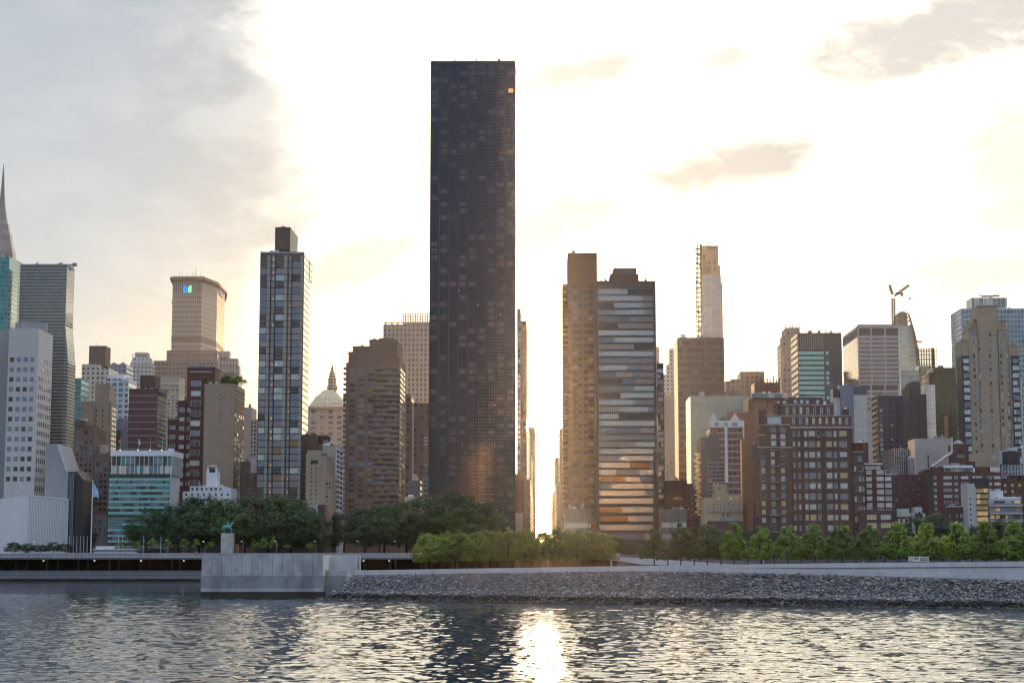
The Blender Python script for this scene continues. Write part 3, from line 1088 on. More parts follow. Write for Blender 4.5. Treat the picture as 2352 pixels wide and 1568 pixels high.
copper = plain('green_copper', (0.40, 0.37, 0.24), 0.8, var=0.3, scale=0.15)
pal_day = [(GD, 4), (GB, 3), (GG, 2), (GP, 1.2)]
pal_mix = [(GD, 3), (GB, 2), (GP, 3), (GG, 2)]
pal_brick = [(GP, 5), (GS, 3), (GG, 3), (GB, 2), (GD, 1.5), (GY, 1.2)]

SUNEDGE = glass('sunlit_edge_tint', (0.85, 0.60, 0.32), 0.85, 0.3)  # warm gloss imitating sun caught on building edges
# ------------------------------------------------------------------ far left
# stepped art deco spire
def spire():
    D = 1750.0
    s = Bld('spire_tower', 'tapering steel spire crown of a far tower at the picture edge, behind the turquoise glass', D, [(-42, 36, 596)], cream, depth=30, cat='tower')
    b = MB()
    k = D / F
    met = plain('spire_steel', (0.19, 0.165, 0.155), 0.4, 0.4)
    prof = [(36, 596), (34, 570), (30, 556), (27, 545), (25, 530), (21, 520), (18, 505), (14, 497), (11, 480), (9, 470), (7.5, 462), (5.5, 440), (4, 420), (2.2, 390), (0.6, 365)]
    b.lathe([(max(r * k * 1.02, 0.05), s.Z(v)) for r, v in prof], met, s.X(-4.5, 450), 15, 8, math.pi / 8)
    s.put('crown', b)
    b = MB()
    for vv, hw, n in ((586, 31, 6), (566, 27, 5), (549, 22, 4), (530, 17, 4), (512, 12, 3), (494, 8, 2)):
        for i in range(n):
            f = (i + 0.5) / n * 2 - 1
            x = s.X(-4.0, 450) + f * hw * k * 0.9
            z = s.Z(vv)
            y = 15 - math.sqrt(max(0.05, 1 - f * f * 0.8)) * hw * k * 1.14
            s.put('triangular_window', MB().side([(x - 0.9, z - 2.4), (x + 0.9, z - 2.4), (x, z + 2.4)], y - 0.4, y + 1.0, GD))
spire()

teal_cw = grid('teal_curtain_wall', (0.10, 0.20, 0.21), [(0.4, (0.06, 0.25, 0.26)), (0.35, (0.08, 0.29, 0.29)), (0.25, (0.05, 0.19, 0.22))], 1.9, 2.5, 0.9, 0.86, gr=0.06, metal=0.45, wr=0.4)
hstripe = grid('striped_glass_wall', (0.24, 0.255, 0.245), [(0.5, (0.09, 0.12, 0.12)), (0.3, (0.12, 0.15, 0.145)), (0.2, (0.095, 0.09, 0.085))], 1.6, 1.75, 0.96, 0.6, gr=0.05, metal=0.55, wr=0.35, wob=0.03)
b = Bld('glass_tower', 'turquoise glass tower slab cut off by the picture edge below the steel spire', 950, [(-60, 22, 590)], teal_cw, side=43, cat='tower')
b = Bld('glass_tower', 'tall grey-green glass tower with thin horizontal stripes and a roof crane', 955, [(47, 154, 610)], hstripe, side=172, cat='tower')
x0, x1, dep = b.x0 - b.cx, b.x1 - b.cx, b.depth
sk = MB()
za, zb_ = b.Z(745), b.Z(832)
sk.v += [(x1, 0, za), (x1, dep, za), (x1, dep, zb_), (x1, 0, zb_)]
wd = 2.1
sk2 = MB()
sk2.prism([(x1 - 0.02, 0.0), (x1 + wd, 0.4), (x1 + wd, dep - 0.2), (x1 - 0.02, dep)], 0, zb_, hstripe)
sk2.prism([(x1 - 0.02, 0.0), (x1 + wd, 0.4), (x1 + wd, dep - 0.2), (x1 - 0.02, dep)], zb_, za, hstripe,
          top=[(x1 - 0.03, 0.0), (x1 + 0.02, 0.0), (x1 + 0.02, dep), (x1 - 0.03, dep)])
b.put('sloping_flank', sk2)
b.put('roof_rail', MB().box(x0, x1, 0.1, 0.2, b.top - b.base, b.top - b.base + 0.9, GREYM).box(x1 - 0.1, x1, 0.2, dep, b.top - b.base, b.top - b.base + 0.9, GREYM))
c = MB()
k = 955 / F
X = lambda u: b.X(u, 605, 8); Z = lambda v: b.Z(v, 8)
c.tube((X(165), 8, Z(618)), (X(165), 8, Z(609)), 1.0, WSTEEL, n=8)
c.tube((X(141), 8, Z(607.5)), (X(170), 8, Z(604.5)), 0.45, GREYM)
c.tube((X(129), 8, Z(604.2)), (X(146), 8, Z(604.6)), 0.15, GREYM)
c.box(X(167.5), X(176), 7, 9.4, Z(608.5), Z(601.5), GREYM)
cr = tag(c.build('roof_crane', None, (b.cx, 955, b.base)), 'grey window cleaning crane on the roof of the striped grey-green glass tower', 'crane')

# white concrete tower with square windows
b = Bld('office_tower', 'pale concrete tower with small square windows and a blank top, tallest beside the river', 905, [(21, 89.5, 755)], white_c, side=122.5, cat='tower')
b.win('F', [0.175, 0.39, 0.605, 0.82], 13, (19, 89, 818, 1102), (0.13, 0.42), [(GB, 5), (GD, 3), (GG, 1)], size=None, ind=60, frame=None) if False else None
b.win('F', [(0.13, 0.135), (0.36, 0.135), (0.58, 0.135), (0.80, 0.135)], 13, (19, 89, 812, 1110), (0.1, 0.46), [(GB, 5), (GD, 3), (GG, 1)], ind=60)
b.win('S', 7, 15, (0.06, 0.97, 812, 1130), (0.38, 0.5), [(GD, 5), (GG, 1), (GB, 2)], ind=100)
b.part('blank_band', 19.8, 89.2, 818, 849, CONC, -0.05, 0.2) if False else None
dr = MB(); dr.lathe([(8.2, b.top - b.base - 0.1), (8.2, b.Z(732))], grey_c, b.X(55, 740), 14, 24)
b.put('roof_drum', dr)
b.clutter(60, 86, 755, 3, WSTEEL, 2.0)
b = Bld('office_slab', 'grey blank slab wall behind the pale square-windowed tower at the picture edge', 925, [(-30, 21, 757)], grey_c, depth=20)

# low ribbed white hall
def hall():
    D = 842.0
    c0 = P(62, 1137, D)
    base = 10.8
    t = thing('assembly_hall', 'low white hall with a vertically ribbed flank at the foot of the pale tower', 'building', (c0.x, D, base))
    a = P(-40, 1150, D + 14); r = P(157, 1147, D + 30)
    pts = [(0, 0), (r.x - c0.x, 30), (r.x - c0.x - 18, 60), (a.x - c0.x, 60), (a.x - c0.x, 14)]
    zt = [c0.z - base, r.z - base, r.z - base, a.z - base, a.z - base]
    MB().prism(pts, 0, 0, plain('white_marble', (0.56, 0.55, 0.54), 0.7, var=0.1), ztops=zt).build('wall', t)
    d = Vector((r.x - c0.x, 30, 0)); L = d.length; d.normalize()
    nrm = Vector((d.y, -d.x, 0))
    for i in range(26):
        f = (i + 0.5) / 26
        q = d * (L * f)
        zt_ = zt[0] + (zt[1] - zt[0]) * f - 0.25
        e = d * 0.30
        p = nrm * 0.42
        m = MB().prism([(q.x - e.x + p.x, q.y - e.y + p.y), (q.x + e.x + p.x, q.y + e.y + p.y), (q.x + e.x, q.y + e.y), (q.x - e.x, q.y - e.y)], 0.4, zt_, white_p)
        m.build('rib', t)
    m = MB()
    p = nrm * 0.5
    m.prism([(p.x, p.y), (d.x * L + p.x, d.y * L + p.y), (d.x * L, d.y * L), (0, 0)], 0, 0, white_p, ztops=[zt[0] + 0.3, zt[1] + 0.3, zt[1] + 0.3, zt[0] + 0.3])
    for k_ in range(4):
        v = m.v[k_]; m.v[k_] = (v[0], v[1], (zt[0] if k_ in (0, 3) else zt[1]) - 0.3)
    m.build('coping', t)
    m = MB().box(a.x - c0.x + 1, -2, 14, 16, zt[3] - 0.1, zt[3] + 0.6, white_p) 
    m.build('roof_edge', t)
hall()

# sloped grey annex
s = Bld('annex_building', 'smooth grey concrete annex with a slanted shoulder beside the ribbed white hall', 872, [(112, 158, 1024)], None, depth=26)
m = MB()
X = lambda u: s.X(u, 1020); Z = lambda v: s.Z(v)
m.side([(X(106), 0), (X(158), 0), (X(158), Z(1082)), (X(134), Z(1018)), (X(106), Z(1017))], 0, 24, grey_c)
m.side([(X(158) - 0.01, 0), (X(172), 0), (X(172), Z(1082)), (X(158) - 0.01, Z(1081))], 1.5, 24, dark)
s.put('wall', m)
m = MB()
m.side([(X(153), Z(1080)), (X(158), Z(1082)), (X(134), Z(1019)), (X(130), Z(1018))], -0.4, 24.4, CONC)
s.put('sloping_roof', m)
for i in range(4):
    u = 158.8 + i * 3.3
    s.put('window_strip', MB().box(X(u), X(u + 1.6), 1.42, 1.5, 4, Z(1086), GB))
sl2 = MB().prism([(X(172), 4), (X(186), 7), (X(186), 30), (X(172), 30)], 0, 0, dark, ztops=[Z(1078), Z(1100), Z(1100), Z(1078)])
s.put('black_wing', sl2)

# dark stepped block behind the flag pole
b = Bld('apartment_building', 'dark brown stepped apartment block behind the flagpole beside the teal-banded office', 915, [(171, 190, 988), (190, 216, 1000), (216, 258, 1045)], brown, depth=26, parapet=brown)
b.win('F', 4, 16, (173, 214, 1008, 1215), (0.55, 0.5), [(GD, 6), (GB, 2), (GG, 1)], ind=45)
b.win('F', 4, 12, (219, 257, 1058, 1215), (0.6, 0.5), [(GD, 6), (GB, 2), (GG, 2)], ind=45)
b.part('penthouse', 201, 214, 981, 1002, brown, 5, 8)
b.part('roof_shed', 229, 241, 1020, 1046, beige, 5, 8)
b.clutter(218, 255, 1045, 4)
b.mast(205, 965, 985)
b = Bld('apartment_building', 'tan brick setback tower rising over the dark stepped block', 1050, [(187, 219, 925), (219, 252, 886), (252, 256, 925)], tan, side=269, parapet=tan)
b.win('F', [(0.5, 0.035), (0.72, 0.035)], 16, (187, 256, 935, 1130), (.1, .5), [(GD, 3)], ind=30)
b.win('S', 3, 20, (0.1, 0.95, 930, 1160), (0.5, 0.55), [(GD, 3), (GB, 1)], ind=60)
b.part('penthouse', 225, 248, 880, 888, tan, 5, 8)
b = Bld('apartment_building', 'low tan setback wing at the foot of the tan setback tower', 1000, [(172, 196, 965), (196, 213, 978), (213, 226, 985)], brown, depth=20)
b.win('F', 6, 9, (173, 225, 985, 1090), (0.5, 0.5), pal_day, ind=54)
b = Bld('glass_sliver', 'narrow blue-green glass slab between the striped tower and the sunlit cream tower', 1100, [(171, 187, 868)], grid('sea_glass', (0.12, 0.2, 0.2), [(0.5, (0.07, 0.2, 0.21)), (0.5, (0.1, 0.26, 0.27))], 2.2, 3.4, 0.9, 0.6, metal=0.5), depth=18)
cream_w = grid('cream_window_wall', (0.50, 0.42, 0.33), [(0.5, (0.09, 0.08, 0.075)), (0.3, (0.2, 0.17, 0.14)), (0.2, (0.12, 0.12, 0.13))], 3.6, 3.6, 0.46, 0.52)
b = Bld('apartment_tower', 'cream tower with a dark brown block on its roof, far behind the tan setback tower', 1350, [(188, 229, 836), (229, 251, 846)], cream_w, depth=30, cat='tower')
b.part('roof_block', 205, 243, 792, 838, brown, 6, 16)
b.mast(222, 786, 793)
b = Bld('apartment_tower', 'grey tower with two small pointed gables next to the brown-topped cream tower', 1400, [(252, 290, 836)], grid('greyblue_far_wall', (0.25, 0.26, 0.29), [(0.6, (0.12, 0.13, 0.15)), (0.4, (0.2, 0.22, 0.25))], 3.2, 3.6, 0.5, 0.5), depth=24, cat='tower')
m = MB()
for u in (261, 281):
    m.side([(b.X(u - 8, 836), b.Z(836)), (b.X(u + 8, 836), b.Z(836)), (b.X(u, 836), b.Z(829.5))], 0.2, 14, GREYM)
b.put('gable', m)
b.mast(285, 814, 836)
wglass = grid('white_frame_glass_wall', (0.45, 0.48, 0.50), [(0.4, (0.11, 0.17, 0.22)), (0.3, (0.20, 0.28, 0.32)), (0.3, (0.07, 0.10, 0.13))], 4.2, 3.6, 0.66, 0.62, metal=0.4)
b = Bld('apartment_tower', 'white framed blue glass apartment tower left of the purple-brick block', 1180, [(246, 279, 868), (279, 295, 872)], wglass, depth=24, cat='tower', parapet=white_p)
b.part('penthouse', 250, 285, 858, 870, white_p, 4, 9)
b = Bld('apartment_building', 'narrow pale blue building squeezed between tan and purple brick blocks', 1080, [(268, 294, 962)], slate, depth=15)
b.part('roof_box', 268, 277, 986, 1020, brick3, -1, 3)
far_c = grid('far_cream_wall', (0.42, 0.38, 0.34), [(0.6, (0.2, 0.17, 0.15)), (0.4, (0.14, 0.12, 0.12))], 3.4, 3.7, 0.4, 0.5)
b = Bld('crowned_tower', 'slim pale tower with a tapering crown and open frame on top, far behind', 1550, [(299, 346, 834)], far_c, depth=18, cat='tower')
m = MB()
xc = b.X(322, 820)
k = 1550 / F
m.prism([(xc - 22 * k, 0.2), (xc + 22 * k, 0.2), (xc + 22 * k, 17), (xc - 22 * k, 17)], b.Z(834.2), b.Z(818), far_c, top=[(xc - 19 * k, 2), (xc + 19 * k, 2), (xc + 19 * k, 15), (xc - 19 * k, 15)])
m.prism([(xc - 14 * k, 3), (xc + 14 * k, 3), (xc + 14 * k, 14), (xc - 14 * k, 14)], b.Z(818.3), b.Z(806), cream)
b.put('crown', m)
m = MB()
for dx in (-19, -9, 0, 9, 19):
    m.box(xc + dx * k - .3, xc + dx * k + .3, 2, 3, b.Z(818), b.Z(811), cream)
m.box(xc - 20 * k, xc + 20 * k, 1.9, 3.2, b.Z(812), b.Z(810.5), cream)
b.put('roof_frame', m)

# purple brick with white floor lines
pb = grid('floor_lined_brick', (0.10, 0.048, 0.05), [(1, (0.10, 0.048, 0.05))], 6, 3.72, 0.01, 0.01, line=0.09, lcol=(0.36, 0.33, 0.33))
b = Bld('apartment_tower', 'purple-brown brick tower with thin white lines at each floor and a dark roof block', 1000, [(296, 361, 896)], pb, side=384, cat='tower', parapet=brick3)
b.win('S', 5, 17, (0.05, 0.98, 905, 1092), (0.68, 0.72), [(GD, 3), (GB, 2), (GG, 1)], frame=white_p, ind=100)
b.part('roof_block', 322, 356, 860, 897, brick3, 5, 14)
b.part('roof_shed', 344, 352, 890, 897, WSTEEL, 2, 3)
b.clutter(362, 380, 897, 2)

# teal banded low office
b = Bld('office_building', 'low office with mint green spandrel bands and a white roof fascia behind the flagpole', 882, [(249, 391, 1090)], dark, side=412)
b.bands(13, (250.5, 390, 1093, 1262), 0.42, 13, [(GM, 6), (GT, 1.0)], run=(3, 12), name='spandrel_band')
zs = b.Z(1093); ze = b.Z(1262)
b.bands(13, (250.5, 390, 1099.5, 1268.5), 0.44, 26, [(GD, 4), (GB, 3), (GT, 2), (GG, 1)], run=(1, 3), dy=0.03)
b.put('side_wall', MB().box(b.x1 - b.cx - 0.02, b.x1 - b.cx + 0.3, -0.3, b.depth, 0, b.Z(1088), CONC))
b.part('upper_storeys', 256, 395, 1046, 1091, dark, 1.0, b.depth + 4)
b.bands(1, (256.5, 394.5, 1047, 1066), 0.92, 13, [(GT, 1), (GB, 3), (GD, 4)], dy=1.0, name='upper_glazing', run=(1, 2))
b.bands(1, (256.5, 394.5, 1067, 1088), 0.92, 26, [(GB, 4), (GT, 2), (GS, 2), (GG, 1.5)], dy=1.0, name='upper_glazing', run=(1, 2))
b.put('mullion', MB().box(0, 0.01, 0, 0.01, 0, 0.01, white_p)) if False else None
for i in range(14):
    u = 256.4 + i * (394.8 - 256.4) / 13
    x = b.X(u, 1066, 0.7)
    b.put('mullion', MB().box(x - 0.12, x + 0.12, 0.62, 0.9, b.Z(1088), b.Z(1046), white_p))
b.part('roof_fascia', 254, 396, 1033, 1046, white_p, 0.3, b.depth + 5)
b.put('side_panel', MB().box(b.X(395, 1040, 1) + 0.03, b.X(395, 1040, 1) + 0.35, 1.3, b.depth + 4, b.Z(1091), b.Z(1047), grey_c))
b.clutter(380, 392, 1033, 2, WSTEEL, 1.5)
# flags on that roof
FLAGC = {'striped red and white': (0.45, 0.06, 0.07), 'white': (0.6, 0.6, 0.6), 'dark red': (0.35, 0.02, 0.04), 'green': (0.03, 0.2, 0.08)}
for (u, (nm, c)) in zip((277, 318, 345.5, 372.5), FLAGC.items()):
    q = P(u, 1034, 886)
    t = thing('roof_flag', 'small %s flag hanging from a pole on the white-edged office roof' % nm, 'flag', (q.x, 886, q.z - 0.3), 0, 'flags on the office roof')
    MB().tube((0, 0, 0), (0, 0, 6.2), 0.07, WSTEEL, 0.05).build('pole', t)
    fm = plain('flag_cloth_' + nm.replace(' ', '_'), c, 0.9)
    m = MB()
    m.side([(0.1, 3.4), (0.35, 2.9), (0.85, 3.2), (0.75, 4.6), (0.25, 5.9), (0.1, 5.9)] if u > 300 else [(-0.1, 5.7), (-0.9, 5.2), (-1.5, 4.6), (-1.2, 4.0), (-0.5, 4.2), (-0.1, 4.3)], -0.05, 0.05, fm)
    m.build('cloth', t)
    MB().box(-0.4, -0.1, -0.3, 0.3, 0.2, 0.7, LAMP).build('floodlight', t)

# red brick apartment tower
b = Bld('apartment_tower', 'dark red brick apartment tower with stepped left shoulder and paired bay windows', 1010, [(386, 408, 965), (408, 430, 923), (430, 494, 846)], brick2, depth=24, cat='tower', parapet=brick3)
b.part('roof_frame', 437, 486, 851, 853, white_c, -0.3, 0.5)
b.win('F', [(0.60, 0.20)], 11, (386, 494, 868, 1120), (0.7, 0.52), [(GB, 4), (GD, 3), (GP, 2), (GS, 2)], frame=white_p, ind=11)
b.win('F', [(0.30, 0.10), (0.44, 0.06)], 9, (386, 494, 930, 1120), (0.7, 0.42), [(GB, 3), (GD, 4), (GP, 2)], frame=white_p, ind=20)
b.win('F', [(0.1, 0.12)], 7, (386, 494, 970, 1120), (0.7, 0.42), [(GB, 2), (GD, 3), (GP, 3)], frame=white_p, ind=100)
b.clutter(432, 490, 846, 3)
# tan slab tower
tn = grid('lined_tan_brick', (0.285, 0.22, 0.155), [(1, (0.285, 0.22, 0.155))], 6, 3.55, 0.01, 0.01, line=0.05, lcol=(0.34, 0.28, 0.21))
b = Bld('apartment_tower', 'plain tan brick slab tower with a single window column and a rooftop garden', 950, [(470, 539.5, 881)], tn, side=563, cat='tower')
b.win('F', [(0.535, 0.04)], 21, (470, 539, 888, 1125), (0.1, 0.42), [(GB, 3), (GD, 2), (GS, 2)], ind=30)
b.win('S', 5, 21, (0.04, 0.98, 888, 1125), (0.5, 0.62), [(GD, 5), (GG, 2), (GB, 1)], ind=105)
b.part('penthouse', 505, 536, 852, 882, tan, 5, 16)
ROOF_GARDEN = [(b, 478, 880, 6), (b, 520, 878, 8), (b, 548, 880, 12)]

# octagonal office tower with logo
def octagon():
    D = 1620.0
    k = D / F
    s = Bld('office_tower', 'broad tan eight-sided office tower with a bright blue and green emblem under its roof', D, [(397, 464, 632)], None, depth=40, cat='tower')
    om = grid('ribbed_tan_office', (0.40, 0.315, 0.235), [(0.5, (0.17, 0.12, 0.09)), (0.5, (0.21, 0.155, 0.115))], 1.75, 4.5, 0.55, 0.55, gr=0.4, metal=0.0)
    om2 = grid('ribbed_tan_crown', (0.36, 0.28, 0.21), [(1, (0.17, 0.125, 0.09))], 1.75, 30, 0.45, 0.96, gr=0.5, metal=0.0)
    tanf = plain('tan_precast', (0.40, 0.315, 0.235), 0.85)
    tand = plain('brown_precast', (0.24, 0.18, 0.135), 0.85)
    xl, xr = s.X(397, 640), s.X(464, 640)
    sx1 = P(499, 660, D + 36).x - s.cx
    sx2 = P(516, 690, D + 92).x - s.cx
    oct_ = [(xl, 0), (xr, 0), (sx1, 36), (sx2, 92), (sx2 - 8, 130), (sx2 - 14, 150), (xl - 30, 150), (xl - 8, 60)]

    def ring(v0, v1, m, grow=0.0, nm='wall'):
        pts = [(x + grow * (1 if x > 0 else -1), y + (grow if y > 70 else -grow)) for x, y in oct_]
        return s.put(nm, MB().prism(pts, s.Z(v0), s.Z(v1), m))
    ring(803, 803 - 128, om)
    ring(675, 643, om2, 0.0, 'crown_wall')
    ring(643.2, 640.5, tanf, 0.5, 'cornice')
    ring(640.6, 635, tand, 2.2, 'roof_overhang')
    ring(635.2, 632.5, tanf, 1.0, 'parapet')
    ring(784, 771, tand, 0.12, 'dark_band')
    s.put('base_block', MB().box(s.X(385, 805), s.X(501, 805), -4, 120, 0, s.Z(804), grid('brown_base', (0.26, 0.19, 0.14), [(1, (0.2, 0.145, 0.105))], 3, 5, 0.6, 0.5, metal=0)))
    s.put('wide_base', MB().box(s.X(358, 828), s.X(505, 828), -9, 122, 0, s.Z(829), grid('brown_base_wide', (0.25, 0.185, 0.14), [(0.5, (0.17, 0.13, 0.1)), (0.5, (0.14, 0.11, 0.1))], 3.4, 4.2, 0.6, 0.45, metal=0)))
    # emblem: two leaves
    blue = plain('emblem_blue', (0.01, 0.22, 0.85), 0.5, var=0, streak=0, emit=0.65, ecol=(0.0, 0.28, 1.0))
    navy = plain('emblem_deep_blue', (0.0, 0.1, 0.55), 0.5, var=0, streak=0, emit=0.4, ecol=(0.0, 0.12, 0.7))
    green = plain('emblem_green', (0.3, 0.85, 0.35), 0.5, var=0, streak=0, emit=0.62, ecol=(0.28, 1.0, 0.38))
    e = MB()
    X = lambda u: s.X(u, 660, -1.2); Z = lambda v: s.Z(v, -1.2)
    ul, ur, ut, ub = 421.5, 440, 653, 669.5
    um = (ul + ur) / 2
    arc = [(ul + (ur - ul) * 0.60 * math.sin(a), ut + (ub - ut) * (1 - math.cos(a)) * 1.0) for a in [i * math.pi / 2 / 8 for i in range(9)]]
    ptsL = [(X(ul), Z(ub))] + [(X(u), Z(v)) for u, v in reversed(arc)] 
    e.side(ptsL, -1.3, -0.4, blue)
    arc2 = [(ur - (ur - ul) * 0.52 * math.sin(a), ut + (ub - ut) * (1 - math.cos(a))) for a in [i * math.pi / 2 / 8 for i in range(9)]]
    ptsR = [(X(u), Z(v)) for u, v in arc2] + [(X(ur), Z(ub))]
    e.side(ptsR, -1.6, -1.31, green)
    lens = [(um + 0.3, ub), (um + 1.9, ub), (um + 1.8, 664), (um + 0.6, 659.5), (um - 0.6, 664)]
    e.side([(X(u), Z(v)) for u, v in lens], -1.9, -1.61, navy)
    s.put('emblem', e)
    # sign lettering on the receding facet
    cu = bpy.data.curves.new('lettering', 'FONT')
    cu.body = 'MetLife'
    cu.size = 12.5; cu.extrude = 0.25; cu.align_x = 'CENTER'; cu.align_y = 'CENTER'
    cu.materials.append(plain('sign_letter', (0.62, 0.42, 0.44), 0.6, emit=0.15, ecol=(1, .72, .75), var=0))
    tmp = bpy.data.objects.new('lettering', cu)
    me = bpy.data.meshes.new_from_object(tmp)
    bpy.data.objects.remove(tmp)
    o = bpy.data.objects.new('sign_lettering', me); COL.objects.link(o); o.parent = s.root
    a = Vector((sx1, 36, 0)); c = Vector((sx2, 92, 0))
    d = (c - a).normalized(); nn = Vector((d.y, -d.x, 0))
    mid = a.lerp(c, 0.55) + nn * 0.6
    o.location = (mid.x, mid.y, (s.Z(664, 60) + s.Z(671, 60)) / 2)
    o.rotation_euler = (math.pi / 2, 0, math.atan2(d.y, d.x))
    for u, v in ((450, 614), (441, 624), (412, 621), (419, 622), (431, 624), (443, 621), (460, 619), (447, 626)):
        s.mast(u, v, 634, 12, 0.35 if u == 450 else 0.16)
octagon()

b = Bld('apartment_tower', 'rosy tower with lattice crown panels tucked behind the tan eight-sided tower', 1480, [(502, 527, 806), (527, 546, 823), (546, 550, 840)], grid('rosy_ribbed', (0.38, 0.29, 0.24), [(0.5, (0.17, 0.14, 0.12)), (0.5, (0.24, 0.2, 0.17))], 2.6, 7.0, 0.5, 0.7, metal=0.1), depth=7, cat='tower')
m = MB()
for i in range(4):
    u = 503 + i * 6
    for (p, q) in (((u, 807), (u + 6, 819)), ((u + 6, 807), (u, 819))):
        m.tube((b.X(p[0], p[1], -0.3), -0.3, b.Z(p[1], -0.3)), (b.X(q[0], q[1], -0.3), -0.3, b.Z(q[1], -0.3)), 0.3, cream)
b.put('lattice_panel', m)
b = Bld('apartment_building', 'beige stone building with a flat terraced top between the purple and red brick towers', 1300, [(370, 412, 866)], beige, depth=20)
b.part('cornice', 369, 413, 879, 882, cream, -0.5, 2)
b.win('F', 3, 14, (384, 411, 890, 1000), (0.45, 0.5), pal_day, ind=42)
b = Bld('apartment_building', 'narrow taupe building between the tan slab tower and the glass tower', 1110, [(552, 578, 935), (578, 594, 962)], beige, depth=20)
b.win('F', [(0.55, 0.12), (0.8, 0.12)], 17, (563, 592, 965, 1120), (0.1, 0.5), [(GD, 3), (GG, 1)], ind=40)
b.part('gabled_top', 566, 576, 941, 947, brown, 1, 6)
b = Bld('apartment_building', 'small brown walk-up with a white upper corner below the narrow taupe building', 955, [(552, 578, 1060), (578, 592, 1052)], brown, depth=15)
b.win('F', 3, 7, (565, 591, 1064, 1130), (0.45, 0.45), [(GD, 3), (GB, 1)], ind=30)
b.part('corner_block', 576, 592, 1050, 1085, white_c, -0.5, 4)

# little white building with lantern tower
b = Bld('townhouse', 'low white house with a square turret seen above the trees, before the tan slab tower', 900, [(420, 436, 1128), (436, 513, 1116), (513, 531, 1120)], white_p, depth=18)
b.win('F', 7, 1, (437, 512, 1118, 1126), (0.45, 0.75), [(GD, 3), (GB, 1)], ind=10)
b.win('F', 8, 2, (421, 530, 1129, 1152), (0.28, 0.5), [(GD, 3)], ind=16)
b.part('turret', 474, 500, 1084, 1118, white_p, 4, 7)
m = MB()
x0, x1, z0, z1 = b.X(475.5, 1075, 4), b.X(499.5, 1075, 4), b.Z(1084.5, 4), b.Z(1071, 4)
for (a, c) in ((x0, x0 + 1.1), (x1 - 1.1, x1)):
    for y in (4.1, 9.6):
        m.box(a, c, y, y + 1.1, z0, z1, white_p)
m.box(x0 + 1.1, x1 - 1.1, 4.5, 10.2, z0, z1 - 1, dark)
m.prism([(x0 - .4, 3.8), (x1 + .4, 3.8), (x1 + .4, 11), (x0 - .4, 11)], z1, z1 + 1.0, GREYM, top=[(x0 + 2, 6), (x1 - 2, 6), (x1 - 2, 9), (x0 + 2, 9)])
b.put('turret_lantern', m)
b.mast(497, 1064, 1072, 5)

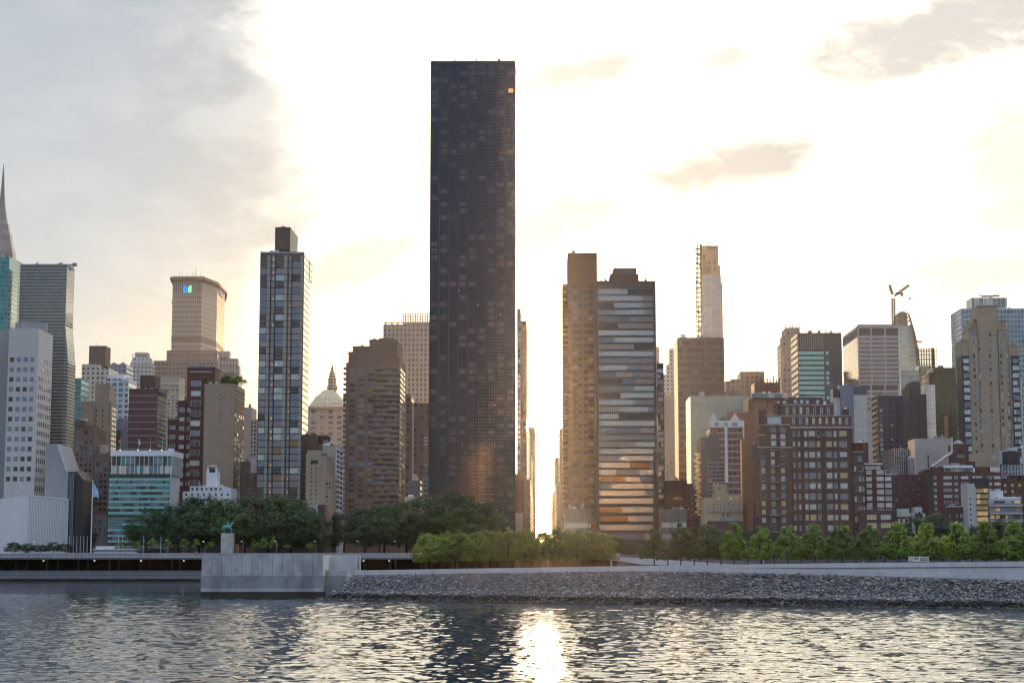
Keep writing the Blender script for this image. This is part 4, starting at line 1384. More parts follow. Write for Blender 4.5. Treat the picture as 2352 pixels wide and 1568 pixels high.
# the glass residential tower
def glass_res():
    s = Bld('apartment_tower', 'slender glass apartment tower with dark floor lines and a dark block on its roof', 930, [(598, 698.5, 582)], dark, side=712.5, cat='tower')
    rows = 37
    va, vb = 584, 1150
    zt, zb = s.Z(va), s.Z(vb)
    ch = (zt - zb) / rows
    bays = [(0.02, 0.155, 'w'), (0.165, 0.235, 'p'), (0.262, 0.335, 's'), (0.365, 0.545, 'w'), (0.55, 0.625, 'p'), (0.655, 0.715, 's'), (0.745, 0.92, 'w'), (0.925, 0.985, 'p')]
    x0, W = s.x0 - s.cx, s.x1 - s.x0
    pal_w = [(GB, 3), (GG, 3), (GD, 3.5), (GS, 1.2)]
    for r in range(rows):
        z = zt - (r + 0.5) * ch
        mb = MB()
        row = pick(pal_w)
        for a, c, kind in bays:
            low = r / rows
            if kind == 'w':
                m = row if R.random() < 0.45 else pick(pal_w)
                if low > 0.75 and R.random() < 0.08: m = GWARM
                h = ch * 0.42
                mb.box(x0 + a * W, x0 + c * W, -0.1, 0.05, -h, h, m)
                mm = (a + c) / 2
                n = 3 if c - a > 0.15 else 2
                for j in range(1, n):
                    q = x0 + (a + (c - a) * j / n) * W
                    mb.box(q - 0.05, q + 0.05, -0.13, -0.1, -h, h, dark)
                mb.box(x0 + a * W, x0 + c * W, -0.12, -0.1, -h * 0.35, -h * 0.28, GREYM)
                mb.box(x0 + a * W, x0 + c * W, -0.12, -0.1, h * 0.62, h * 0.68, GREYM)
            elif kind == 'p':
                mb.box(x0 + a * W, x0 + c * W, -0.16, 0.05, -ch * 0.44, ch * 0.44, GSP)
            else:
                m = GO if R.random() < 0.1 else GG
                mb.box(x0 + a * W, x0 + c * W, 0.0, 0.08, -ch * 0.42, ch * 0.42, GG)
                if R.random() < 0.42:
                    mb.box(x0 + (a + 0.035) * W, x0 + (c - 0.012) * W, -0.06, 0.0, -ch * 0.36, -ch * 0.02, GO)
        mb.build('storey_glazing', s.root, (0, -0.02, z), uv=False)
    for f in (0.245, 0.35, 0.64, 0.73):
        s.put('pier', MB().box(x0 + f * W - 0.18, x0 + f * W + 0.18, -0.55, 0.0, 0, s.top - s.base, dark))
    s.put('roof_block', MB().box(s.X(632, 525, 4), s.X(667, 525, 4), 4, 4 + 29, s.Z(572, 4), s.Z(520, 4), dark))
    s.put('roof_neck', MB().box(s.X(633, 575, 4), s.X(666, 575, 4), 4.4, 30, s.top - s.base - 0.1, s.Z(572, 4) - 0.004, dark))
    sg = grid('side_glass_wall', (0.05, 0.048, 0.05), [(0.6, (0.12, 0.11, 0.115)), (0.4, (0.17, 0.155, 0.15))], 3.2, ch, 0.86, 0.84, metal=0.75, gr=0.04, ior=1.9, wob=0.02)
    s.put('side_glazing', MB().box(s.x1 - s.cx, s.x1 - s.cx + 0.12, 0.3, s.depth - 0.3, 0, s.top - s.base - 0.4, sg))
    s.part('rear_wing', 699, 711.5, 598, 640, sg, s.depth - 4, 12)
    s.put('roof_rail', MB().box(s.x0 - s.cx, s.x1 - s.cx, 0.3, 0.36, s.top - s.base, s.top - s.base + 0.9, GREYM))
    s.put('roof_davit', MB().tube((s.X(600, 580, 1), 1, s.top - s.base), (s.X(600, 580, 1), 1, s.top - s.base + 1.2), 0.1, STEEL).tube((s.X(595, 580, 1), 1, s.top - s.base + 1.2), (s.X(603, 580, 1), 1, s.top - s.base + 1.2), 0.1, STEEL))
    s.part('roof_vent', 646, 655, 517.5, 520, GREYM, 8, 4)
    s.mast(676, 519, 545, 20, 0.1)
GSP = glass('glass_pale_strip', (0.27, 0.265, 0.235), 0.35, 0.25)
glass_res()

# domed copper-roofed office
def copper_roof():
    D = 1500.0
    k = D / F
    far_b = grid('ornate_stone_office', (0.34, 0.26, 0.2), [(0.5, (0.10, 0.09, 0.09)), (0.3, (0.22, 0.21, 0.2)), (0.2, (0.3, 0.29, 0.27))], 7.2, 4.6, 0.5, 0.55, panes=(2, 1), metal=0.1)
    s = Bld('landmark_building', 'old stone office with green copper roof and a scaffolded lantern on top', D, [(706, 794, 936)], far_b, depth=44)
    s.part('cornice', 705, 795, 932, 938.5, plain('terracotta', (0.34, 0.2, 0.15)), -1.2, 46)
    xc = s.X(751, 900)
    m = MB()
    hw = [(43.5, 932.3), (37, 922), (30, 911), (22, 901), (15, 893.5), (12, 890)]
    for (w0, v0), (w1, v1) in zip(hw, hw[1:]):
        d0, d1 = 22 * w0 / 43.5, 22 * w1 / 43.5
        m.prism([(xc - w0 * k, 22 - d0), (xc + w0 * k, 22 - d0), (xc + w0 * k, 22 + d0), (xc - w0 * k, 22 + d0)], s.Z(v0), s.Z(v1), copper,
                top=[(xc - w1 * k, 22 - d1), (xc + w1 * k, 22 - d1), (xc + w1 * k, 22 + d1), (xc - w1 * k, 22 + d1)])
    s.put('copper_roof', m)
    for r, (vv, n, w) in enumerate(((925, 6, 33), (914, 4, 24), (904, 2, 10))):
        for i in range(n):
            f = (i + 0.5) / n * 2 - 1
            x = xc + f * w * k
            d = 22 * (43.5 - (932 - vv) * 0.75) / 43.5
            m = MB().side([(x - 1.3, s.Z(vv + 2)), (x + 1.3, s.Z(vv + 2)), (x + 1.3, s.Z(vv - 1)), (x, s.Z(vv - 3.2)), (x - 1.3, s.Z(vv - 1))], 22 - d - 0.8, 22 - d + 4, cream)
            s.put('dormer', m)
    tc = plain('lantern_stone', (0.20, 0.125, 0.08), 0.8)
    m = MB()
    m.lathe([(11 * k, s.Z(891)), (12.5 * k, s.Z(884)), (11 * k, s.Z(878)), (9 * k, s.Z(876)), (9 * k, s.Z(866)), (10.5 * k, s.Z(864)), (7.5 * k, s.Z(860)), (6 * k, s.Z(853)), (6.5 * k, s.Z(851)), (4 * k, s.Z(845)), (2.6 * k, s.Z(838)), (1.2 * k, s.Z(833)), (0.4 * k, s.Z(825))], tc, s.X(756, 860), 22, 10)
    s.put('lantern', m)
    for i in (-1, 1):
        m = MB().lathe([(3 * k, s.Z(930)), (2.4 * k, s.Z(914)), (4 * k, s.Z(908)), (3.6 * k, s.Z(906))], tc, s.X(756 + i * 32, 915), 10, 8)
        s.put('corner_urn', m)
    m = MB()
    for vv in np.linspace(835, 885, 8):
        for a, c in (((-11, 11), (11, 11)), ((-11, 33), (11, 33))):
            m.tube((s.X(756, 860) + a[0] * k, a[1], s.Z(vv)), (s.X(756, 860) + c[0] * k, c[1], s.Z(vv)), 0.16, WSTEEL, n=4)
    for dx in (-11, -6, 6, 11):
        for y in (11, 33):
            m.tube((s.X(756, 860) + dx * k, y, s.Z(890)), (s.X(756, 860) + dx * k, y, s.Z(833)), 0.2, WSTEEL, n=4)
    for dx in (-11, 11):
        m.tube((s.X(756, 860) + dx * k, 11, s.Z(860)), (s.X(756, 860) + dx * k, 33, s.Z(860)), 0.16, WSTEEL, n=4)
    sc_ = m.build('scaffold', None, (s.cx, D, s.base))
    tag(sc_, 'pipe scaffold wrapped round the lantern of the copper-roofed office', 'scaffold')
    m = MB()
    hx = s.X(733, 880)
    for y in (18, 20):
        m.tube((hx, y, s.Z(915)), (hx, y, s.Z(873)), 0.2, WSTEEL, n=4)
    m.tube((hx, 19, s.Z(876)), (s.X(746, 876), 19, s.Z(876)), 0.2, WSTEEL, n=4)
    tag(m.build('hoist_mast', None, (s.cx, D, s.base)), 'thin hoist mast rising beside the scaffolded lantern', 'hoist')
copper_roof()

b = Bld('apartment_building', 'taupe setback apartment block with terraces right of the slender glass tower', 890, [(703, 737, 1046), (737, 751, 1050), (751, 762, 1098)], tan, depth=22, parapet=tan)
b.part('top_storey', 706, 737, 1033, 1047, tan, 5, 12)
b.part('side_bay', 738, 748, 1040, 1056, brown, 1, 5)
b.win('F', [(0.2, 0.05), (0.4, 0.05)], 10, (704, 762, 1060, 1160), (0.1, 0.4), [(GD, 3), (GB, 1)], ind=20)
b.win('F', 2, 6, (748, 761, 1104, 1165), (0.7, 0.5), [(GG, 3), (GD, 1)], ind=12)
b.part('terrace_plant', 714, 730, 1056, 1063, plain('hedge', (0.02, 0.04, 0.015)), -0.3, 1.5)
b.part('rooftop_shed', 710, 722, 1026, 1034, brick3, 7, 4)
b = Bld('apartment_building', 'tall taupe block behind the terraced one, carrying old water tanks', 960, [(705, 728, 997), (728, 760, 1018)], brown, depth=20)
for u in (741, 750):
    b.tank(u, 1002, 5, 2.0, 5)
b.clutter(706, 757, 1010, 3, brick3)
slabm = plain('grey_taupe_slab', (0.27, 0.245, 0.22), 0.85)
b = Bld('apartment_building', 'plain grey-taupe slab with a white window side, left of the balcony tower', 910, [(741, 771.5, 1023)], slabm, side=788)
b.put('white_side_frame', MB().box(b.x1 - b.cx, b.x1 - b.cx + 0.12, 0.2, b.depth, 0, b.top - b.base - 0.5, white_p))
b.win('S', 2, 12, (0.05, 0.97, 1028, 1168), (0.74, 0.55), [(GD, 3), (GB, 1)], ind=30, xside=b.x1 - b.cx + 0.12)
b.part('skylight', 742, 754, 1017, 1024, GS, 3, 4)
b = Bld('brick_annex', 'low dull red brick annex at the foot of the taupe terraced block', 880, [(730, 741, 1158)], brick3, depth=10)
b.part('white_front', 703, 730, 1158, 1200, white_c, 0.3, 9)

# the big balcony tower
def balcony_tower():
    bm = plain('rosy_brown_brick', (0.165, 0.115, 0.09), 0.9)
    s = Bld('apartment_tower', 'broad brown apartment tower with stepped roof and long balcony bands', 960, [(795, 800, 836), (800, 810, 811), (810, 848, 798), (848, 880, 783), (880, 912, 783), (912, 918, 826)], bm, side=932, cat='tower', parapet=bm)
    rows = 29
    va, vb = 838, 1190
    s.ledges(rows, (858, 918, va, vb), 1.25, 1.1, plain('balcony_front', (0.185, 0.13, 0.105), 0.85), name='balcony', wrap=False)
    s.win('F', [(0.12, 0.20), (0.47, 0.22), (0.83, 0.2)], rows, (803, 862, va + 3, vb + 3), (0.55, 0.5), [(GD, 5), (GB, 2), (GG, 2), (GWARM, 1)], ind=87)
    s.bands(rows, (862, 917, va + 7, vb + 7), 0.4, 10, [(GD, 6), (GB, 2), (GG, 2), (GWARM, 1)], name='recessed_glazing', run=(1, 2))
    me = MB().box(-1.6, 0.4, 0, 5, -0.55, 0.55, bm).mesh('corner_balcony')
    zt, zb = s.Z(va), s.Z(vb)
    for r in range(rows):
        link('corner_balcony', me, s.root, (s.x0 - s.cx, 1.0, zt + (zb - zt) * (r + 0.5) / rows))
    s.win('S', 3, rows, (0.1, 0.9, va, vb), (0.6, 0.5), [(GD, 3), (GG, 1)], ind=0, name='side_window')
    s.part('roof_block', 870, 905, 775, 784, bm, 6, 10)
    s.part('roof_block', 826, 842, 794, 799, bm, 6, 8)
    s.clutter(812, 845, 798, 3, bm, 2)
balcony_tower()

sun_w = grid('ribbed_amber_office', (0.42, 0.31, 0.22), [(0.6, (0.20, 0.16, 0.12)), (0.4, (0.28, 0.22, 0.17))], 3.0, 3.7, 0.5, 0.62, metal=0.25, gr=0.15)
b = Bld('office_tower', 'hazy tan office tower with a colonnaded top floor, between the balcony tower and black tower', 1330, [(880, 992, 745)], sun_w, depth=40, cat='tower')
for i in range(8):
    u = 884 + i * 14
    b.part('crown_pier', u, u + 3.5, 738, 746, beige, 0, 3)
b.part('crown_beam', 880, 992, 741.5, 744, beige, 0.3, 2.4) if False else b.part('crown_beam', 880, 992, 738, 740.5, beige, 0.2, 2.4)
b = Bld('office_tower', 'far tower with an open grid crown half hidden by the black tower', 1500, [(925, 990, 740)], sun_w, depth=30, cat='tower')
m = MB()
for i in range(12):
    x = b.X(926 + i * 5.6, 730)
    m.box(x - 0.5, x + 0.5, 0, 1, b.Z(740.3), b.Z(718), beige)
for v in (719, 726, 733):
    m.box(b.X(925, 730), b.X(990, 730), 0.2, 0.9, b.Z(v + 1), b.Z(v - 1), beige)
b.put('crown_grid', m)
b = Bld('apartment_tower', 'dark brown tower with a pale stripe column squeezed beside the black tower', 1080, [(932, 945, 905), (945, 990, 925)], grid('dark_brown_far', (0.11, 0.085, 0.08), [(0.5, (0.10, 0.09, 0.095)), (0.3, (0.2, 0.17, 0.16)), (0.2, (0.05, 0.045, 0.05))], 4.0, 3.7, 0.45, 0.5), depth=25, cat='tower')
b.part('pale_pier', 947, 951, 925, 1120, beige, -0.4, 1)
b.win('F', 1, 20, (972, 985, 985, 1140), (0.75, 0.45), [(GG, 2), (GP, 1)], ind=20)
b = Bld('office_building', 'small dark glass block at the foot of the brown tower beside the black tower', 940, [(932, 965, 1103)], grid('dim_glass', (0.06, 0.06, 0.07), [(0.5, (0.05, 0.07, 0.1)), (0.5, (0.09, 0.11, 0.13))], 2.4, 3.4, 0.8, 0.6, metal=0.4), depth=14)
b.part('roof_box', 946, 957, 1087, 1104, beige, 3, 5)
b = Bld('office_building', 'narrow pale building with teal windows just left of the black tower', 985, [(970, 986, 1092)], cream, depth=10)
b.win('F', 1, 6, (972, 985, 1098, 1165), (0.72, 0.5), [(GT, 1)], ind=8)
b = Bld('townhouse', 'small pale gabled building under the dark glass block, above the trees', 905, [(930, 955, 1140)], beige, depth=9)

# ------------------------------------------------------------------ the black tower
def black_tower():
    D = 958.0
    W = (1184.5 - 985) / F * D
    H = P(1080, 140, D).z - 10.8
    m, g, bs = principled('black_curtain_wall')
    uv = g.n('ShaderNodeUVMap').outputs[0]
    sp = g.n('ShaderNodeSeparateXYZ'); g.put(sp.inputs[0], uv)
    bay = W / 9
    ch = 3.62
    u = g.m('DIVIDE', g.m('ADD', sp.outputs[0], W / 2 + 100 * bay), bay); v = g.m('DIVIDE', g.m('ADD', sp.outputs[1], 1.3), ch)
    iu, iv, fu, fv = g.m('FLOOR', u), g.m('FLOOR', v), g.m('FRACT', u), g.m('FRACT', v)
    w1 = g.n('ShaderNodeTexWhiteNoise', noise_dimensions='2D'); g.put(w1.inputs['Vector'], g.comb(iu, iv, 0))
    bi = g.m('MULTIPLY', g.m('LESS_THAN', g.m('ABSOLUTE', g.m('SUBTRACT', fu, 0.46)), 0.34), g.m('LESS_THAN', g.m('ABSOLUTE', g.m('SUBTRACT', fv, 0.5)), 0.33))
    pane = g.m('LESS_THAN', g.m('ABSOLUTE', g.m('SUBTRACT', g.m('FRACT', g.m('MULTIPLY', fu, 6.0)), 0.5)), 0.43)
    pane_v = g.m('LESS_THAN', g.m('ABSOLUTE', g.m('SUBTRACT', g.m('FRACT', g.m('MULTIPLY', fv, 2.0)), 0.5)), 0.45)
    lowf = g.noise(g.comb(g.m('MULTIPLY', iu, 0.5), g.m('MULTIPLY', iv, 0.16), 0), 1.0, 2)
    pr = g.m('ADD', w1.outputs[0], g.m('MULTIPLY', g.m('SUBTRACT', lowf, 0.5), 1.1))
    blind = g.m('MULTIPLY', g.m('MULTIPLY', bi, pane), g.step(pr, 0.60, 0.85))
    mull = g.m('MULTIPLY', pane, pane_v)
    base = g.mix(mull, (0.003, 0.007, 0.013), (0.005, 0.018, 0.038))
    base = g.mix(g.m('MULTIPLY', blind, pane_v), base, (0.045, 0.066, 0.092))
    g.put(bs.inputs['Base Color'], base)
    bs.inputs['Roughness'].default_value = 0.045
    bs.inputs['IOR'].default_value = 1.55
    bs.inputs['Specular Tint'].default_value = (0.85, 0.9, 1.0, 1)
    pos = g.n('ShaderNodeNewGeometry').outputs['Position']
    bp = g.n('ShaderNodeBump'); bp.inputs['Strength'].default_value = 0.35; bp.inputs['Distance'].default_value = 0.03
    g.put(bp.inputs['Height'], g.noise(pos, 0.5, 2)); g.put(bs.inputs['Normal'], bp.outputs[0])
    cx = P(1084.5, 1250, D).x
    x0 = P(985, 1000, D).x; x1 = P(1183.5, 1000, D).x
    t = thing('black_tower', 'tallest tower, a sheer black glass slab standing over all its neighbours', 'tower', ((x0 + x1) / 2, D, 10.8))
    w = (x1 - x0) / 2
    MB().box(-w, w, 0, 24, 0, H - 1.2, m).build('curtain_wall', t)
    MB().box(-w - 0.1, w + 0.1, -0.1, 24.1, H - 1.2, H, plain('bronze_trim', (0.05, 0.045, 0.04), 0.4)).build('roof_trim', t)
    for f in np.linspace(-w, w, 10):
        MB().box(f - 0.12, f + 0.12, -0.14, 0.0, 0, H - 1.2, plain('bronze_mullion', (0.02, 0.02, 0.022), 0.4)).build('mullion', t)
    MB().box(P(1168, 213, D).x - t.location.x, P(1178.5, 213, D).x - t.location.x, -0.2, 0.05, P(0, 218, D).z - 10.8, P(0, 209, D).z - 10.8, plain('lit_interior', (0.8, 0.5, 0.2), emit=0.42, ecol=(1, .5, .16), var=0.5, scale=1.2)).build('lit_window', t)
    for (uu, vv) in ((1091, 216), (1092, 225), (1054, 667), (1098, 700), (1150, 723), (1137, 930), (1061, 1022)):
        p = P(uu, vv, D)
        MB().box(p.x - t.location.x - 0.25, p.x - t.location.x + 0.25, -0.2, 0.04, p.z - 11.05, p.z - 10.55, GO).build('lit_window', t)
    for u, v0, v1, rr in ((1001, 118, 141, 0.12), (1045, 133, 141, .5), (1076, 124, 141, .08), (1094, 134, 141, .4), (1109, 134.5, 141, .3), (1131.5, 120, 141, .14), (1140, 128, 141, .1), (1147, 124, 141, .1), (1152.5, 130, 141, .12), (1146, 135, 141, .9)):
        p, q = P(u, v1, D + 6), P(u - (4 if u == 1001 else 0), v0, D + 6)
        MB().tube((p.x - t.location.x, 6, p.z - 11.5), (q.x - t.location.x, 6, q.z - 10.8), rr, STEEL, rr * 0.6).build('antenna', t)
    for u in (1043, 1050, 1094, 1102, 1128, 1143, 1150):
        p = P(u, 140, D + 8)
        MB().box(p.x - t.location.x - 0.6, p.x - t.location.x + 0.6, 8, 9, H - 0.1, H + R.uniform(0.8, 1.8), STEEL).build('roof_unit', t)
    for u, v in ((1142, 127), (1150, 127), (1153, 130)):
        p = P(u, v, D + 5.5)
        MB().lathe([(0.1, -0.2), (0.7, 0), (0.75, 0.15)], GREYM, 0, 0, 10).build('dish', t, (p.x - t.location.x, 5.5, p.z - 10.8))
black_tower()

# ------------------------------------------------------------------ along the bright street
st_l = grid('street_wall_brown', (0.13, 0.095, 0.075), [(0.4, (0.22, 0.20, 0.18)), (0.3, (0.08, 0.07, 0.065)), (0.3, (0.3, 0.27, 0.23))], 2.8, 3.7, 0.5, 0.5, metal=0.2)
b = Bld('apartment_tower', 'slim brown tower in two steps on the dark side of the bright street gap', 1180, [(1187.5, 1196, 709), (1196, 1209.5, 737)], st_l, side=1214, cat='tower')
b.win('F', 1, 30, (1188, 1195.5, 800, 1150), (0.8, 0.5), [(GD, 3), (GP, 2), (GO, 1)], ind=30)
b.put('corner_light_strip', MB().box(0, .1, 0, .1, 0, .1, GO)) if False else None
b = Bld('apartment_building', 'lower brown building beneath the slim two-step tower beside the black tower', 1030, [(1182, 1207, 1088)], plain('taupe_brick', (0.19, 0.13, 0.095), 0.9), depth=40)
b.win('F', [(0.2, 0.1), (0.75, 0.1)], 9, (1182, 1207, 1100, 1215), (0.1, 0.35), [(GD, 3)], ind=20)
b.part('white_low_block', 1181, 1200, 1178, 1230, white_c, -14, 8)
for (u0, u1, v, D, dep) in ((1201, 1216, 985, 1560, 60), (1210, 1229, 979, 2600, 200), (1206, 1221, 1045, 1900, 150)):
    Bld('apartment_tower', {1560: 'hazy brown tower behind the slim two-step tower in the street gap', 2600: 'farthest hazy slab closing the dark side of the bright street', 1900: 'mid distance hazy slab along the dark side of the bright street'}[D], D, [(u0, u1, v)], st_l, depth=dep, cat='tower')
Bld('townhouse', 'lowest brown building beside the bright street gap, under the hazy slabs', 1180, [(1207, 1218, 1100)], st_l, depth=400)
for (u0, u1, v, D, dep, lab) in ((1285, 1310, 985, 1150, 60, 'sunlit edged brown slab behind the balcony tower at the street gap'), (1275, 1300, 1050, 1400, 120, 'hazy amber slab one step lower along the bright street'),
                              (1270, 1300, 1130, 1540, 300, 'low hazy slab last in the steps along the bright street'), (1278, 1300, 1105, 1230, 90, 'brown brick wall below the amber steps at the street gap')):
    Bld('apartment_building', lab, D, [(u0, u1, v)], st_l, depth=dep)

# balcony slab right of the gap
def gap_balcony():
    bm = plain('dark_brown_concrete', (0.10, 0.060, 0.040), 0.85)
    gm2 = grid('dim_brown_windows', (0.10, 0.060, 0.040), [(0.6, (0.05, 0.04, 0.035)), (0.25, (0.12, 0.085, 0.065)), (0.15, (0.17, 0.13, 0.1))], 3.2, 3.68, 0.72, 0.5, metal=0.25, gr=0.12)
    s = Bld('apartment_tower', 'brown tower with a stack of sunlit balconies facing the bright street gap', 990, [(1304, 1371, 581)], gm2, depth=42, cat='tower')
    s.part('blank_crown', 1303.6, 1371.3, 581.3, 655, bm, -0.08, 30)
    me = MB().box(-3.0, 0.2, 0.6, 7.0, -0.14, 0.14, bm).box(-3.0, -2.85, 0.6, 7.0, 0.14, 1.15, SUNEDGE).box(-2.85, 0, 0.6, 0.75, 0.14, 1.15, bm).mesh('balcony')  # sunlit parapet fronts put into the material colour
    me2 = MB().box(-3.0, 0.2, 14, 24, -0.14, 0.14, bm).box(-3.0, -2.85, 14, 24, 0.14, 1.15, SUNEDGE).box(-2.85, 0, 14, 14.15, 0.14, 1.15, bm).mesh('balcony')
    rows = 47
    zt, zb = s.Z(657), s.Z(1200)
    for r in range(rows):
        z = zt + (zb - zt) * r / rows
        link('balcony', me, s.root, (s.x0 - s.cx, 0, z)); link('balcony', me2, s.root, (s.x0 - s.cx, 0, z))
    s.win('F', [(0.25, 0.16), (0.78, 0.16)], 33, (1304, 1371, 660, 1190), (0.1, 0.5), [(GD, 3), (GG, 1.6), (GWARM, 1)], ind=66)
gap_balcony()
b = Bld('glass_podium', 'low grey glass pavilion block at the foot of the balconied tower by the gap', 925, [(1297, 1358, 1167)], grid('podium_glass', (0.10, 0.10, 0.105), [(0.6, (0.12, 0.14, 0.15)), (0.4, (0.16, 0.18, 0.18))], 3.4, 8, 0.92, 0.94, metal=0.5), depth=16)
b.bands(2, (1298.5, 1357, 1193, 1245), 0.45, 9, [(GS, 3), (GP, 1), (GWARM, 2)])

# the banded glass tower
def banded_tower():
    db = plain('black_brown_spandrel', (0.05, 0.042, 0.04), 0.5)
    s = Bld('apartment_tower', 'dark tower striped with full-width pale window bands and an orange reflection low down', 935, [(1371.5, 1503, 645)], db, depth=36, cat='tower')
    pal_up = [(GS, 3.4), (GB, 3.2), (GG, 3.6), (GD, 1.0)]
    pal_lo = [(GWARM, 1), (GS, 4), (GB, 1)]
    va, vb = 662, 1140
    rows = 30
    s.bands(rows - 7, (1374, 1500, va, va + (vb - va) * (rows - 7) / rows), 0.70, 28, pal_up, run=(7, 22))
    s.bands(7, (1374, 1500, va + (vb - va) * (rows - 7) / rows, vb), 0.72, 28, [(GWARM, 0.4), (GS, 4), (GB, 2), (GG, 2)], run=(5, 16))
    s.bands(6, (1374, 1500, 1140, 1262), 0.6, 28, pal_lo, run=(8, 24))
    zt, zb = s.Z(va), s.Z(vb)
    x0, x1 = s.X(1374, 800), s.X(1500, 800)
    me = MB()
    for i in range(29):
        x = x0 + (x1 - x0) * i / 28
        me.box(x - 0.07, x + 0.07, -0.22, 0.0, s.Z(1262), zt, db)
    s.put('mullions_grid', me)
    for f, w in ((0.0, 0.5), (1.0, 0.5)):
        x = s.x0 - s.cx + (s.x1 - s.x0) * f
        s.put('corner_pier', MB().box(x - w, x + w, -0.3, 0.3, 0, s.top - s.base, db))
    s.part('penthouse', 1401, 1467, 630, 646, db, 5, 20)
    m = MB()
    a, c, z0, z1 = s.X(1405, 620, 5), s.X(1462, 620, 5), s.Z(630.3, 5), s.Z(615.5, 5)
    m.prism([(a, 5.5), (c, 5.5), (c, 24), (a, 24)], z0, z1, db, top=[(a + 1, 6), (c, 6), (c, 23), (a + 1, 23)])
    s.put('penthouse', m)
    for u in (1391, 1483):
        p = s.X(u, 645, 3)
        s.put('roof_vent', MB().prism([(p - .8, 3), (p + .8, 3), (p + .8, 5), (p - .8, 5)], s.top - s.base - .1, s.top - s.base + 2, db, top=[(p - .2, 4), (p + .2, 4), (p + .2, 4.2), (p - .2, 4.2)]))
    s.part('side_fin', 1503.3, 1506, 660, 1240, db, 1.0, 30)
banded_tower()
b = Bld('apartment_tower', 'slim dark slab with one column of pale windows hugging the banded tower', 980, [(1508, 1524.5, 833)], dark, depth=20, cat='tower')
b.win('F', 2, 27, (1510, 1523, 845, 1200), (0.85, 0.62), [(GD, 3), (GS, 2), (GG, 1), (GB, 1)], ind=60)
b.part('white_corner', 1505, 1509, 828, 890, white_c, -0.3, 4)
b = Bld('apartment_tower', 'pale hazy sliver of tower peeping over the slim dark slab', 1500, [(1503, 1514, 796)], far_c, depth=20, cat='tower')
b = Bld('glass_podium', 'low grey glass pavilion block at the foot of the slim dark slab', 925, [(1518, 1577, 1168)], grid('podium_glass', (0.1, 0.1, 0.1), [(1, (.1, .1, .1))], 3, 8, .9, .9), depth=16)
b.bands(2, (1519.5, 1576, 1192, 1245), 0.45, 9, [(GS, 2), (GG, 2), (GWARM, 2)])
for (u0, u1, v, D) in ((1526, 1531, 868, 1560), (1530, 1540, 836, 1600), (1540, 1550, 801, 1640)):
    pass
b = Bld('apartment_tower', 'hazy cream tower stepping up toward the dark brown office block', 1600, [(1525, 1531, 860), (1531, 1538, 837), (1538, 1552, 800)], far_c, depth=20, cat='tower')
b = Bld('apartment_building', 'cream lower building between the slim dark slab and the bright slit', 1250, [(1525, 1548, 905)], plain('sunny_cream', (0.40, 0.30, 0.21), 0.85), depth=30)
b.win('F', 2, 9, (1528, 1546, 1060, 1120), (0.4, 0.5), [(GG, 1), (GP, 1)], ind=18)

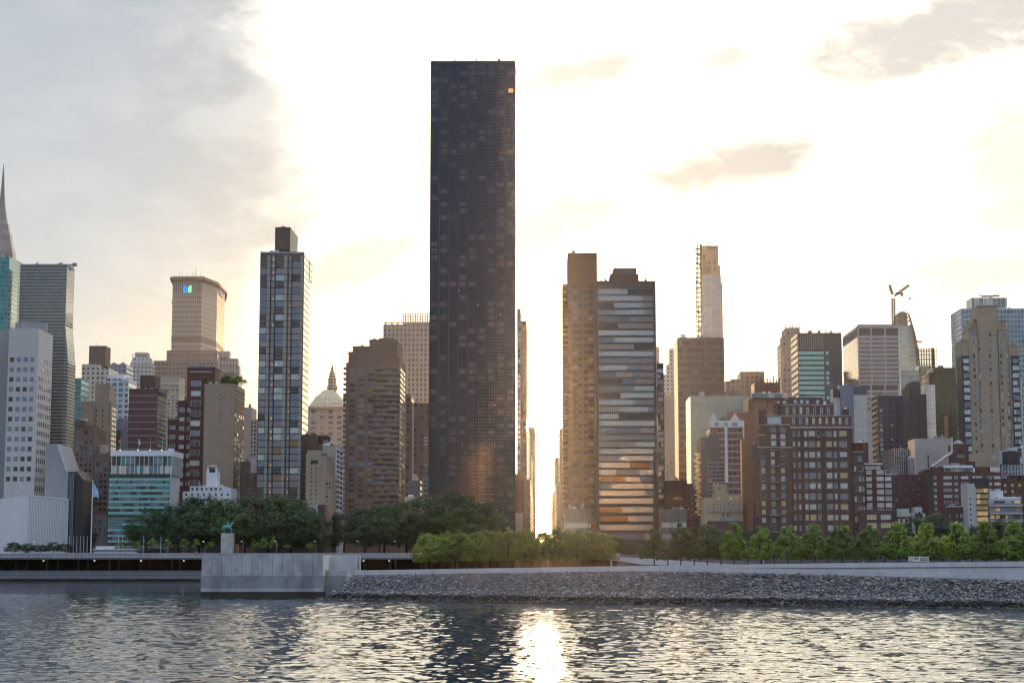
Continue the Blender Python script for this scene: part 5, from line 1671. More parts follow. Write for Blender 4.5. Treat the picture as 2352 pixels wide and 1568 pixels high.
# dark brown office block and the tower under construction behind it
bo = grid('dark_brown_office', (0.105, 0.075, 0.06), [(0.75, (0.085, 0.065, 0.055)), (0.18, (0.15, 0.12, 0.1)), (0.07, (0.25, 0.2, 0.17))], 2.6, 5.2, 0.8, 0.5, gr=0.2, metal=0.15)
b = Bld('office_tower', 'broad dark brown office block with faint floor bands below the tower under construction', 1290, [(1556, 1663, 775)], bo, side=1548, cat='tower')
BROWN_OFFICE = b
b.part('roof_tank', 1564, 1575, 768, 776, WSTEEL, 8, 6)
b.part('lower_wing', 1556, 1702, 905, 1100, bo, 6, 30) if False else None
def construction():
    D = 2050.0
    k = D / F
    panel = grid('grey_new_panels', (0.36, 0.35, 0.36), [(0.5, (0.28, 0.29, 0.31)), (0.5, (0.25, 0.26, 0.28))], 10.5, 26, 0.92, 0.97, metal=0.1, gr=0.3)
    raw = plain('raw_concrete_amber', (0.36, 0.24, 0.16), 0.9)
    s = Bld('unfinished_tower', 'slender tower under construction with an open steel side and a tapering top', D, [(1613, 1654, 634)], None, depth=26, cat='tower')
    m = MB()
    for u0, u1, vt, vb in ((1606, 1660, 716, 860), (1607, 1660, 650, 716.2), (1608, 1657, 634, 650.2)):
        m.box(s.X(u0 + 6, 700), s.X(u1, 700), 0, 9, s.Z(vb), s.Z(vt), panel)
    s.put('clad_shaft', m)
    m = MB()
    m.box(s.X(1614, 700), s.X(1652, 700), 0.3, 8.5, s.Z(634.1), s.Z(565), raw)
    m.box(s.X(1652, 700), s.X(1656, 700), 0.6, 8, s.Z(634.1), s.Z(610), raw)
    s.put('bare_core', m)
    for (u0, u1, v0, v1) in ((1615, 1622, 585, 632), (1622, 1634, 600, 608), (1622, 1634, 612, 630), (1640, 1645, 600, 608), (1640, 1645, 614, 622), (1628, 1645, 568, 573)):
        s.put('floor_opening', MB().box(s.X(u0, 700), s.X(u1, 700), 0.05, 0.4, s.Z(v1), s.Z(v0), brown))
    m = MB()
    for v in np.linspace(572, 772, 19):
        m.box(s.X(1600, 700), s.X(1613.5, 700), 0.5, 5, s.Z(v + 1.1), s.Z(v - 1.1), dark)
    for u in (1600.3, 1604, 1610.5, 1612.8):
        for y in (0.5, 4.5):
            m.box(s.X(u, 700) - 0.42, s.X(u, 700) + 0.42, y, y + 0.8, s.Z(776), s.Z(566 if u < 1601 else 560), dark)
    s.put('open_frame', m)
    for _ in range(24):
        u, v = R.uniform(1601, 1610), R.uniform(575, 770)
        w, h = R.uniform(2, 5) * k, R.uniform(2, 4.5) * k
        s.put('stacked_load', MB().box(s.X(u, 700), s.X(u, 700) + w, R.uniform(1, 2), 4, s.Z(v), s.Z(v) + h, dark))
    m = MB()
    for u in (1614, 1620, 1627, 1633, 1641, 1648, 1651.5):
        m.box(s.X(u, 560) - .25, s.X(u, 560) + .25, 1, 1.5, s.Z(566), s.Z(557 + (u % 3)), brown)
    m.box(s.X(1612, 560), s.X(1652, 560), 1, 1.6, s.Z(560), s.Z(558.8), brown)
    m.box(s.X(1622, 553), s.X(1635, 553), 6, 8, s.Z(554), s.Z(553), brown)
    m.box(s.X(1626, 553), s.X(1627, 553), 6, 8, s.Z(566), s.Z(553), brown); m.box(s.X(1630, 553), s.X(1631, 553), 6, 8, s.Z(566), s.Z(553), brown)
    s.put('roof_rig', m)
    m = MB()
    for u in (1603, 1605):
        m.tube((s.X(u, 560), 4, s.Z(580)), (s.X(u, 560), 4, s.Z(551)), 0.3, brown)
    s.put('hoist_post', m)
    m = MB()
    for y in (4, 6):
        m.tube((s.X(1591, 700), y, s.Z(790)), (s.X(1591, 700), y, s.Z(553)), 0.22, WSTEEL, n=4)
    v = 555.0
    while v < 780:
        m.tube((s.X(1591, 700), 4, s.Z(v)), (s.X(1591, 700), 6, s.Z(v + 4)), 0.16, WSTEEL, n=4); v += 4
    tag(m.build('hoist_mast', None, (s.cx, D, s.base)), 'very thin pale hoist mast standing beside the unfinished tower', 'hoist')
construction()

sage = grid('sage_glass_wall', (0.30, 0.31, 0.27), [(0.4, (0.36, 0.37, 0.32)), (0.35, (0.33, 0.345, 0.30)), (0.25, (0.38, 0.385, 0.33))], 2.9, 3.9, 0.94, 0.93, metal=0.35, gr=0.12, wob=0.03)
b = Bld('office_building', 'wide pale sage glass block with a fine grid, behind the white-gabled brick house', 1090, [(1585.5, 1722, 909)], sage, side=1575)
b.mast(1584, 897, 910); b.part('roof_box', 1610, 1618, 899, 910, beige, 6, 5)
b.part('rear_parapet', 1634, 1692, 900, 910, brown, 26, 3)
b = Bld('apartment_building', 'far russet flat-roofed block between the brown office block and the gothic tower', 1500, [(1666, 1680, 875), (1680, 1700, 870), (1700, 1756, 853)], grid('russet_far', (0.24, 0.14, 0.09), [(0.6, (0.17, 0.10, 0.07)), (0.4, (0.26, 0.2, 0.15))], 4, 3.8, 0.5, 0.5), depth=24)
b.mast(1702, 846, 854); b.mast(1744, 848, 854)

# white gabled brick building
def gabled():
    s = Bld('apartment_tower', 'brick apartment tower with white twin-gabled crown and a white central pier', 985, [(1631, 1709, 981)], grid('white_lined_brick', (0.155, 0.085, 0.07), [(0.5, (0.07, 0.06, 0.06)), (0.3, (0.12, 0.12, 0.13)), (0.2, (0.2, 0.2, 0.2))], 2.7, 3.35, 0.5, 0.45, line=0.1, lcol=(0.5, 0.48, 0.46)), depth=22, cat='tower')
    X = lambda u: s.X(u, 965); Z = lambda v: s.Z(v)
    m = MB()
    m.box(X(1633), X(1709), -0.4, 12, Z(981.2), Z(966), white_p)
    m.side([(X(1633), Z(966)), (X(1648), Z(966)), (X(1638.5), Z(947))], -0.4, 2, white_p)
    m.side([(X(1677), Z(966)), (X(1700), Z(966)), (X(1688), Z(949))], -0.4, 2, white_p)
    s.put('gabled_crown', m)
    s.put('gable_fin', MB().side([(X(1629.5), Z(981)), (X(1632.5), Z(981)), (X(1632.5), Z(948))], 1, 3, white_p))
    s.part('hip_roof', 1674, 1709, 947, 966, plain('tile_roof', (0.25, 0.1, 0.06)), 4, 9)
    s.win('F', [(0.17, 0.14), (0.46, 0.11), (0.72, 0.18)], 1, (1633, 1709, 969, 980), (1, 0.8), [(GB, 2), (GG, 1)], frame=white_p, dy=-0.42)
    s.part('white_pier', 1664, 1670.5, 981.4, 1108, white_p, -0.5, 1)
    s.part('white_pier', 1706, 1709, 966, 1140, white_p, -0.5, 1)
    return s
gb = gabled()
ROOF_GARDEN.append((gb, 1662, 966, 3))
def balcony_block():
    s = Bld('apartment_building', 'dark stepped balcony block with small glints of sun along its edge, before the gabled tower', 925, [(1610, 1630, 1004), (1630, 1653, 998), (1653, 1662, 1060)], plain('dark_grey_stucco', (0.075, 0.075, 0.085), 0.8), depth=26)
    rows = 12
    s.ledges(rows, (1624, 1664, 1058, 1165), 0.9, 1.5, plain('balcony_grey', (0.16, 0.17, 0.2), 0.7), name='balcony', wrap=False)
    s.win('F', 4, rows, (1626, 1662, 1063, 1170), (0.5, 0.5), [(GD, 5), (GG, 1), (GO, 1.6)], ind=50)
    me = MB().box(-1.9, 0.1, 1, 4, -0.5, 0.5, SUNEDGE).mesh('edge_balcony')  # sun glints put into the balcony colour
    for r in range(22):
        z = s.Z(1042 + r * 6.6)
        link('edge_balcony', me, s.root, (s.x0 - s.cx + (0.0 if r % 2 else -0.8), 1 + (r % 3) * 3, z))
    s.win('F', [(0.3, 0.18)], 2, (1610, 1632, 1008, 1035), (1, 0.5), [(GG, 1)], ind=4)
balcony_block()
b = Bld('apartment_building', 'cream stepped apartment house with small dark windows above the riverside trees', 890, [(1617, 1643, 1143), (1643, 1672, 1128), (1672, 1706, 1137)], plain('warm_cream_brick', (0.34, 0.285, 0.195), 0.9), depth=18)
b.part('upper_tower', 1643, 1668, 1112, 1130, plain('warm_cream_brick', (0.34, 0.285, 0.195)), 3, 8)
b.part('ledge', 1627, 1706, 1173, 1175, beige, -0.5, 0.6)
b.win('F', [(0.15, 0.08), (0.35, 0.08), (0.47, 0.04), (0.62, 0.04), (0.78, 0.09), (0.95, 0.09)], 2, (1630, 1700, 1152, 1174), (1, 0.52), [(GD, 3), (GG, 1), (GO, 0.7)], frame=white_p, ind=12)
b.win('F', [(0.45, 0.06), (0.6, 0.06)], 1, (1630, 1700, 1177, 1187), (1, 0.5), [(GD, 1)])
b.win('F', [(0.3, 0.09), (0.7, 0.09), (0.88, 0.05)], 1, (1630, 1700, 1139, 1150), (1, 0.5), [(GD, 2), (GO, 1)])
b.win('F', [(0.3, .3)], 1, (1645, 1668, 1116, 1128), (1, .6), [(GG, 1)], dy=3)
b = Bld('townhouse', 'dark red brick low house behind the trees under the cream stepped house', 868, [(1629, 1706, 1196)], brick3, depth=12)
b.win('F', 5, 2, (1632, 1703, 1202, 1226), (0.25, 0.45), [(GG, 1), (GD, 2)], ind=10)
b.part('roof_dormer', 1664, 1690, 1185, 1197, GREYM, 2, 5)
b = Bld('apartment_building', 'dim brown brick block in the shade left of the glinting balcony block', 945, [(1577, 1592, 1110), (1592, 1611, 1122)], brick3, depth=20)
b.win('F', 4, 6, (1578, 1609, 1135, 1215), (0.4, 0.4), [(GD, 3), (GG, 1), (GWARM, 1)], ind=24)
b = Bld('apartment_building', 'dark low building with a lit floor behind the right glass pavilion', 960, [(1531, 1578, 1103)], brick3, depth=20)
b.part('lit_floor', 1547, 1570, 1142, 1147, GWARM, -0.2, 0.4)
b.part('roof_cap', 1530, 1536, 1095, 1104, beige, 1, 4)



def sun_edge(b, name='sunlit_strip', y0=0.4, y1=None, z1=None):
    b.put(name, MB().box(b.x0 - b.cx - 0.14, b.x0 - b.cx + 0.02, y0, (y1 or b.depth) - 0.3, 0, (z1 or b.top - b.base) - 0.5, SUNEDGE))  # thin added strip, sunlight put into its warm colour


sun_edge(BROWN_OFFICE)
# orange-lit crown tower
def crown_brick():
    ob = plain('orange_tan_brick', (0.235, 0.125, 0.075), 0.85)
    s = Bld('apartment_tower', 'orange-tan brick tower with a finned crown and a glazed terrace below it', 1000, [(1719, 1730, 948), (1730, 1803, 912)], ob, depth=26, cat='tower')
    s.part('crown_block', 1733, 1791, 879, 913, ob, 4, 17)
    for i, u in enumerate(np.linspace(1733, 1789, 9)):
        s.part('crown_fin', u, u + 2.6, 868 + (i % 2) * 4 - (5 if i == 6 else 0), 912, ob, 3.2, 2)
    s.bands(1, (1727, 1803, 905, 915), 0.9, 12, [(GB, 2), (GS, 2)], dy=-1.2, name='terrace_glazing', run=(1, 2))
    s.part('terrace_roof', 1726, 1804, 903, 905, white_c, -1.6, 4)
    s.win('F', 4, 9, (1738, 1800, 920, 1010), (0.28, 0.45), [(GD, 3), (GG, 1)], ind=36)
    for u in (1752, 1765):
        s.part('roof_lamp_globe', u, u + 5, 899.5, 903, white_p, 0, 2)
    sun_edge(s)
    s.put('crown_sun_strip', MB().box(s.X(1733, 890, 4) - 0.12, s.X(1733, 890, 4), 4.3, 20, s.Z(912, 4), s.Z(880, 4), SUNEDGE))  # added strip standing for sun on the crown's left face
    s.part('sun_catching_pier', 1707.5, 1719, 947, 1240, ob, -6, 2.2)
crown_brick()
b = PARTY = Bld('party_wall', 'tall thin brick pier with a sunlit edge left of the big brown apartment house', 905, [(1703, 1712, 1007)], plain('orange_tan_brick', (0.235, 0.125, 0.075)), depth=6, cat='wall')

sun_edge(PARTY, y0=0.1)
# the big brown brick apartment house
def big_brick():
    D = 868.0
    s = Bld('apartment_house', 'large brown brick apartment house with setback terraces and round penthouse windows', D,
            [(1743, 1758, 1000), (1758, 1815, 976), (1815, 1958, 981), (1958, 1984, 1038)], brick, side=1727)
    stone = plain('grey_coping', (0.30, 0.29, 0.29), 0.8)
    for u0, u1, v in ((1757, 1815, 974.5), (1815, 1959, 979.5), (1958, 1985, 1036.5), (1742, 1758, 998.5)):
        s.part('coping', u0, u1, v, v + 2.2, stone, -0.35, 1.2)
    # upper setbacks
    s.part('setback_storey', 1757, 1955, 955, 982, brick, 4, 20)
    s.part('setback_coping', 1756.5, 1955.5, 954, 956.2, stone, 3.7, 1)
    s.part('setback_storey', 1795, 1915, 930, 957, brick, 8, 15)
    s.part('setback_coping', 1794.5, 1915.5, 929, 931, stone, 7.7, 1)
    s.part('setback_storey', 1786, 1826, 926, 957, brick3, 9, 12)
    s.part('setback_storey', 1888, 1915, 925, 932, brick3, 10, 10)
    s.part('penthouse', 1812, 1890, 913, 931, brick3, 10, 12)
    s.part('chimney', 1745, 1762, 941, 975, brick3, 5, 6)
    s.part('chimney', 1938, 1950, 940, 957, brick3, 6, 5)
    for u in (1826.5, 1841, 1854.5, 1878):
        x, z = s.X(u, 923, 9.9), s.Z(923.3, 9.9)
        o = MB().lathe([(0.95, -0.15), (0.95, 0.15), (0.68, 0.16), (0.66, -0.1)], GS, 0, 0, 16).build('round_window', s.root, (x, 9.85, z))
        o.rotation_euler = (math.pi / 2, 0, 0)
    s.bands(1, (1762, 1794, 957, 975), 0.85, 7, [(GS, 3), (GB, 1)], dy=-0.6, name='conservatory', run=(1, 2))
    pal = [(GP, 3), (GS, 3), (GG, 4), (GB, 3.5), (GD, 1.5), (GY, 1.4)]
    fr_ = plain('grey_window_frame', (0.20, 0.19, 0.19), 0.6)
    kw = dict(frame=fr_, sill=stone, ind=100)
    # protruding left block
    lb = s.part('front_bay', 1741, 1817, 1027, 1260, brick, -2.4, 2.4)
    s.part('bay_coping', 1740, 1818, 1026, 1028.6, stone, -2.8, 1.0)
    s.win('F', [(0.145, 0.125), (0.44, 0.125), (0.745, 0.125)], 10, (1741, 1817, 1033, 1222), (1, 0.56), pal, dy=-2.4, **kw)
    s.win('F', [(0.33, 0.22), (0.72, 0.22)], 3, (1758, 1813, 979, 1026), (1, 0.62), [(GS, 3), (GB, 2)], dy=0, **kw)
    # balconies on the centre column of the bay
    bl = MB().box(-2.55, 2.55, -1.3, 0, -0.12, 0.12, stone)
    for i in range(18):
        x = -2.5 + i * 5.0 / 17
        bl.box(x - 0.035, x + 0.035, -1.27, -1.2, 0.12, 1.0, STEEL)
    bl.box(-2.55, 2.55, -1.3, -1.18, 1.0, 1.08, STEEL)
    bm = bl.mesh('balcony')
    for v in (1033.5, 1070.5, 1108, 1146, 1184, 1222):
        link('balcony', bm, s.root, (s.X(1779.5, v, -2.4), -2.4, s.Z(v, -2.4)))
    # main facade right of the bay
    rows = 11
    va, vb = 984, 1248
    s.win('F', [(0.035, 0.045), (0.117, 0.036)], rows, (1818, 1960, va, vb), (1, 0.46), [(GP, 3), (GG, 3), (GB, 3), (GS, 2)], **kw)
    s.win('F', [(0.225, 0.055), (0.325, 0.10), (0.43, 0.055)], rows, (1818, 1960, va, vb), (1, 0.5), pal, acs=0.2, **kw)
    s.win('F', [(0.60, 0.095), (0.70, 0.05), (0.83, 0.12)], rows, (1818, 1960, va, vb), (1, 0.5), [(GY, 4), (GP, 3), (GS, 2), (GG, 2), (GB, 1)], acs=0.25, **kw)
    s.win('F', [(0.2, 0.2), (0.62, 0.3), (0.92, 0.12)], 9, (1958, 1984, 1042, 1250), (1, 0.5), [(GD, 3), (GP, 2), (GY, 1), (GG, 1)], **kw)
    for (dy, ra, rb, va_, vb_, n) in ((4, 1815, 1952, 957, 977, 9), (8, 1800, 1910, 933, 954, 7)):
        s.win('F', n, 1, (ra, rb, va_, vb_), (0.36, 0.72), pal, dy=dy, frame=white_p, ind=130)
    for f in (0.175, 0.51, 0.965):
        x = s.X(1818, 1000) + f * (s.X(1960, 1000) - s.X(1818, 1000))
        s.put('drain_pier', MB().box(x - 0.25, x + 0.25, -0.35, 0, 0, s.Z(985), brick3))
    s.part('cornice', 1816, 1960, 982.5, 984, stone, -0.25, 0.5)
    s.win('S', 4, 14, (0.1, 0.95, 1010, 1230), (0.3, 0.45), [(GD, 3), (GG, 1)], ind=0, name='side_window')
    for u in (1786, 1800, 1892, 1940):
        s.part('roof_hood', u, u + 5, 922 if u < 1900 else 936, 932 if u < 1900 else 941, white_p, 9, 2)
    return s
bb = big_brick()
b = Bld('apartment_building', 'brown brick block with pale sash windows and a turret roof, adjoining the large apartment house', 876, [(1983, 1994, 1016), (1994, 2030, 1067), (2030, 2047, 1109)], brick2, depth=18)
b.part('corner_tower', 1962, 1994, 1017, 1040, brick2, 2, 12)
m = MB(); xx = b.X(1978, 1016, 2); m.lathe([(3.2, b.Z(1017, 2)), (0.4, b.Z(1009, 2)), (0.1, b.Z(1006, 2))], GREYM, xx, 8, 10); b.put('turret_roof', m)
b.win('F', [(0.17, 0.19), (0.58, 0.25), (0.88, 0.22)], 7, (1985, 2047, 1077, 1182), (1, 0.58), [(GS, 3), (GP, 3), (GG, 1), (GD, 1)], frame=white_p, sill=CONC, ind=21)
b.win('F', [(0.3, 0.5), (0.75, 0.3)], 1, (1985, 2026, 1070, 1079), (1, 0.8), [(GP, 1)], frame=white_p)
b.part('penthouse_slab', 1982, 2024, 1063.5, 1067.5, CONC, -0.6, 8)
b = Bld('townhouse', 'low brick house with wide glowing picture windows below the pale-sashed block', 856, [(1984, 2017, 1170), (2017, 2052, 1171)], brick, depth=14)
b.win('F', [(0.24, 0.34), (0.76, 0.36)], 2, (1987, 2049, 1178, 1216), (1, 0.55), [(GY, 2), (GP, 2), (GO, 1)], frame=white_p, ind=6)
b.put('front_ladder', MB().tube((b.X(2051, 1170), -0.3, 0), (b.X(2051, 1170), -0.3, b.Z(1150)), 0.2, STEEL))
b.part('chimney', 2052, 2058, 1150, 1250, brick2, 1, 3)

# gothic tower, turquoise windowed office, cream office
def gothic():
    s = Bld('crowned_tower', 'hazy gothic tower with a spiky crown left of the turquoise-windowed office', 1500, [(1793, 1799, 788), (1799, 1803, 770), (1803, 1837, 753)], grid('ribbed_gothic', (0.33, 0.23, 0.165), [(0.6, (0.2, 0.14, 0.105)), (0.4, (0.28, 0.23, 0.19))], 3.4, 4.4, 0.4, 0.6, metal=0), depth=24, cat='tower')
    for u, v in ((1794, 780), (1796, 765), (1799.5, 760), (1804, 746), (1808, 750), (1812, 750), (1816, 748), (1820, 744.5), (1824, 750), (1828, 749), (1832, 750), (1836, 745)):
        x = s.X(u, 755)
        s.put('pinnacle', MB().box(x - 0.5, x + 0.5, 0.2, 1.4, s.Z(790), s.Z(v + 4), beige).prism([(x - .5, .2), (x + .5, .2), (x + .5, 1.4), (x - .5, 1.4)], s.Z(v + 4), s.Z(v), beige, top=[(x - .05, .7), (x + .05, .7), (x + .05, .8), (x - .05, .8)]))
gothic()
b = Bld('office_tower', 'dark grey office block with rows of turquoise windows and a ribbed blank top', 1150, [(1831.5, 1933, 764)], plain('dark_grey_panel', (0.085, 0.08, 0.08), 0.6), side=1816.5, cat='tower')
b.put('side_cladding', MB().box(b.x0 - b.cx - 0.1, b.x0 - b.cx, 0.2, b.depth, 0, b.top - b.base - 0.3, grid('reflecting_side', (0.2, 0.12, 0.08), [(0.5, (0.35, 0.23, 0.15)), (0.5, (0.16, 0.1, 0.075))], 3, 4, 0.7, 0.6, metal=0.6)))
for i in range(14):
    u = 1833 + i * 4.3
    b.part('crown_rib', u, u + 1.2, 765, 804, GREYM, -0.35, 0.4)
b.bands(10, (1833, 1892, 806, 920), 0.62, 13, [(GTQ := glass('glass_turquoise', (0.30, 0.56, 0.52), 0.35, 0.15), 1)], run=(13, 13))
b.win('F', [(0.5, 0.65)], 10, (1895, 1905, 806, 920), (1, 0.62), [(GTQ, 2), (GT, 1)], ind=12)
b.part('roof_knob', 1896, 1898, 757, 765, GREYM, 3, 1); b.part('roof_hatch', 1857, 1865, 760, 765, GREYM, 6, 4)
b.part('blank_flank', 1893.5, 1933.3, 766, 900, plain('dark_grey_panel', (0.085, 0.08, 0.08)), -0.12, 1) if False else None
def cream_office():
    of = plain('pale_office_stone', (0.47, 0.40, 0.345), 0.8)
    s = Bld('office_tower', 'pale stone office block divided into three bays with dark louvred top and bottom floors', 1200, [(1970, 2064, 747)], of, side=1934.5, cat='tower')
    dv = plain('dark_louvre', (0.12, 0.095, 0.085), 0.7)
    for (a, c) in ((1973, 1999), (2002.5, 2031), (2034.5, 2062)):
        s.part('louvre_panel', a, c, 755, 772, dv, -0.06, 0.2)
        s.part('louvre_panel', a, c, 885, 897, dv, -0.06, 0.2)
        s.bands(11, (a, c, 775, 884), 0.52, 12, [(GBR := glass('glass_taupe', (0.24, 0.19, 0.165), 0.3, 0.2), 3), (GG, 1)], run=(2, 8))
        s.bands(4, (a, c, 899, 945), 0.5, 12, [(GBR, 1)], run=(12, 12))
    zt = s.top - s.base
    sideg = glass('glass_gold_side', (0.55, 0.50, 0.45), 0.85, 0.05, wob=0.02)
    for r in range(11):
        z = s.Z(775) + (s.Z(884) - s.Z(775)) * (r + 0.5) / 11
        me = MB()
        for i in range(11):
            y = 1 + i * (s.depth - 2) / 11
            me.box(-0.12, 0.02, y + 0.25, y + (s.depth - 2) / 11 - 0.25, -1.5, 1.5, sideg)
        me.build('side_window_band', s.root, (s.x0 - s.cx, 0, z))
    me = MB()
    for i in range(11):
        y = 1 + i * (s.depth - 2) / 11
        me.box(-0.1, 0.02, y + 0.5, y + (s.depth - 2) / 11 - 0.5, s.Z(772), s.Z(755), dv)
    me.build('side_louvre', s.root, (s.x0 - s.cx, 0, 0))
    s.part('parapet_line', 1969.6, 2064.4, 746.4, 748.6, cream, -0.25, 2)
cream_office()
b = Bld('apartment_tower', 'blue-grey blank slab with a lower white balconied flank in front of the pale office', 1030, [(1930, 1960, 884), (1960, 1991, 888)], slate, depth=20, cat='tower')
b.part('dark_cap', 1960.5, 1991.3, 889, 908, plain('dark_blue_louvre', (0.06, 0.08, 0.11), 0.6), -0.15, 8)
b.part('window_flank', 1961, 1991, 908, 1120, white_c, -0.3, 10)
b.win('F', [(0.15, 0.13), (0.62, 0.42)], 13, (1961, 1988, 918, 1085), (1, 0.5), [(GS, 3), (GG, 2), (GP, 2)], dy=-0.3, frame=white_p, ind=26)
me = MB().box(0, 2.6, 0, 2, -0.5, 0.5, white_c).mesh('balcony')
for i in range(16):
    link('balcony', me, b.root, (b.X(1991, 900), 1.0, b.Z(922 + i * 11)))
b.part('left_step', 1912, 1931, 893, 1100, white_c, 2, 8)
b.part('roof_unit', 1914, 1929, 893, 913, dark, 1.2, 5)
b.part('white_cap', 1925, 1930, 886, 896, cream, 1, 3)

# dark blue-black slab pair and white glass strip
ink = grid('ink_blue_wall', (0.025, 0.034, 0.06), [(1, (0.028, 0.038, 0.066))], 4, 3.6, 0.5, 0.5, metal=0)
b = Bld('apartment_tower', 'ink-dark slab tower with two thin columns of small windows, before the pale office', 1100, [(2016, 2088, 908)], ink, side=2001.5, cat='tower')
b.win('F', [(0.105, 0.085)], 19, (2016, 2088, 938, 1150), (1, 0.5), [(GS, 3), (GB, 1), (GP, 1)], ind=19)
b.win('F', [(0.44, 0.05)], 19, (2016, 2088, 938, 1150), (1, 0.32), [(GD, 2), (GB, 2), (GO, .8)], ind=19)
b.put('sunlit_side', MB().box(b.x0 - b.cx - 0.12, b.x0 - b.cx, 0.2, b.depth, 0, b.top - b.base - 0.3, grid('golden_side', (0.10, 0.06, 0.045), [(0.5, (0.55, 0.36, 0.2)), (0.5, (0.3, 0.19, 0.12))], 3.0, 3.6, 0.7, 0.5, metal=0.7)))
b.part('light_strip', 2082.5, 2083.6, 915, 1090, white_c, -0.3, 0.4)
b = Bld('apartment_tower', 'dark slab tower with a tall white glass strip on its flank', 1060, [(2089, 2096, 885), (2096, 2113, 876), (2113, 2127, 905)], plain('ink_brown_wall', (0.045, 0.042, 0.055), 0.7), depth=22, cat='tower')
b.win('F', [(0.5, 0.16)], 17, (2089, 2127, 915, 1085), (1, 0.4), [(GD, 1)], ind=17)
wg = grid('white_glass_strip', (0.2, 0.25, 0.27), [(0.5, (0.60, 0.68, 0.70)), (0.5, (0.66, 0.72, 0.72))], 1.6, 2.7, 0.9, 0.93, metal=0.15, gr=0.1)
b.part('glass_strip', 2127, 2147.5, 885, 1040, wg, 2, 14)
b.part('glass_strip', 2121, 2127, 885, 910, wg, -0.4, 3) if False else None

# unfinished curved tower, crane, scaffold frame
def curved():
    D = 1480.0
    s = Bld('unfinished_tower', 'pale glass tower with a bare tapering core on top, under the yellow crane', D, [(2065, 2100, 770)], None, depth=26, cat='tower')
    X = lambda u, dy=0: s.X(u, 780, dy); Z = lambda v: s.Z(v)
    pg = grid('milky_glass_wall', (0.42, 0.42, 0.38), [(0.5, (0.47, 0.47, 0.42)), (0.5, (0.44, 0.45, 0.4))], 3.4, 5, 0.94, 0.94, metal=0.3, gr=0.15)
    m = MB()
    m.side([(X(2064), 0), (X(2112), 0), (X(2112), Z(850)), (X(2106), Z(800)), (X(2095), Z(750)), (X(2066), Z(749))], 0, 22, pg)
    s.put('clad_shaft', m)
    co = plain('raw_core_concrete', (0.33, 0.23, 0.16), 0.9)
    m = MB()
    m.side([(X(2061), Z(750)), (X(2087), Z(750)), (X(2086), Z(722)), (X(2064), Z(722))], 1, 18, co)
    m.box(X(2066), X(2088), 0.5, 12, Z(722), Z(719.5), co)
    m.box(X(2071), X(2082), 2, 10, Z(719.5), Z(716.5), STEEL)
    s.put('bare_core', m)
    m = MB()
    pts = [(2088, 722), (2092, 735), (2100, 765), (2105, 790), (2110, 840)]
    for (u0, v0), (u1, v1) in zip(pts, pts[1:]):
        m.tube((X(u0), -0.5, Z(v0)), (X(u1), -0.5, Z(v1)), 0.8, co)
    for i in range(11):
        v = 728 + i * 10
        u = np.interp(v, [p[1] for p in pts], [p[0] for p in pts])
        m.box(X(2087), X(u), -0.8, 6, Z(v + 1.1), Z(v), co)
        m.tube((X(u - 6), -0.5, Z(v)), (X(u), -0.5, Z(v + 10)), 0.35, co)
    s.put('steel_ribs', m)
    s.part('outrigger', 2110, 2121, 871 - 100, 774, co, 2, 3) if False else None
    s.part('loading_platform', 2104, 2119, 784, 787, co, 0, 4)
curved()
def tower_crane():
    D = 1440.0
    o = P(2052, 745, D)
    t = thing('tower_crane', 'yellow luffing crane with raised boom standing above the pale office block', 'crane', (o.x, D, 10.8))
    cm = plain('crane_yellow_brown', (0.22, 0.135, 0.06), 0.6)

    def q(u, v, dy=0):
        p = P(u, v, D + dy); return Vector((p.x - o.x, dy, p.z - 10.8))

    def lattice(a, b, w, n, nm):
        m = MB()
        d = (b - a).normalized(); e = d.cross(Vector((0, 1, 0))).normalized() * w; h = Vector((0, w, 0))
        cs = [e + h, e - h, -e - h, -e + h]
        for c in cs:
            m.tube(a + c, b + c, 0.34, cm, n=4)
        for i in range(n):
            p, r = a.lerp(b, i / n), a.lerp(b, (i + 1) / n)
            for j in range(4):
                m.tube(p + cs[j], r + cs[(j + 1) % 4], 0.17, cm, n=4)
                m.tube(p + cs[j], p + cs[(j + 1) % 4], 0.15, cm, n=4)
        m.build(nm, t)
    lattice(q(2053, 905), q(2052, 684), 1.15, 44, 'mast')
    lattice(q(2055, 679), q(2088, 655), 0.7, 14, 'boom')
    lattice(q(2050, 676), q(2043, 654), 0.6, 7, 'back_frame')
    m = MB().box(q(2040.5, 0).x, q(2054, 0).x, -1.3, 1.3, q(0, 680.5).z, q(0, 676.5).z, cm)
    m.box(q(2052, 0).x, q(2056.5, 0).x, -1.2, 1.2, q(0, 685).z, q(0, 677).z, cm)
    m.build('machinery_deck', t)
    m = MB().tube(q(2043.5, 655), q(2041.5, 677), 0.14, cm, n=4).tube(q(2043.5, 655), q(2072, 666), 0.1, cm, n=4)
    m.build('stay_cable', t)
    m = MB().tube(q(2088.5, 656), q(2089.5, 684), 0.08, STEEL, n=4)
    p = q(2089.5, 686); m.box(p.x - 0.7, p.x + 0.7, -0.6, 0.6, p.z - 0.9, p.z + 0.8, cm)
    m.build('hook', t)
tower_crane()
def scaffold_frame():
    D = 1400.0
    o = P(2131, 850, D)
    m = MB()
    X = lambda u: P(u, 820, D).x - o.x; Z = lambda v: P(2131, v, D).z - o.z
    for v in np.linspace(800, 848, 9):
        for y in (0, 8):
            m.box(X(2110), X(2152), y, y + .5, Z(v + .9), Z(v - .9), brown)
    for u in np.linspace(2110, 2152, 8):
        for y in (0, 8):
            m.box(X(u) - .2, X(u) + .2, y, y + .5, Z(882), Z(797 + (u % 5)), brown)
    m.box(X(2143), X(2147), 1, 5, Z(880), Z(798), brown)
    tag(m.build('open_scaffold', None, (o.x, D, o.z)), 'open scaffold frame of floors silhouetted above the green-gold block', 'scaffold')
scaffold_frame()
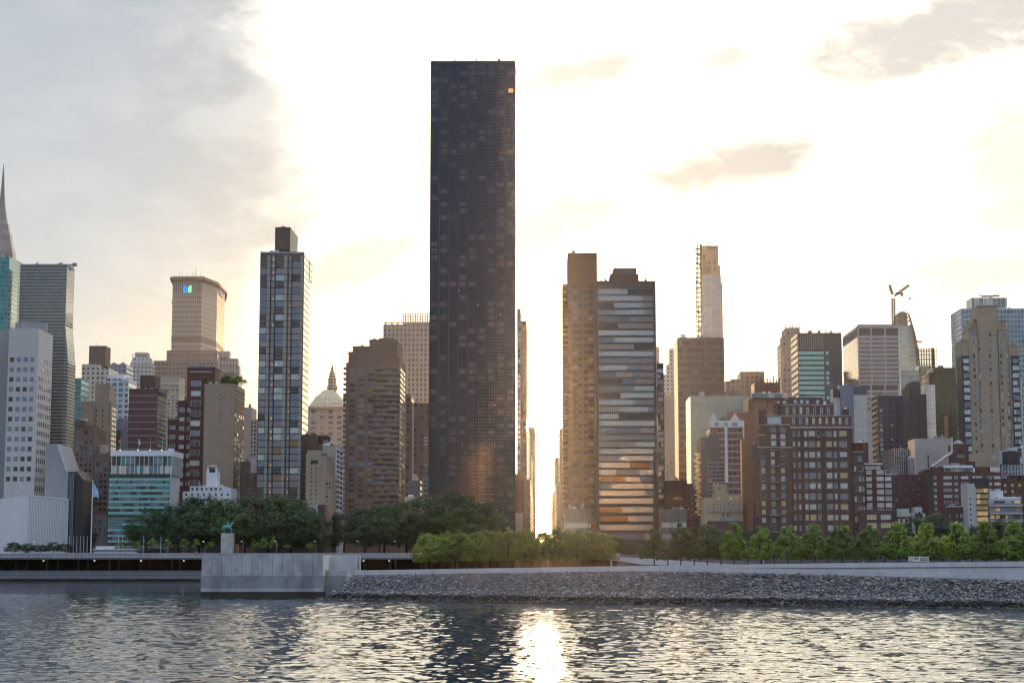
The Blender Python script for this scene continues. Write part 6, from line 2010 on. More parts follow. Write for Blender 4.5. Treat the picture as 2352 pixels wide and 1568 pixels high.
b = Bld('office_tower', 'pale glass block with a green and gold reflecting panel under the scaffold frame', 1380, [(2068, 2110, 850), (2110, 2139, 840)], grid('milky_green_wall', (0.3, 0.32, 0.3), [(0.5, (0.34, 0.36, 0.33)), (0.5, (0.3, 0.33, 0.31))], 3, 4, 0.92, 0.92, metal=0.4), depth=24, cat='tower')
b.part('gold_panel', 2110, 2128, 845, 905, grid('olive_gold_glass', (0.25, 0.22, 0.1), [(0.5, (0.42, 0.38, 0.18)), (0.3, (0.3, 0.33, 0.2)), (0.2, (0.16, 0.15, 0.08))], 2, 3.8, 0.9, 0.9, metal=0.6), -0.4, 2)
b = Bld('office_tower', 'dark olive glass block half hidden by the large tan stepped tower', 1250, [(2134, 2145, 855), (2145, 2196, 844)], grid('olive_glass', (0.05, 0.05, 0.035), [(0.6, (0.075, 0.075, 0.05)), (0.4, (0.11, 0.1, 0.065))], 2, 3.8, 0.9, 0.85, metal=0.5), depth=24, cat='tower')
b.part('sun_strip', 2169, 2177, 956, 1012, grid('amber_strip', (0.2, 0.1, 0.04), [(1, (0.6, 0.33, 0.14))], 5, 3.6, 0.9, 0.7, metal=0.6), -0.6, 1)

# large tan stepped tower
def tan_tower():
    tt = grid('jointed_tan_stone', (0.315, 0.245, 0.165), [(1, (0.315, 0.245, 0.165))], 11.5, 14.4, 0.985, 0.988, metal=0, gr=0.8, wvar=0.1)
    s = Bld('apartment_tower', 'large tan stone stepped tower with regular window columns and blue glass corners', 1000,
            [(2207, 2223, 782), (2223, 2244, 756), (2244, 2290, 703), (2290, 2316, 758), (2316, 2340, 793)], tt, side=2193, cat='tower')
    s.part('setback_storey', 2229, 2246, 740, 758, tt, 3, 16); s.part('setback_storey', 2288, 2309, 741, 760, tt, 3, 16)
    s.part('setback_storey', 2235, 2246, 733, 741, tt, 6, 12)
    s.part('top_block', 2252.8, 2258, 697, 708, tt, 4, 4)
    for (u0, u1, v) in ((2243, 2291, 703), (2222, 2244, 755.5), (2289, 2317, 757.5), (2315, 2341, 792.5), (2206, 2223, 781.5)):
        s.part('coping', u0, u1, v, v + 1.6, beige, -0.5, 1.2)
    wf = [(GB, 4), (GD, 3), (GP, 1.5), (GG, 1)]
    fr = plain('tan_frame', (0.3, 0.27, 0.22), 0.6)
    s.win('F', [(0.071, 0.055), (0.18, 0.055), (0.40, 0.055), (0.625, 0.055), (0.75, 0.055)], 21, (2228, 2340, 780, 1110), (1, 0.58), wf, frame=fr, ind=100)
    s.win('F', [(0.08, 0.14), (0.51, 0.07), (0.88, 0.14)], 1, (2230, 2316, 762, 778), (1, 0.55), wf, frame=fr, ind=110)
    # glazed corner bays
    s.part('corner_bay', 2208, 2226, 819, 1040, dark, -0.8, 12)
    s.bands(13, (2212, 2225.5, 822, 1040), 0.62, 2, [(GS, 3), (GB, 2)], dy=-0.9, name='corner_glazing', run=(2, 2))
    s.part('corner_bay', 2323, 2340, 819, 1040, dark, -0.8, 12)
    s.bands(13, (2325, 2339, 822, 1040), 0.62, 3, [(GS, 3), (GB, 2)], dy=-0.9, name='corner_glazing', run=(1, 2))
    s.part('wide_base', 2212, 2350, 1041, 1200, tt, -0.4, 20)
    s.win('F', [(0.5, 0.045), (0.73, 0.045)], 4, (2212, 2350, 1044, 1100), (1, 0.52), wf, frame=fr, dy=-0.4, ind=120)
    for i in range(5):
        s.win('S', [(0.12 + i * 0.2, 0.07)], 19, (0, 1, 830, 1110), (1, 0.55), [(GD, 2), (GB, 1)], ind=0, name='side_window')
    for u in (2240, 2246, 2300, 2308, 2325, 2232):
        s.part('terrace_shrub', u, u + 3, (737 if u in (2240, 2246, 2300, 2308) else 789 if u == 2325 else 752), (741 if u in (2240, 2246, 2300, 2308) else 794 if u == 2325 else 757), plain('hedge', (0.02, 0.04, 0.015)), 2, 2)
tan_tower()
bg_ = grid('bluegrey_glass_grid', (0.30, 0.36, 0.38), [(0.4, (0.15, 0.22, 0.26)), (0.35, (0.2, 0.28, 0.31)), (0.25, (0.12, 0.17, 0.2))], 2.5, 3.6, 0.8, 0.72, metal=0.45)
b = Bld('office_tower', 'blue-grey glass slab rising behind the tan stepped tower, with a roof crane', 1310, [(2207, 2400, 708)], bg_, depth=34, cat='tower')
b.part('penthouse', 2232, 2313, 686, 709, grid('tall_panes', (0.5, 0.5, 0.48), [(0.4, (0.28, 0.30, 0.31)), (0.3, (0.5, 0.48, 0.45)), (0.3, (0.2, 0.22, 0.24))], 3.2, 20, 0.9, 0.95, metal=0.4), 5, 18)
m = MB()
X = lambda u: b.X(u, 690, 8); Z = lambda v: b.Z(v, 8)
m.tube((X(2255), 8, Z(683)), (X(2296), 8, Z(681.5)), 0.75, GREYM, n=8); m.tube((X(2276), 8, Z(688)), (X(2276), 8, Z(682)), 1.1, WSTEEL, n=8)
m.tube((X(2249), 8, Z(677)), (X(2255), 8, Z(683)), 0.3, GREYM); m.tube((X(2249), 8, Z(680)), (X(2255), 8, Z(682)), 0.25, GREYM)
tag(m.build('roof_crane', None, (b.cx, 1310, b.base)), 'grey window cleaning crane on the blue-grey glass slab roof', 'crane')
b = Bld('office_tower', 'grey-blue hazy office block cut by the picture edge behind the tan tower', 1120, [(2346, 2420, 872)], bg_, depth=20, cat='tower')

# lower right cluster
b = Bld('blank_building', 'blank pale grey wall building catching warm reflected light below the glass strip', 950, [(2101, 2184, 1007)], plain('pale_blank_panel', (0.36, 0.32, 0.30), 0.5, var=0.25, scale=0.12), depth=18)
b.win('F', [(0.37, 0.04)], 3, (2101, 2184, 1045, 1075), (1, 0.9), [(GD, 1)])
b.part('floor_line', 2101, 2184, 1060, 1061, white_c, -0.1, 0.2)
b = Bld('office_building', 'small dark building with thin pale vertical fins left of the blank grey wall', 960, [(2040, 2091, 1032)], plain('mauve_panel', (0.16, 0.13, 0.13), 0.7), depth=16)
for i in range(8):
    u = 2054 + i * 4.9
    b.part('fin', u, u + 1.0, 1029, 1092, cream, -0.4, 0.5)
b.bands(5, (2055, 2090, 1036, 1090), 0.8, 14, [(GB, 2), (GD, 2), (GWARM, .4)], run=(1, 3))
b = Bld('brick_block', 'dark red brick stair block with a cowl roof beside the tan tower foot', 925, [(2190, 2224, 1019)], brick2, depth=12)
b.part('base_step', 2190, 2240, 1060, 1120, brick2, -0.4, 10)
m = MB().lathe([(3.0, b.Z(1019)), (2.2, b.Z(1014)), (0.4, b.Z(1010))], GREYM, b.X(2207, 1019), 6, 10); b.put('cowl_roof', m)
b.win('F', [(0.5, 0.5)], 1, (2190, 2224, 1045, 1052), (1, 0.9), [(GG, 1)])
q0, q1 = P(2139, 1073, 912), P(2186, 1039, 912)
m = MB().tube((0, 0, 0), (q1.x - q0.x, 0, q1.z - q0.z), 0.75, cream, n=8).tube((q1.x - q0.x, 0, q1.z - q0.z), (q1.x - q0.x + 0.2, 0, q1.z - q0.z + 7.5), 0.6, cream, n=8)
tag(m.build('flue_pipe', None, q0), 'pale slanting flue pipe climbing over the red brick roofs', 'pipe')
b = Bld('apartment_building', 'dark maroon brick apartment block with few windows behind the riverside houses', 905, [(2041, 2065, 1091), (2065, 2134, 1089)], plain('maroon_brick', (0.095, 0.05, 0.06), 0.9), depth=16)
b.win('F', [(0.15, 0.06), (0.42, 0.05), (0.6, 0.05), (0.75, 0.08), (0.92, 0.08)], 8, (2045, 2132, 1095, 1190), (1, 0.32), [(GD, 3), (GG, 2), (GS, 1)], ind=40, keep=0.8)
b.part('rear_stack', 2085, 2100, 1052, 1095, brick2, 5, 6)
m = MB().lathe([(1.6, b.Z(1090)), (1.6, b.Z(1052)), (0.3, b.Z(1046))], GREYM, b.X(2092, 1070, 3), 3, 10); b.put('water_tank', m)
b.clutter(2045, 2130, 1089, 4)
b = Bld('apartment_building', 'long red brick apartment block with a white framed penthouse row', 885, [(2136, 2160, 1075), (2160, 2300, 1084)], brick2, depth=18)
b.part('penthouse_row', 2160, 2298, 1072, 1085, brick2, 3, 9)
b.bands(1, (2168, 2234, 1076, 1084), 0.85, 12, [(GS, 2), (GP, 2), (GB, 1)], dy=2.9, name='penthouse_glazing', run=(1, 2))
b.part('awning', 2168, 2234, 1069, 1075, white_p, 1.6, 3); b.part('awning', 2274, 2297, 1073, 1084, GS, 1.6, 3)
b.win('F', [(0.05, 0.06), (0.24, 0.115), (0.36, 0.045), (0.48, 0.10), (0.66, 0.14), (0.83, 0.07), (0.94, 0.085)], 7, (2137, 2300, 1090, 1190), (1, 0.42), [(GP, 3), (GS, 3), (GB, 2), (GD, 2), (GY, .6)], frame=white_p, ind=49)
b.part('shaded_recess', 2132, 2144, 1080, 1200, dark, -0.3, 1)
b.clutter(2165, 2290, 1073, 5)
def modern():
    s = Bld('townhouse', 'slim white modern house with a stack of amber lit bay windows', 852, [(2222, 2238, 1110), (2238, 2268, 1118)], white_c, depth=14)
    s.bands(7, (2243, 2267, 1120, 1212), 0.74, 3, [(GO, 3), (GY, 1)], dy=-0.3, name='lit_bay', run=(1, 3))
    s.ledges(8, (2241, 2268, 1113, 1218), 0.5, 1.0, dark, name='bay_ledge', wrap=False)
    s.win('F', [(0.35, .2)], 6, (2223, 2238, 1140, 1212), (1, .4), [(GD, 1)])
    s.part('roof_terrace', 2236, 2272, 1098, 1119, dark, 4, 7)
    for u in (2240, 2256, 2270):
        s.part('terrace_post', u, u + 1, 1090, 1120, STEEL, 0, 0.4)
modern()
def white_balconies():
    s = Bld('apartment_building', 'white terraced apartment house with long balconies and glowing rooms at the end of the row', 858, [(2271, 2345, 1144)], white_c, depth=14)
    s.part('penthouse', 2273, 2304, 1127, 1145, white_p, 3, 8)
    s.part('penthouse', 2290, 2340, 1141, 1146, white_p, 1, 8)
    s.bands(4, (2274, 2343, 1147, 1213), 0.62, 16, [(GO, 2.2), (GB, 2), (GD, 2), (GP, 1)], name='room_glazing', run=(1, 3))
    me = MB().box(s.X(2270, 1160), s.X(2346, 1160), -2.2, 0, -0.2, 0.2, white_p).box(s.X(2270, 1160), s.X(2346, 1160), -2.2, -2.1, 0.2, 1.1, GG).mesh('balcony')
    for v in (1161.5, 1179.5, 1197, 1214):
        link('balcony', me, s.root, (0, 0, s.Z(v)))
white_balconies()
b = Bld('townhouse', 'low red brick house with dark lintels in front of the long brick block', 862, [(2174, 2226, 1163)], brick, depth=12)
b.part('cornice', 2173, 2227, 1162, 1164.5, CONC, -0.4, 1)
b.win('F', [(0.12, 0.05), (0.45, 0.09), (0.66, 0.09), (0.87, 0.09)], 2, (2175, 2225, 1176, 1210), (1, 0.5), [(GY, 1), (GD, 2), (GG, 1)], frame=white_p, ind=8)
b = Bld('townhouse', 'small brick house with a mint green rooftop room among the right hand houses', 858, [(2057, 2094, 1186)], brick, depth=12)
b.part('rooftop_room', 2060, 2088, 1168, 1187, plain('mint_paint', (0.30, 0.50, 0.42), 0.7), 2, 6)
b.win('F', [(0.2, .14), (0.5, .14), (0.8, .14)], 1, (2058, 2093, 1190, 1204), (1, 0.8), [(GD, 2), (GY, 1)], frame=white_p)
b.win('F', [(0.3, .25), (0.75, .2)], 1, (2060, 2088, 1172, 1184), (1, 0.7), [(GY, 1), (GD, 1)], dy=2, frame=white_p)
b = Bld('townhouse', 'pale rooftop house with a chimney between the mint room and the brick block', 880, [(2087, 2125, 1178), (2101, 2118, 1164)], white_c, depth=8)
b.win('F', [(0.65, .12)], 1, (2087, 2125, 1174, 1186), (1, .8), [(GD, 1)])
b = Bld('apartment_building', 'white rendered block with a dark opening behind the rooftop water tank', 930, [(2312, 2330, 1032), (2330, 2400, 1026)], plain('bluish_white_render', (0.42, 0.45, 0.48), 0.8), depth=16)
b.part('dark_opening', 2337, 2346, 1030, 1050, dark, -0.15, 0.3)
b.part('lower_block', 2325, 2400, 1090, 1220, brick2, -14, 10)
b.part('green_terrace', 2326, 2372, 1088, 1092, WSTEEL, -15, 2)
def big_tank():
    D = 905.0
    o = P(2323, 1065, D)
    t = thing('water_tank', 'black rooftop water tank on a braced steel trestle at the far right', 'water tank', (o.x, D, P(2323, 1100, D).z))
    h = lambda v: P(2323, v, D).z - t.location.z
    MB().lathe([(4.3, h(1065)), (4.4, h(1038)), (4.2, h(1036.5)), (0.3, h(1033))], plain('tarred_tank', (0.03, 0.03, 0.034), 0.7), 0, 0, 14).build('tank', t)
    m = MB()
    for x in (-4.6, -1.6, 1.6, 4.6):
        for y in (-3, 3):
            m.tube((x, y, 0), (x, y, h(1065)), 0.22, STEEL)
    for (a, c) in ((-4.6, -1.6), (-1.6, 1.6), (1.6, 4.6)):
        for y in (-3, 3):
            m.tube((a, y, 0.4), (c, y, h(1066)), 0.12, STEEL); m.tube((c, y, 0.4), (a, y, h(1066)), 0.12, STEEL)
    m.box(-5, 5, -3.4, 3.4, h(1066.5), h(1064.8), STEEL)
    m.build('trestle', t)
big_tank()
b = Bld('brick_block', 'dim brick house filling the corner under the rooftop water tank', 890, [(2298, 2332, 1098), (2332, 2420, 1104)], brick2, depth=14)
b.win('F', 6, 3, (2300, 2400, 1108, 1150), (0.35, 0.45), [(GD, 2), (GP, 1), (GY, 1)], ind=18)

# small roof clutter: vents, stair heads, cooling units and thin antennas
for b in ALL:
    if b.D > 1320: continue
    for a, c, z in sorted(b.tops, key=lambda p: -(p[1] - p[0]))[:2]:
        if c - a < 5: continue
        for _ in range(3 if c - a > 12 else 1):
            w, h = R.uniform(0.9, 2.6), R.uniform(0.7, 2.3)
            x, y = R.uniform(a + 1, max(a + 1.1, c - 1 - w)), R.uniform(1.0, max(1.2, min(b.depth - 4, 8)))
            m = MB().box(x, x + w, y, y + w, z - 0.2, z + h, R.choice([GREYM, brown, WSTEEL, grey_c]))
            if R.random() < 0.4:
                m.lathe([(0.25, z + h - 0.05), (0.25, z + h + 0.7), (0.42, z + h + 0.75), (0.15, z + h + 1.0)], GREYM, x + w / 2, y + w / 2, 8)
            b.put('roof_unit', m)
        if R.random() < 0.55:
            x = R.uniform(a + 1, c - 1)
            b.put('antenna', MB().tube((x, 2.5, z - 0.2), (x, 2.5, z + R.uniform(3, 7)), 0.09, STEEL, 0.05, 5))

# blocks on the near bank behind the viewpoint: they are what the glass opposite mirrors
def near_bank(name_label, x0, x1, y, z, steps, col=(0.58, 0.41, 0.25)):
    t = thing('apartment_tower', name_label, 'tower', ((x0 + x1) / 2, y, 0), 0)
    w = (x1 - x0) / 2
    m = grid('warm_near_bank_wall_%d' % x1, col, [(0.6, (0.28, 0.18, 0.10)), (0.4, (0.40, 0.28, 0.16))], 4, 3.6, 0.5, 0.5, metal=0.2)
    b_ = MB()
    for a, c, h in steps:
        b_.box(-w + 2 * w * a, -w + 2 * w * c, -24, 0, -1, h, m)
    b_.build('wall', t)
near_bank('golden tan apartment tower mirrored low in the black tower', -90, -38, -45, 0, [(0, .2, 96), (.2, .45, 122), (.45, .7, 134), (.7, .86, 116), (.86, 1, 84)])
near_bank('golden tan apartment tower mirrored low in the striped banded tower', 56, 128, -60, 0, [(0, .3, 108), (.3, .8, 122), (.8, 1, 95)], (0.52, 0.31, 0.15))
# ------------------------------------------------------------------ trees
def leaf_mat(name, c0, c1, trans=0.35):
    trans *= 0.7
    m = bpy.data.materials.new(name); m.use_nodes = True
    g = NT(m.node_tree)
    geo = g.n('ShaderNodeNewGeometry')
    oi = g.n('ShaderNodeObjectInfo')
    f = g.m('ADD', g.m('MULTIPLY', geo.outputs['Random Per Island'], 0.6), g.m('MULTIPLY', g.noise(geo.outputs['Position'], 0.35, 3), 0.55))
    f = g.m('POWER', f, 1.35)
    c = g.mix(f, c0, c1)
    c = g.mix(1.0, c, g.m('ADD', 0.72, g.m('MULTIPLY', oi.outputs['Random'], 0.56)), 'MULTIPLY')
    d = g.n('ShaderNodeBsdfPrincipled'); g.put(d.inputs['Base Color'], c); d.inputs['Roughness'].default_value = 0.5
    t = g.n('ShaderNodeBsdfTranslucent'); g.put(t.inputs[0], g.mix(1.0, c, (1.5, 1.6, 0.6), 'MULTIPLY'))
    mx = g.n('ShaderNodeMixShader'); mx.inputs[0].default_value = trans
    g.nt.links.new(d.outputs[0], mx.inputs[1]); g.nt.links.new(t.outputs[0], mx.inputs[2])
    o = g.n('ShaderNodeOutputMaterial'); g.nt.links.new(mx.outputs[0], o.inputs[0])
    return m


LINDEN = leaf_mat('linden_leaves', (0.014, 0.05, 0.008), (0.22, 0.33, 0.05), 0.45)
PALE = leaf_mat('pale_linden_leaves', (0.06, 0.14, 0.015), (0.21, 0.34, 0.045), 0.45)
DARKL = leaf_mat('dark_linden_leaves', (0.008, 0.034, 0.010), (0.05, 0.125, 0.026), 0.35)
PLANE = leaf_mat('plane_leaves', (0.008, 0.034, 0.014), (0.032, 0.085, 0.026), 0.3)
PLANE2 = leaf_mat('bright_plane_leaves', (0.014, 0.055, 0.016), (0.055, 0.13, 0.03), 0.35)
BARK = plain('tree_bark', (0.045, 0.036, 0.03), 0.9)


def crown_mesh(name, seed, n_clump, n_leaf, leaf, prof, mat, flat=1.0, spread=0.16):
    """leaf quads in clumps; prof(z) = radius (both 0..1); the crown is 1 high and about 1 wide"""
    rs = np.random.RandomState(seed)
    C = []
    while len(C) < n_clump:
        z = rs.uniform(0.02, 0.98)
        r = prof(z)
        if r <= 0 or rs.uniform() > (r / 0.5) ** 1.0: continue
        a = rs.uniform(0, 6.283)
        q = r * 0.94 * (rs.uniform(0.35, 1.0) ** 0.5)
        q *= 1 + 0.16 * math.sin(3 * a + seed) + rs.normal(0, 0.06)
        C.append((q * math.cos(a), q * math.sin(a), z, 0.6 + 0.7 * rs.uniform()))
    C = np.array(C)
    per = n_leaf // n_clump
    cc = np.repeat(C, per, 0)
    n = len(cc)
    off = rs.normal(size=(n, 3)); off /= np.linalg.norm(off, axis=1)[:, None]
    off *= (rs.uniform(0, 1, n) ** 0.4)[:, None] * spread * cc[:, 3:4]
    off[:, 2] *= 0.75
    p = cc[:, :3] + off
    outw = off / spread + np.array([0, 0, 0.95]) + rs.normal(scale=0.45, size=(n, 3))
    nr = outw / np.linalg.norm(outw, axis=1)[:, None]
    t1 = np.cross(nr, rs.normal(size=(n, 3))); t1 /= np.linalg.norm(t1, axis=1)[:, None]
    t2 = np.cross(nr, t1)
    s = (leaf * rs.uniform(0.6, 1.3, n))[:, None]
    V = np.stack([p - t1 * s * 0.5, p + t2 * s * 0.34 - nr * s * 0.08, p + t1 * s * 0.5, p - t2 * s * 0.34 - nr * s * 0.08], 1).reshape(-1, 3)
    me = bpy.data.meshes.new(name)
    me.vertices.add(len(V)); me.vertices.foreach_set('co', V.ravel())
    k = n * 4
    me.loops.add(k); me.loops.foreach_set('vertex_index', np.arange(k, dtype=np.int32))
    me.polygons.add(n); me.polygons.foreach_set('loop_start', np.arange(0, k, 4, dtype=np.int32))
    me.update(calc_edges=True)
    me.materials.append(mat)
    return me, C


def trunk_mesh(name, seed, C, h0, limbs=9, r=0.035):
    """tapered trunk from z = -h0 up into the crown with limbs reaching to the clumps (crown units)"""
    rs = np.random.RandomState(seed)
    m = MB()
    pts = [Vector((0, 0, -h0)), Vector((rs.normal(0, .01), rs.normal(0, .01), 0.0)), Vector((rs.normal(0, .02), rs.normal(0, .02), 0.35)), Vector((0, 0, 0.8))]
    rr = [r, r * 0.8, r * 0.5, r * 0.12]
    for i in range(3):
        m.tube(pts[i], pts[i + 1], rr[i], BARK, rr[i + 1], 7)
    for i in rs.choice(len(C), min(limbs, len(C)), replace=False):
        c = Vector(C[i][:3])
        z = max(-0.02, min(0.6, c.z * 0.55))
        m.tube((0, 0, z), c * 0.95, r * 0.4, BARK, r * 0.1, 5)
    return m.mesh(name, uv=False)


lin_prof = lambda z: 0.5 * (min(1.0, (z + 0.10) / 0.26) ** 0.6) * (1 - z) ** 0.62 * 1.18
rnd_prof = lambda z: 0.5 * min(1.0, (z + 0.12) / 0.25) ** 0.6 * max(0.0, 1 - max(0.0, (z - 0.22) / 0.80) ** 1.7) ** 0.75
big_prof = lambda z: 0.5 * math.sqrt(max(0.0, 1 - ((z - 0.40) / 0.60) ** 2))
PROTO = {}
for key, prof, mat, seeds, ncl, nl, leaf, spread in (
        ('linden', lin_prof, LINDEN, (1, 2, 3), 80, 9000, 0.052, 0.10), ('pale', lin_prof, PALE, (4,), 80, 8600, 0.052, 0.10), ('dark', lin_prof, DARKL, (5, 6), 80, 9000, 0.052, 0.10),
        ('round', rnd_prof, LINDEN, (7, 8, 9), 76, 9000, 0.052, 0.105),
        ('plane', big_prof, PLANE, (11, 12, 13), 120, 10000, 0.04, 0.125), ('bplane', big_prof, PLANE2, (14, 15), 115, 9600, 0.04, 0.125),
        ('sapling', rnd_prof, LINDEN, (17, 18), 26, 700, 0.12, 0.17)):
    PROTO[key] = []
    for s_ in seeds:
        cm_, C_ = crown_mesh('crown', s_, ncl, nl, leaf, prof, mat, spread=spread)
        PROTO[key].append((cm_, trunk_mesh('trunk', s_, C_, 0.62, limbs=14 if key != 'sapling' else 5, r=0.03 if key != 'sapling' else 0.02), C_))


def tree(name, key, label, group, u, D, vtop, vcb, width, vbase=None, zbase=None, idx=None):
    """crown from photo row vcb up to vtop, width in photo px, standing on the ground below"""
    i = (idx if idx is not None else R.randint(0, 99)) % len(PROTO[key])
    cme, tme, _ = PROTO[key][i]
    top, cb = P(u, vtop, D), P(u, vcb, D)
    zb = P(u, vbase, D).z if vbase else zbase
    h = top.z - cb.z
    w = width / F * D
    t = thing(name, label, 'tree', (cb.x, D, zb), R.uniform(0, 6.28), group)
    c = link('crown', cme, t, (0, 0, cb.z - zb), 0, (w * R.uniform(.95, 1.08), w * R.uniform(.95, 1.08), h))
    k = link('trunk', tme, t, (0, 0, cb.z - zb), 0, (w * 0.9, w * 0.9, h))
    # the trunk reaches 0.62 crown heights below the crown: stretch it to the ground
    if 0.62 * h < cb.z - zb + 0.2:
        x = cb.z - zb + 0.2 - 0.6 * h
        link('stem', MB().tube((0, 0, -0.2), (0, 0, x), w * 0.033, BARK, w * 0.027, 7).mesh('stem', uv=False), t)
    return t


ORD = ['first', 'second', 'third', 'fourth', 'fifth', 'sixth', 'seventh', 'eighth', 'ninth', 'tenth', 'eleventh', 'twelfth', 'thirteenth', 'fourteenth', 'fifteenth', 'sixteenth']
row = [(1503, 1212, 64, 'dark'), (1564, 1201, 66, 'dark'), (1625, 1202, 66, 'dark'), (1686, 1203, 64, 'pale'), (1748, 1206, 60, 'linden'), (1809, 1206, 60, 'linden'), (1872, 1207, 66, 'round'),
       (1934, 1203, 66, 'round'), (1998, 1208, 66, 'round'), (2065, 1203, 70, 'round'), (2131, 1199, 70, 'round'), (2200, 1203, 70, 'round'), (2265, 1200, 62, 'round'), (2334, 1194, 74, 'round'), (2405, 1196, 70, 'round')]
desc = {'dark': 'dark green pointed', 'pale': 'pale lime green pointed', 'linden': 'mid green pointed', 'round': 'rounded green'}
for i, (u, vt, w, key) in enumerate(row):
    D = WD(u, 11)
    tree('linden_tree', key, '%s linden, %s in the granite wall row from the road ramp' % (desc[key], ORD[i]), 'lindens in a row along the granite wall', u, D, vt - 2, 1283, w * 1.1, vbase=1293.5)
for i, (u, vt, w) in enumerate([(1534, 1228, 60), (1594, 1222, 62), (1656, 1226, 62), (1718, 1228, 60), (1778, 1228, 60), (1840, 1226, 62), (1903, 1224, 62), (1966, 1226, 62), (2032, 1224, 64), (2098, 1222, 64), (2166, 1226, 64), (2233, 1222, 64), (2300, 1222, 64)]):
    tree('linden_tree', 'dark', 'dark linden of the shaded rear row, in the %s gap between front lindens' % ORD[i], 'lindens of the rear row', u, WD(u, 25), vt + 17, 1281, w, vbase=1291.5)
gv = [1228, 1222, 1221, 1216, 1222, 1215, 1213, 1217, 1214, 1216, 1216, 1219]
for i, u in enumerate((976, 1013, 1052, 1092, 1130, 1168, 1206, 1246, 1286, 1324, 1358, 1386)):
    lean = max(0, (1010 - u) * 0.16)
    tree('linden_tree', 'round', 'yellow-green linden, %s along the dense grove front from its water end' % ORD[i], 'lindens of the dense grove', u, WD(u, 7), gv[i] + (-5, 5, -2, 3)[i % 4], 1288 - (u - 976) * 0.018, (64, 58, 68)[i % 3], vbase=1301 - (u - 976) * 0.010)
for i, u in enumerate((992, 1034, 1072, 1111, 1150, 1187, 1226, 1266, 1305, 1342, 1374)):
    tree('linden_tree', 'linden', 'linden at the rear of the dense grove, %s from the water end' % ORD[i], 'lindens of the rear of the grove', u, WD(u, 19), [1222, 1219, 1222, 1214, 1216, 1216, 1220, 1224, 1214, 1214, 1218][i], 1284, 56, vbase=1298 - (u - 976) * 0.008)

# big trees on the far bank
big = [(205, 66, 1214, 905, 'plane'), (252, 70, 1209, 915, 'plane'), (293, 66, 1208, 900, 'plane'), (337, 82, 1168, 880, 'bplane'),
       (408, 92, 1152, 872, 'plane'), (458, 110, 1137, 888, 'plane'), (511, 100, 1147, 872, 'bplane'), (560, 110, 1139, 892, 'plane'), (614, 118, 1136, 878, 'plane'), (668, 116, 1141, 872, 'bplane'),
       (706, 80, 1166, 866, 'plane'), (748, 78, 1179, 895, 'plane'), (790, 84, 1176, 905, 'plane'), (838, 92, 1166, 876, 'plane'), (884, 100, 1158, 886, 'plane'), (934, 100, 1150, 898, 'bplane'),
       (985, 120, 1137, 872, 'plane'), (1044, 122, 1130, 886, 'plane'), (1098, 104, 1141, 878, 'plane'), (1138, 76, 1178, 864, 'bplane'),
       (872, 90, 1186, 855, 'plane'), (955, 96, 1176, 857, 'plane'), (1062, 108, 1167, 858, 'bplane'), (440, 86, 1178, 856, 'plane'), (540, 96, 1180, 856, 'bplane'), (640, 100, 1176, 856, 'plane')]
place = ['beside the flagpole', 'between flagpole and teal-banded office', 'under the teal-banded office', 'alone before the teal-banded office corner', 'below the red brick tower', 'below the little white turret house',
         'left of the horse monument', 'right of the horse monument', 'under the narrow taupe building', 'under the slender glass tower', 'at the foot of the slender glass tower', 'under the taupe terraced block', 'under the grey-taupe slab',
         'at the left foot of the balcony tower', 'under the balcony tower', 'at the right foot of the balcony tower', 'at the left foot of the black tower', 'highest under the black tower', 'under the middle of the black tower', 'at the right foot of the black tower',
         'lower in front of the balcony tower', 'lower in front of the brown tower', 'lower in front of the black tower', 'lower behind the deck left of the horse monument', 'lower just behind the horse monument', 'lower right of the horse monument']
for i, (u, w, vt, D, key) in enumerate(big):
    tree('plane_tree', key, '%s broad plane tree %s' % ('brighter green' if key == 'bplane' else 'deep green', place[i]), 'big trees on the far bank', u, D, vt, 1252, w * 1.12, zbase=GROUND_Z)
for i, u in enumerate((1415, 1448, 1600, 1640, 1990, 2012, 2105, 2150, 2176, 2245, 2290, 2310, 2350, 2395, 1720, 1770, 1840, 1900, 1950)):
    vt = [1232, 1238, 1206, 1212, 1222, 1228, 1184, 1178, 1205, 1206, 1196, 1188, 1198, 1196, 1214, 1226, 1232, 1234, 1228][i]
    tree('street_tree', 'plane', 'dark street tree on the far bank, %s from the road ramp behind the lindens' % (ORD + ['seventeenth', 'eighteenth', 'nineteenth'])[sorted((1415, 1448, 1600, 1640, 1990, 2012, 2105, 2150, 2176, 2245, 2290, 2310, 2350, 2395, 1720, 1770, 1840, 1900, 1950)).index(u)],
         'street trees behind the lindens', u, 846 + (i % 3) * 4, vt, 1274, 52 + (i % 4) * 8, zbase=5.0 if u > 1470 else GROUND_Z)
for i, u in enumerate((30, 62, 92, 122, 150)):
    tree('shrub', 'plane', 'dark shrub on the deck edge before the white hall, %s from the picture edge' % ORD[i], 'shrubs before the white hall', u, 836 + i % 2 * 3, 1244 + (i % 3) * 3, 1266, 38, zbase=12.0)
for i, (u, vt) in enumerate(((277, 1241), (314, 1243), (349, 1233), (385, 1234), (424, 1235), (450, 1236), (484, 1242), (586, 1240), (607, 1234), (628, 1232), (660, 1250), (712, 1246), (1000, 1244))):
    tree('sapling', 'sapling', 'slim young light green tree behind the deck edge, %s from the flagpole' % ORD[i], 'saplings along the deck', u, 835 + (i % 3) * 2, vt, 1257, 20, zbase=12.0)
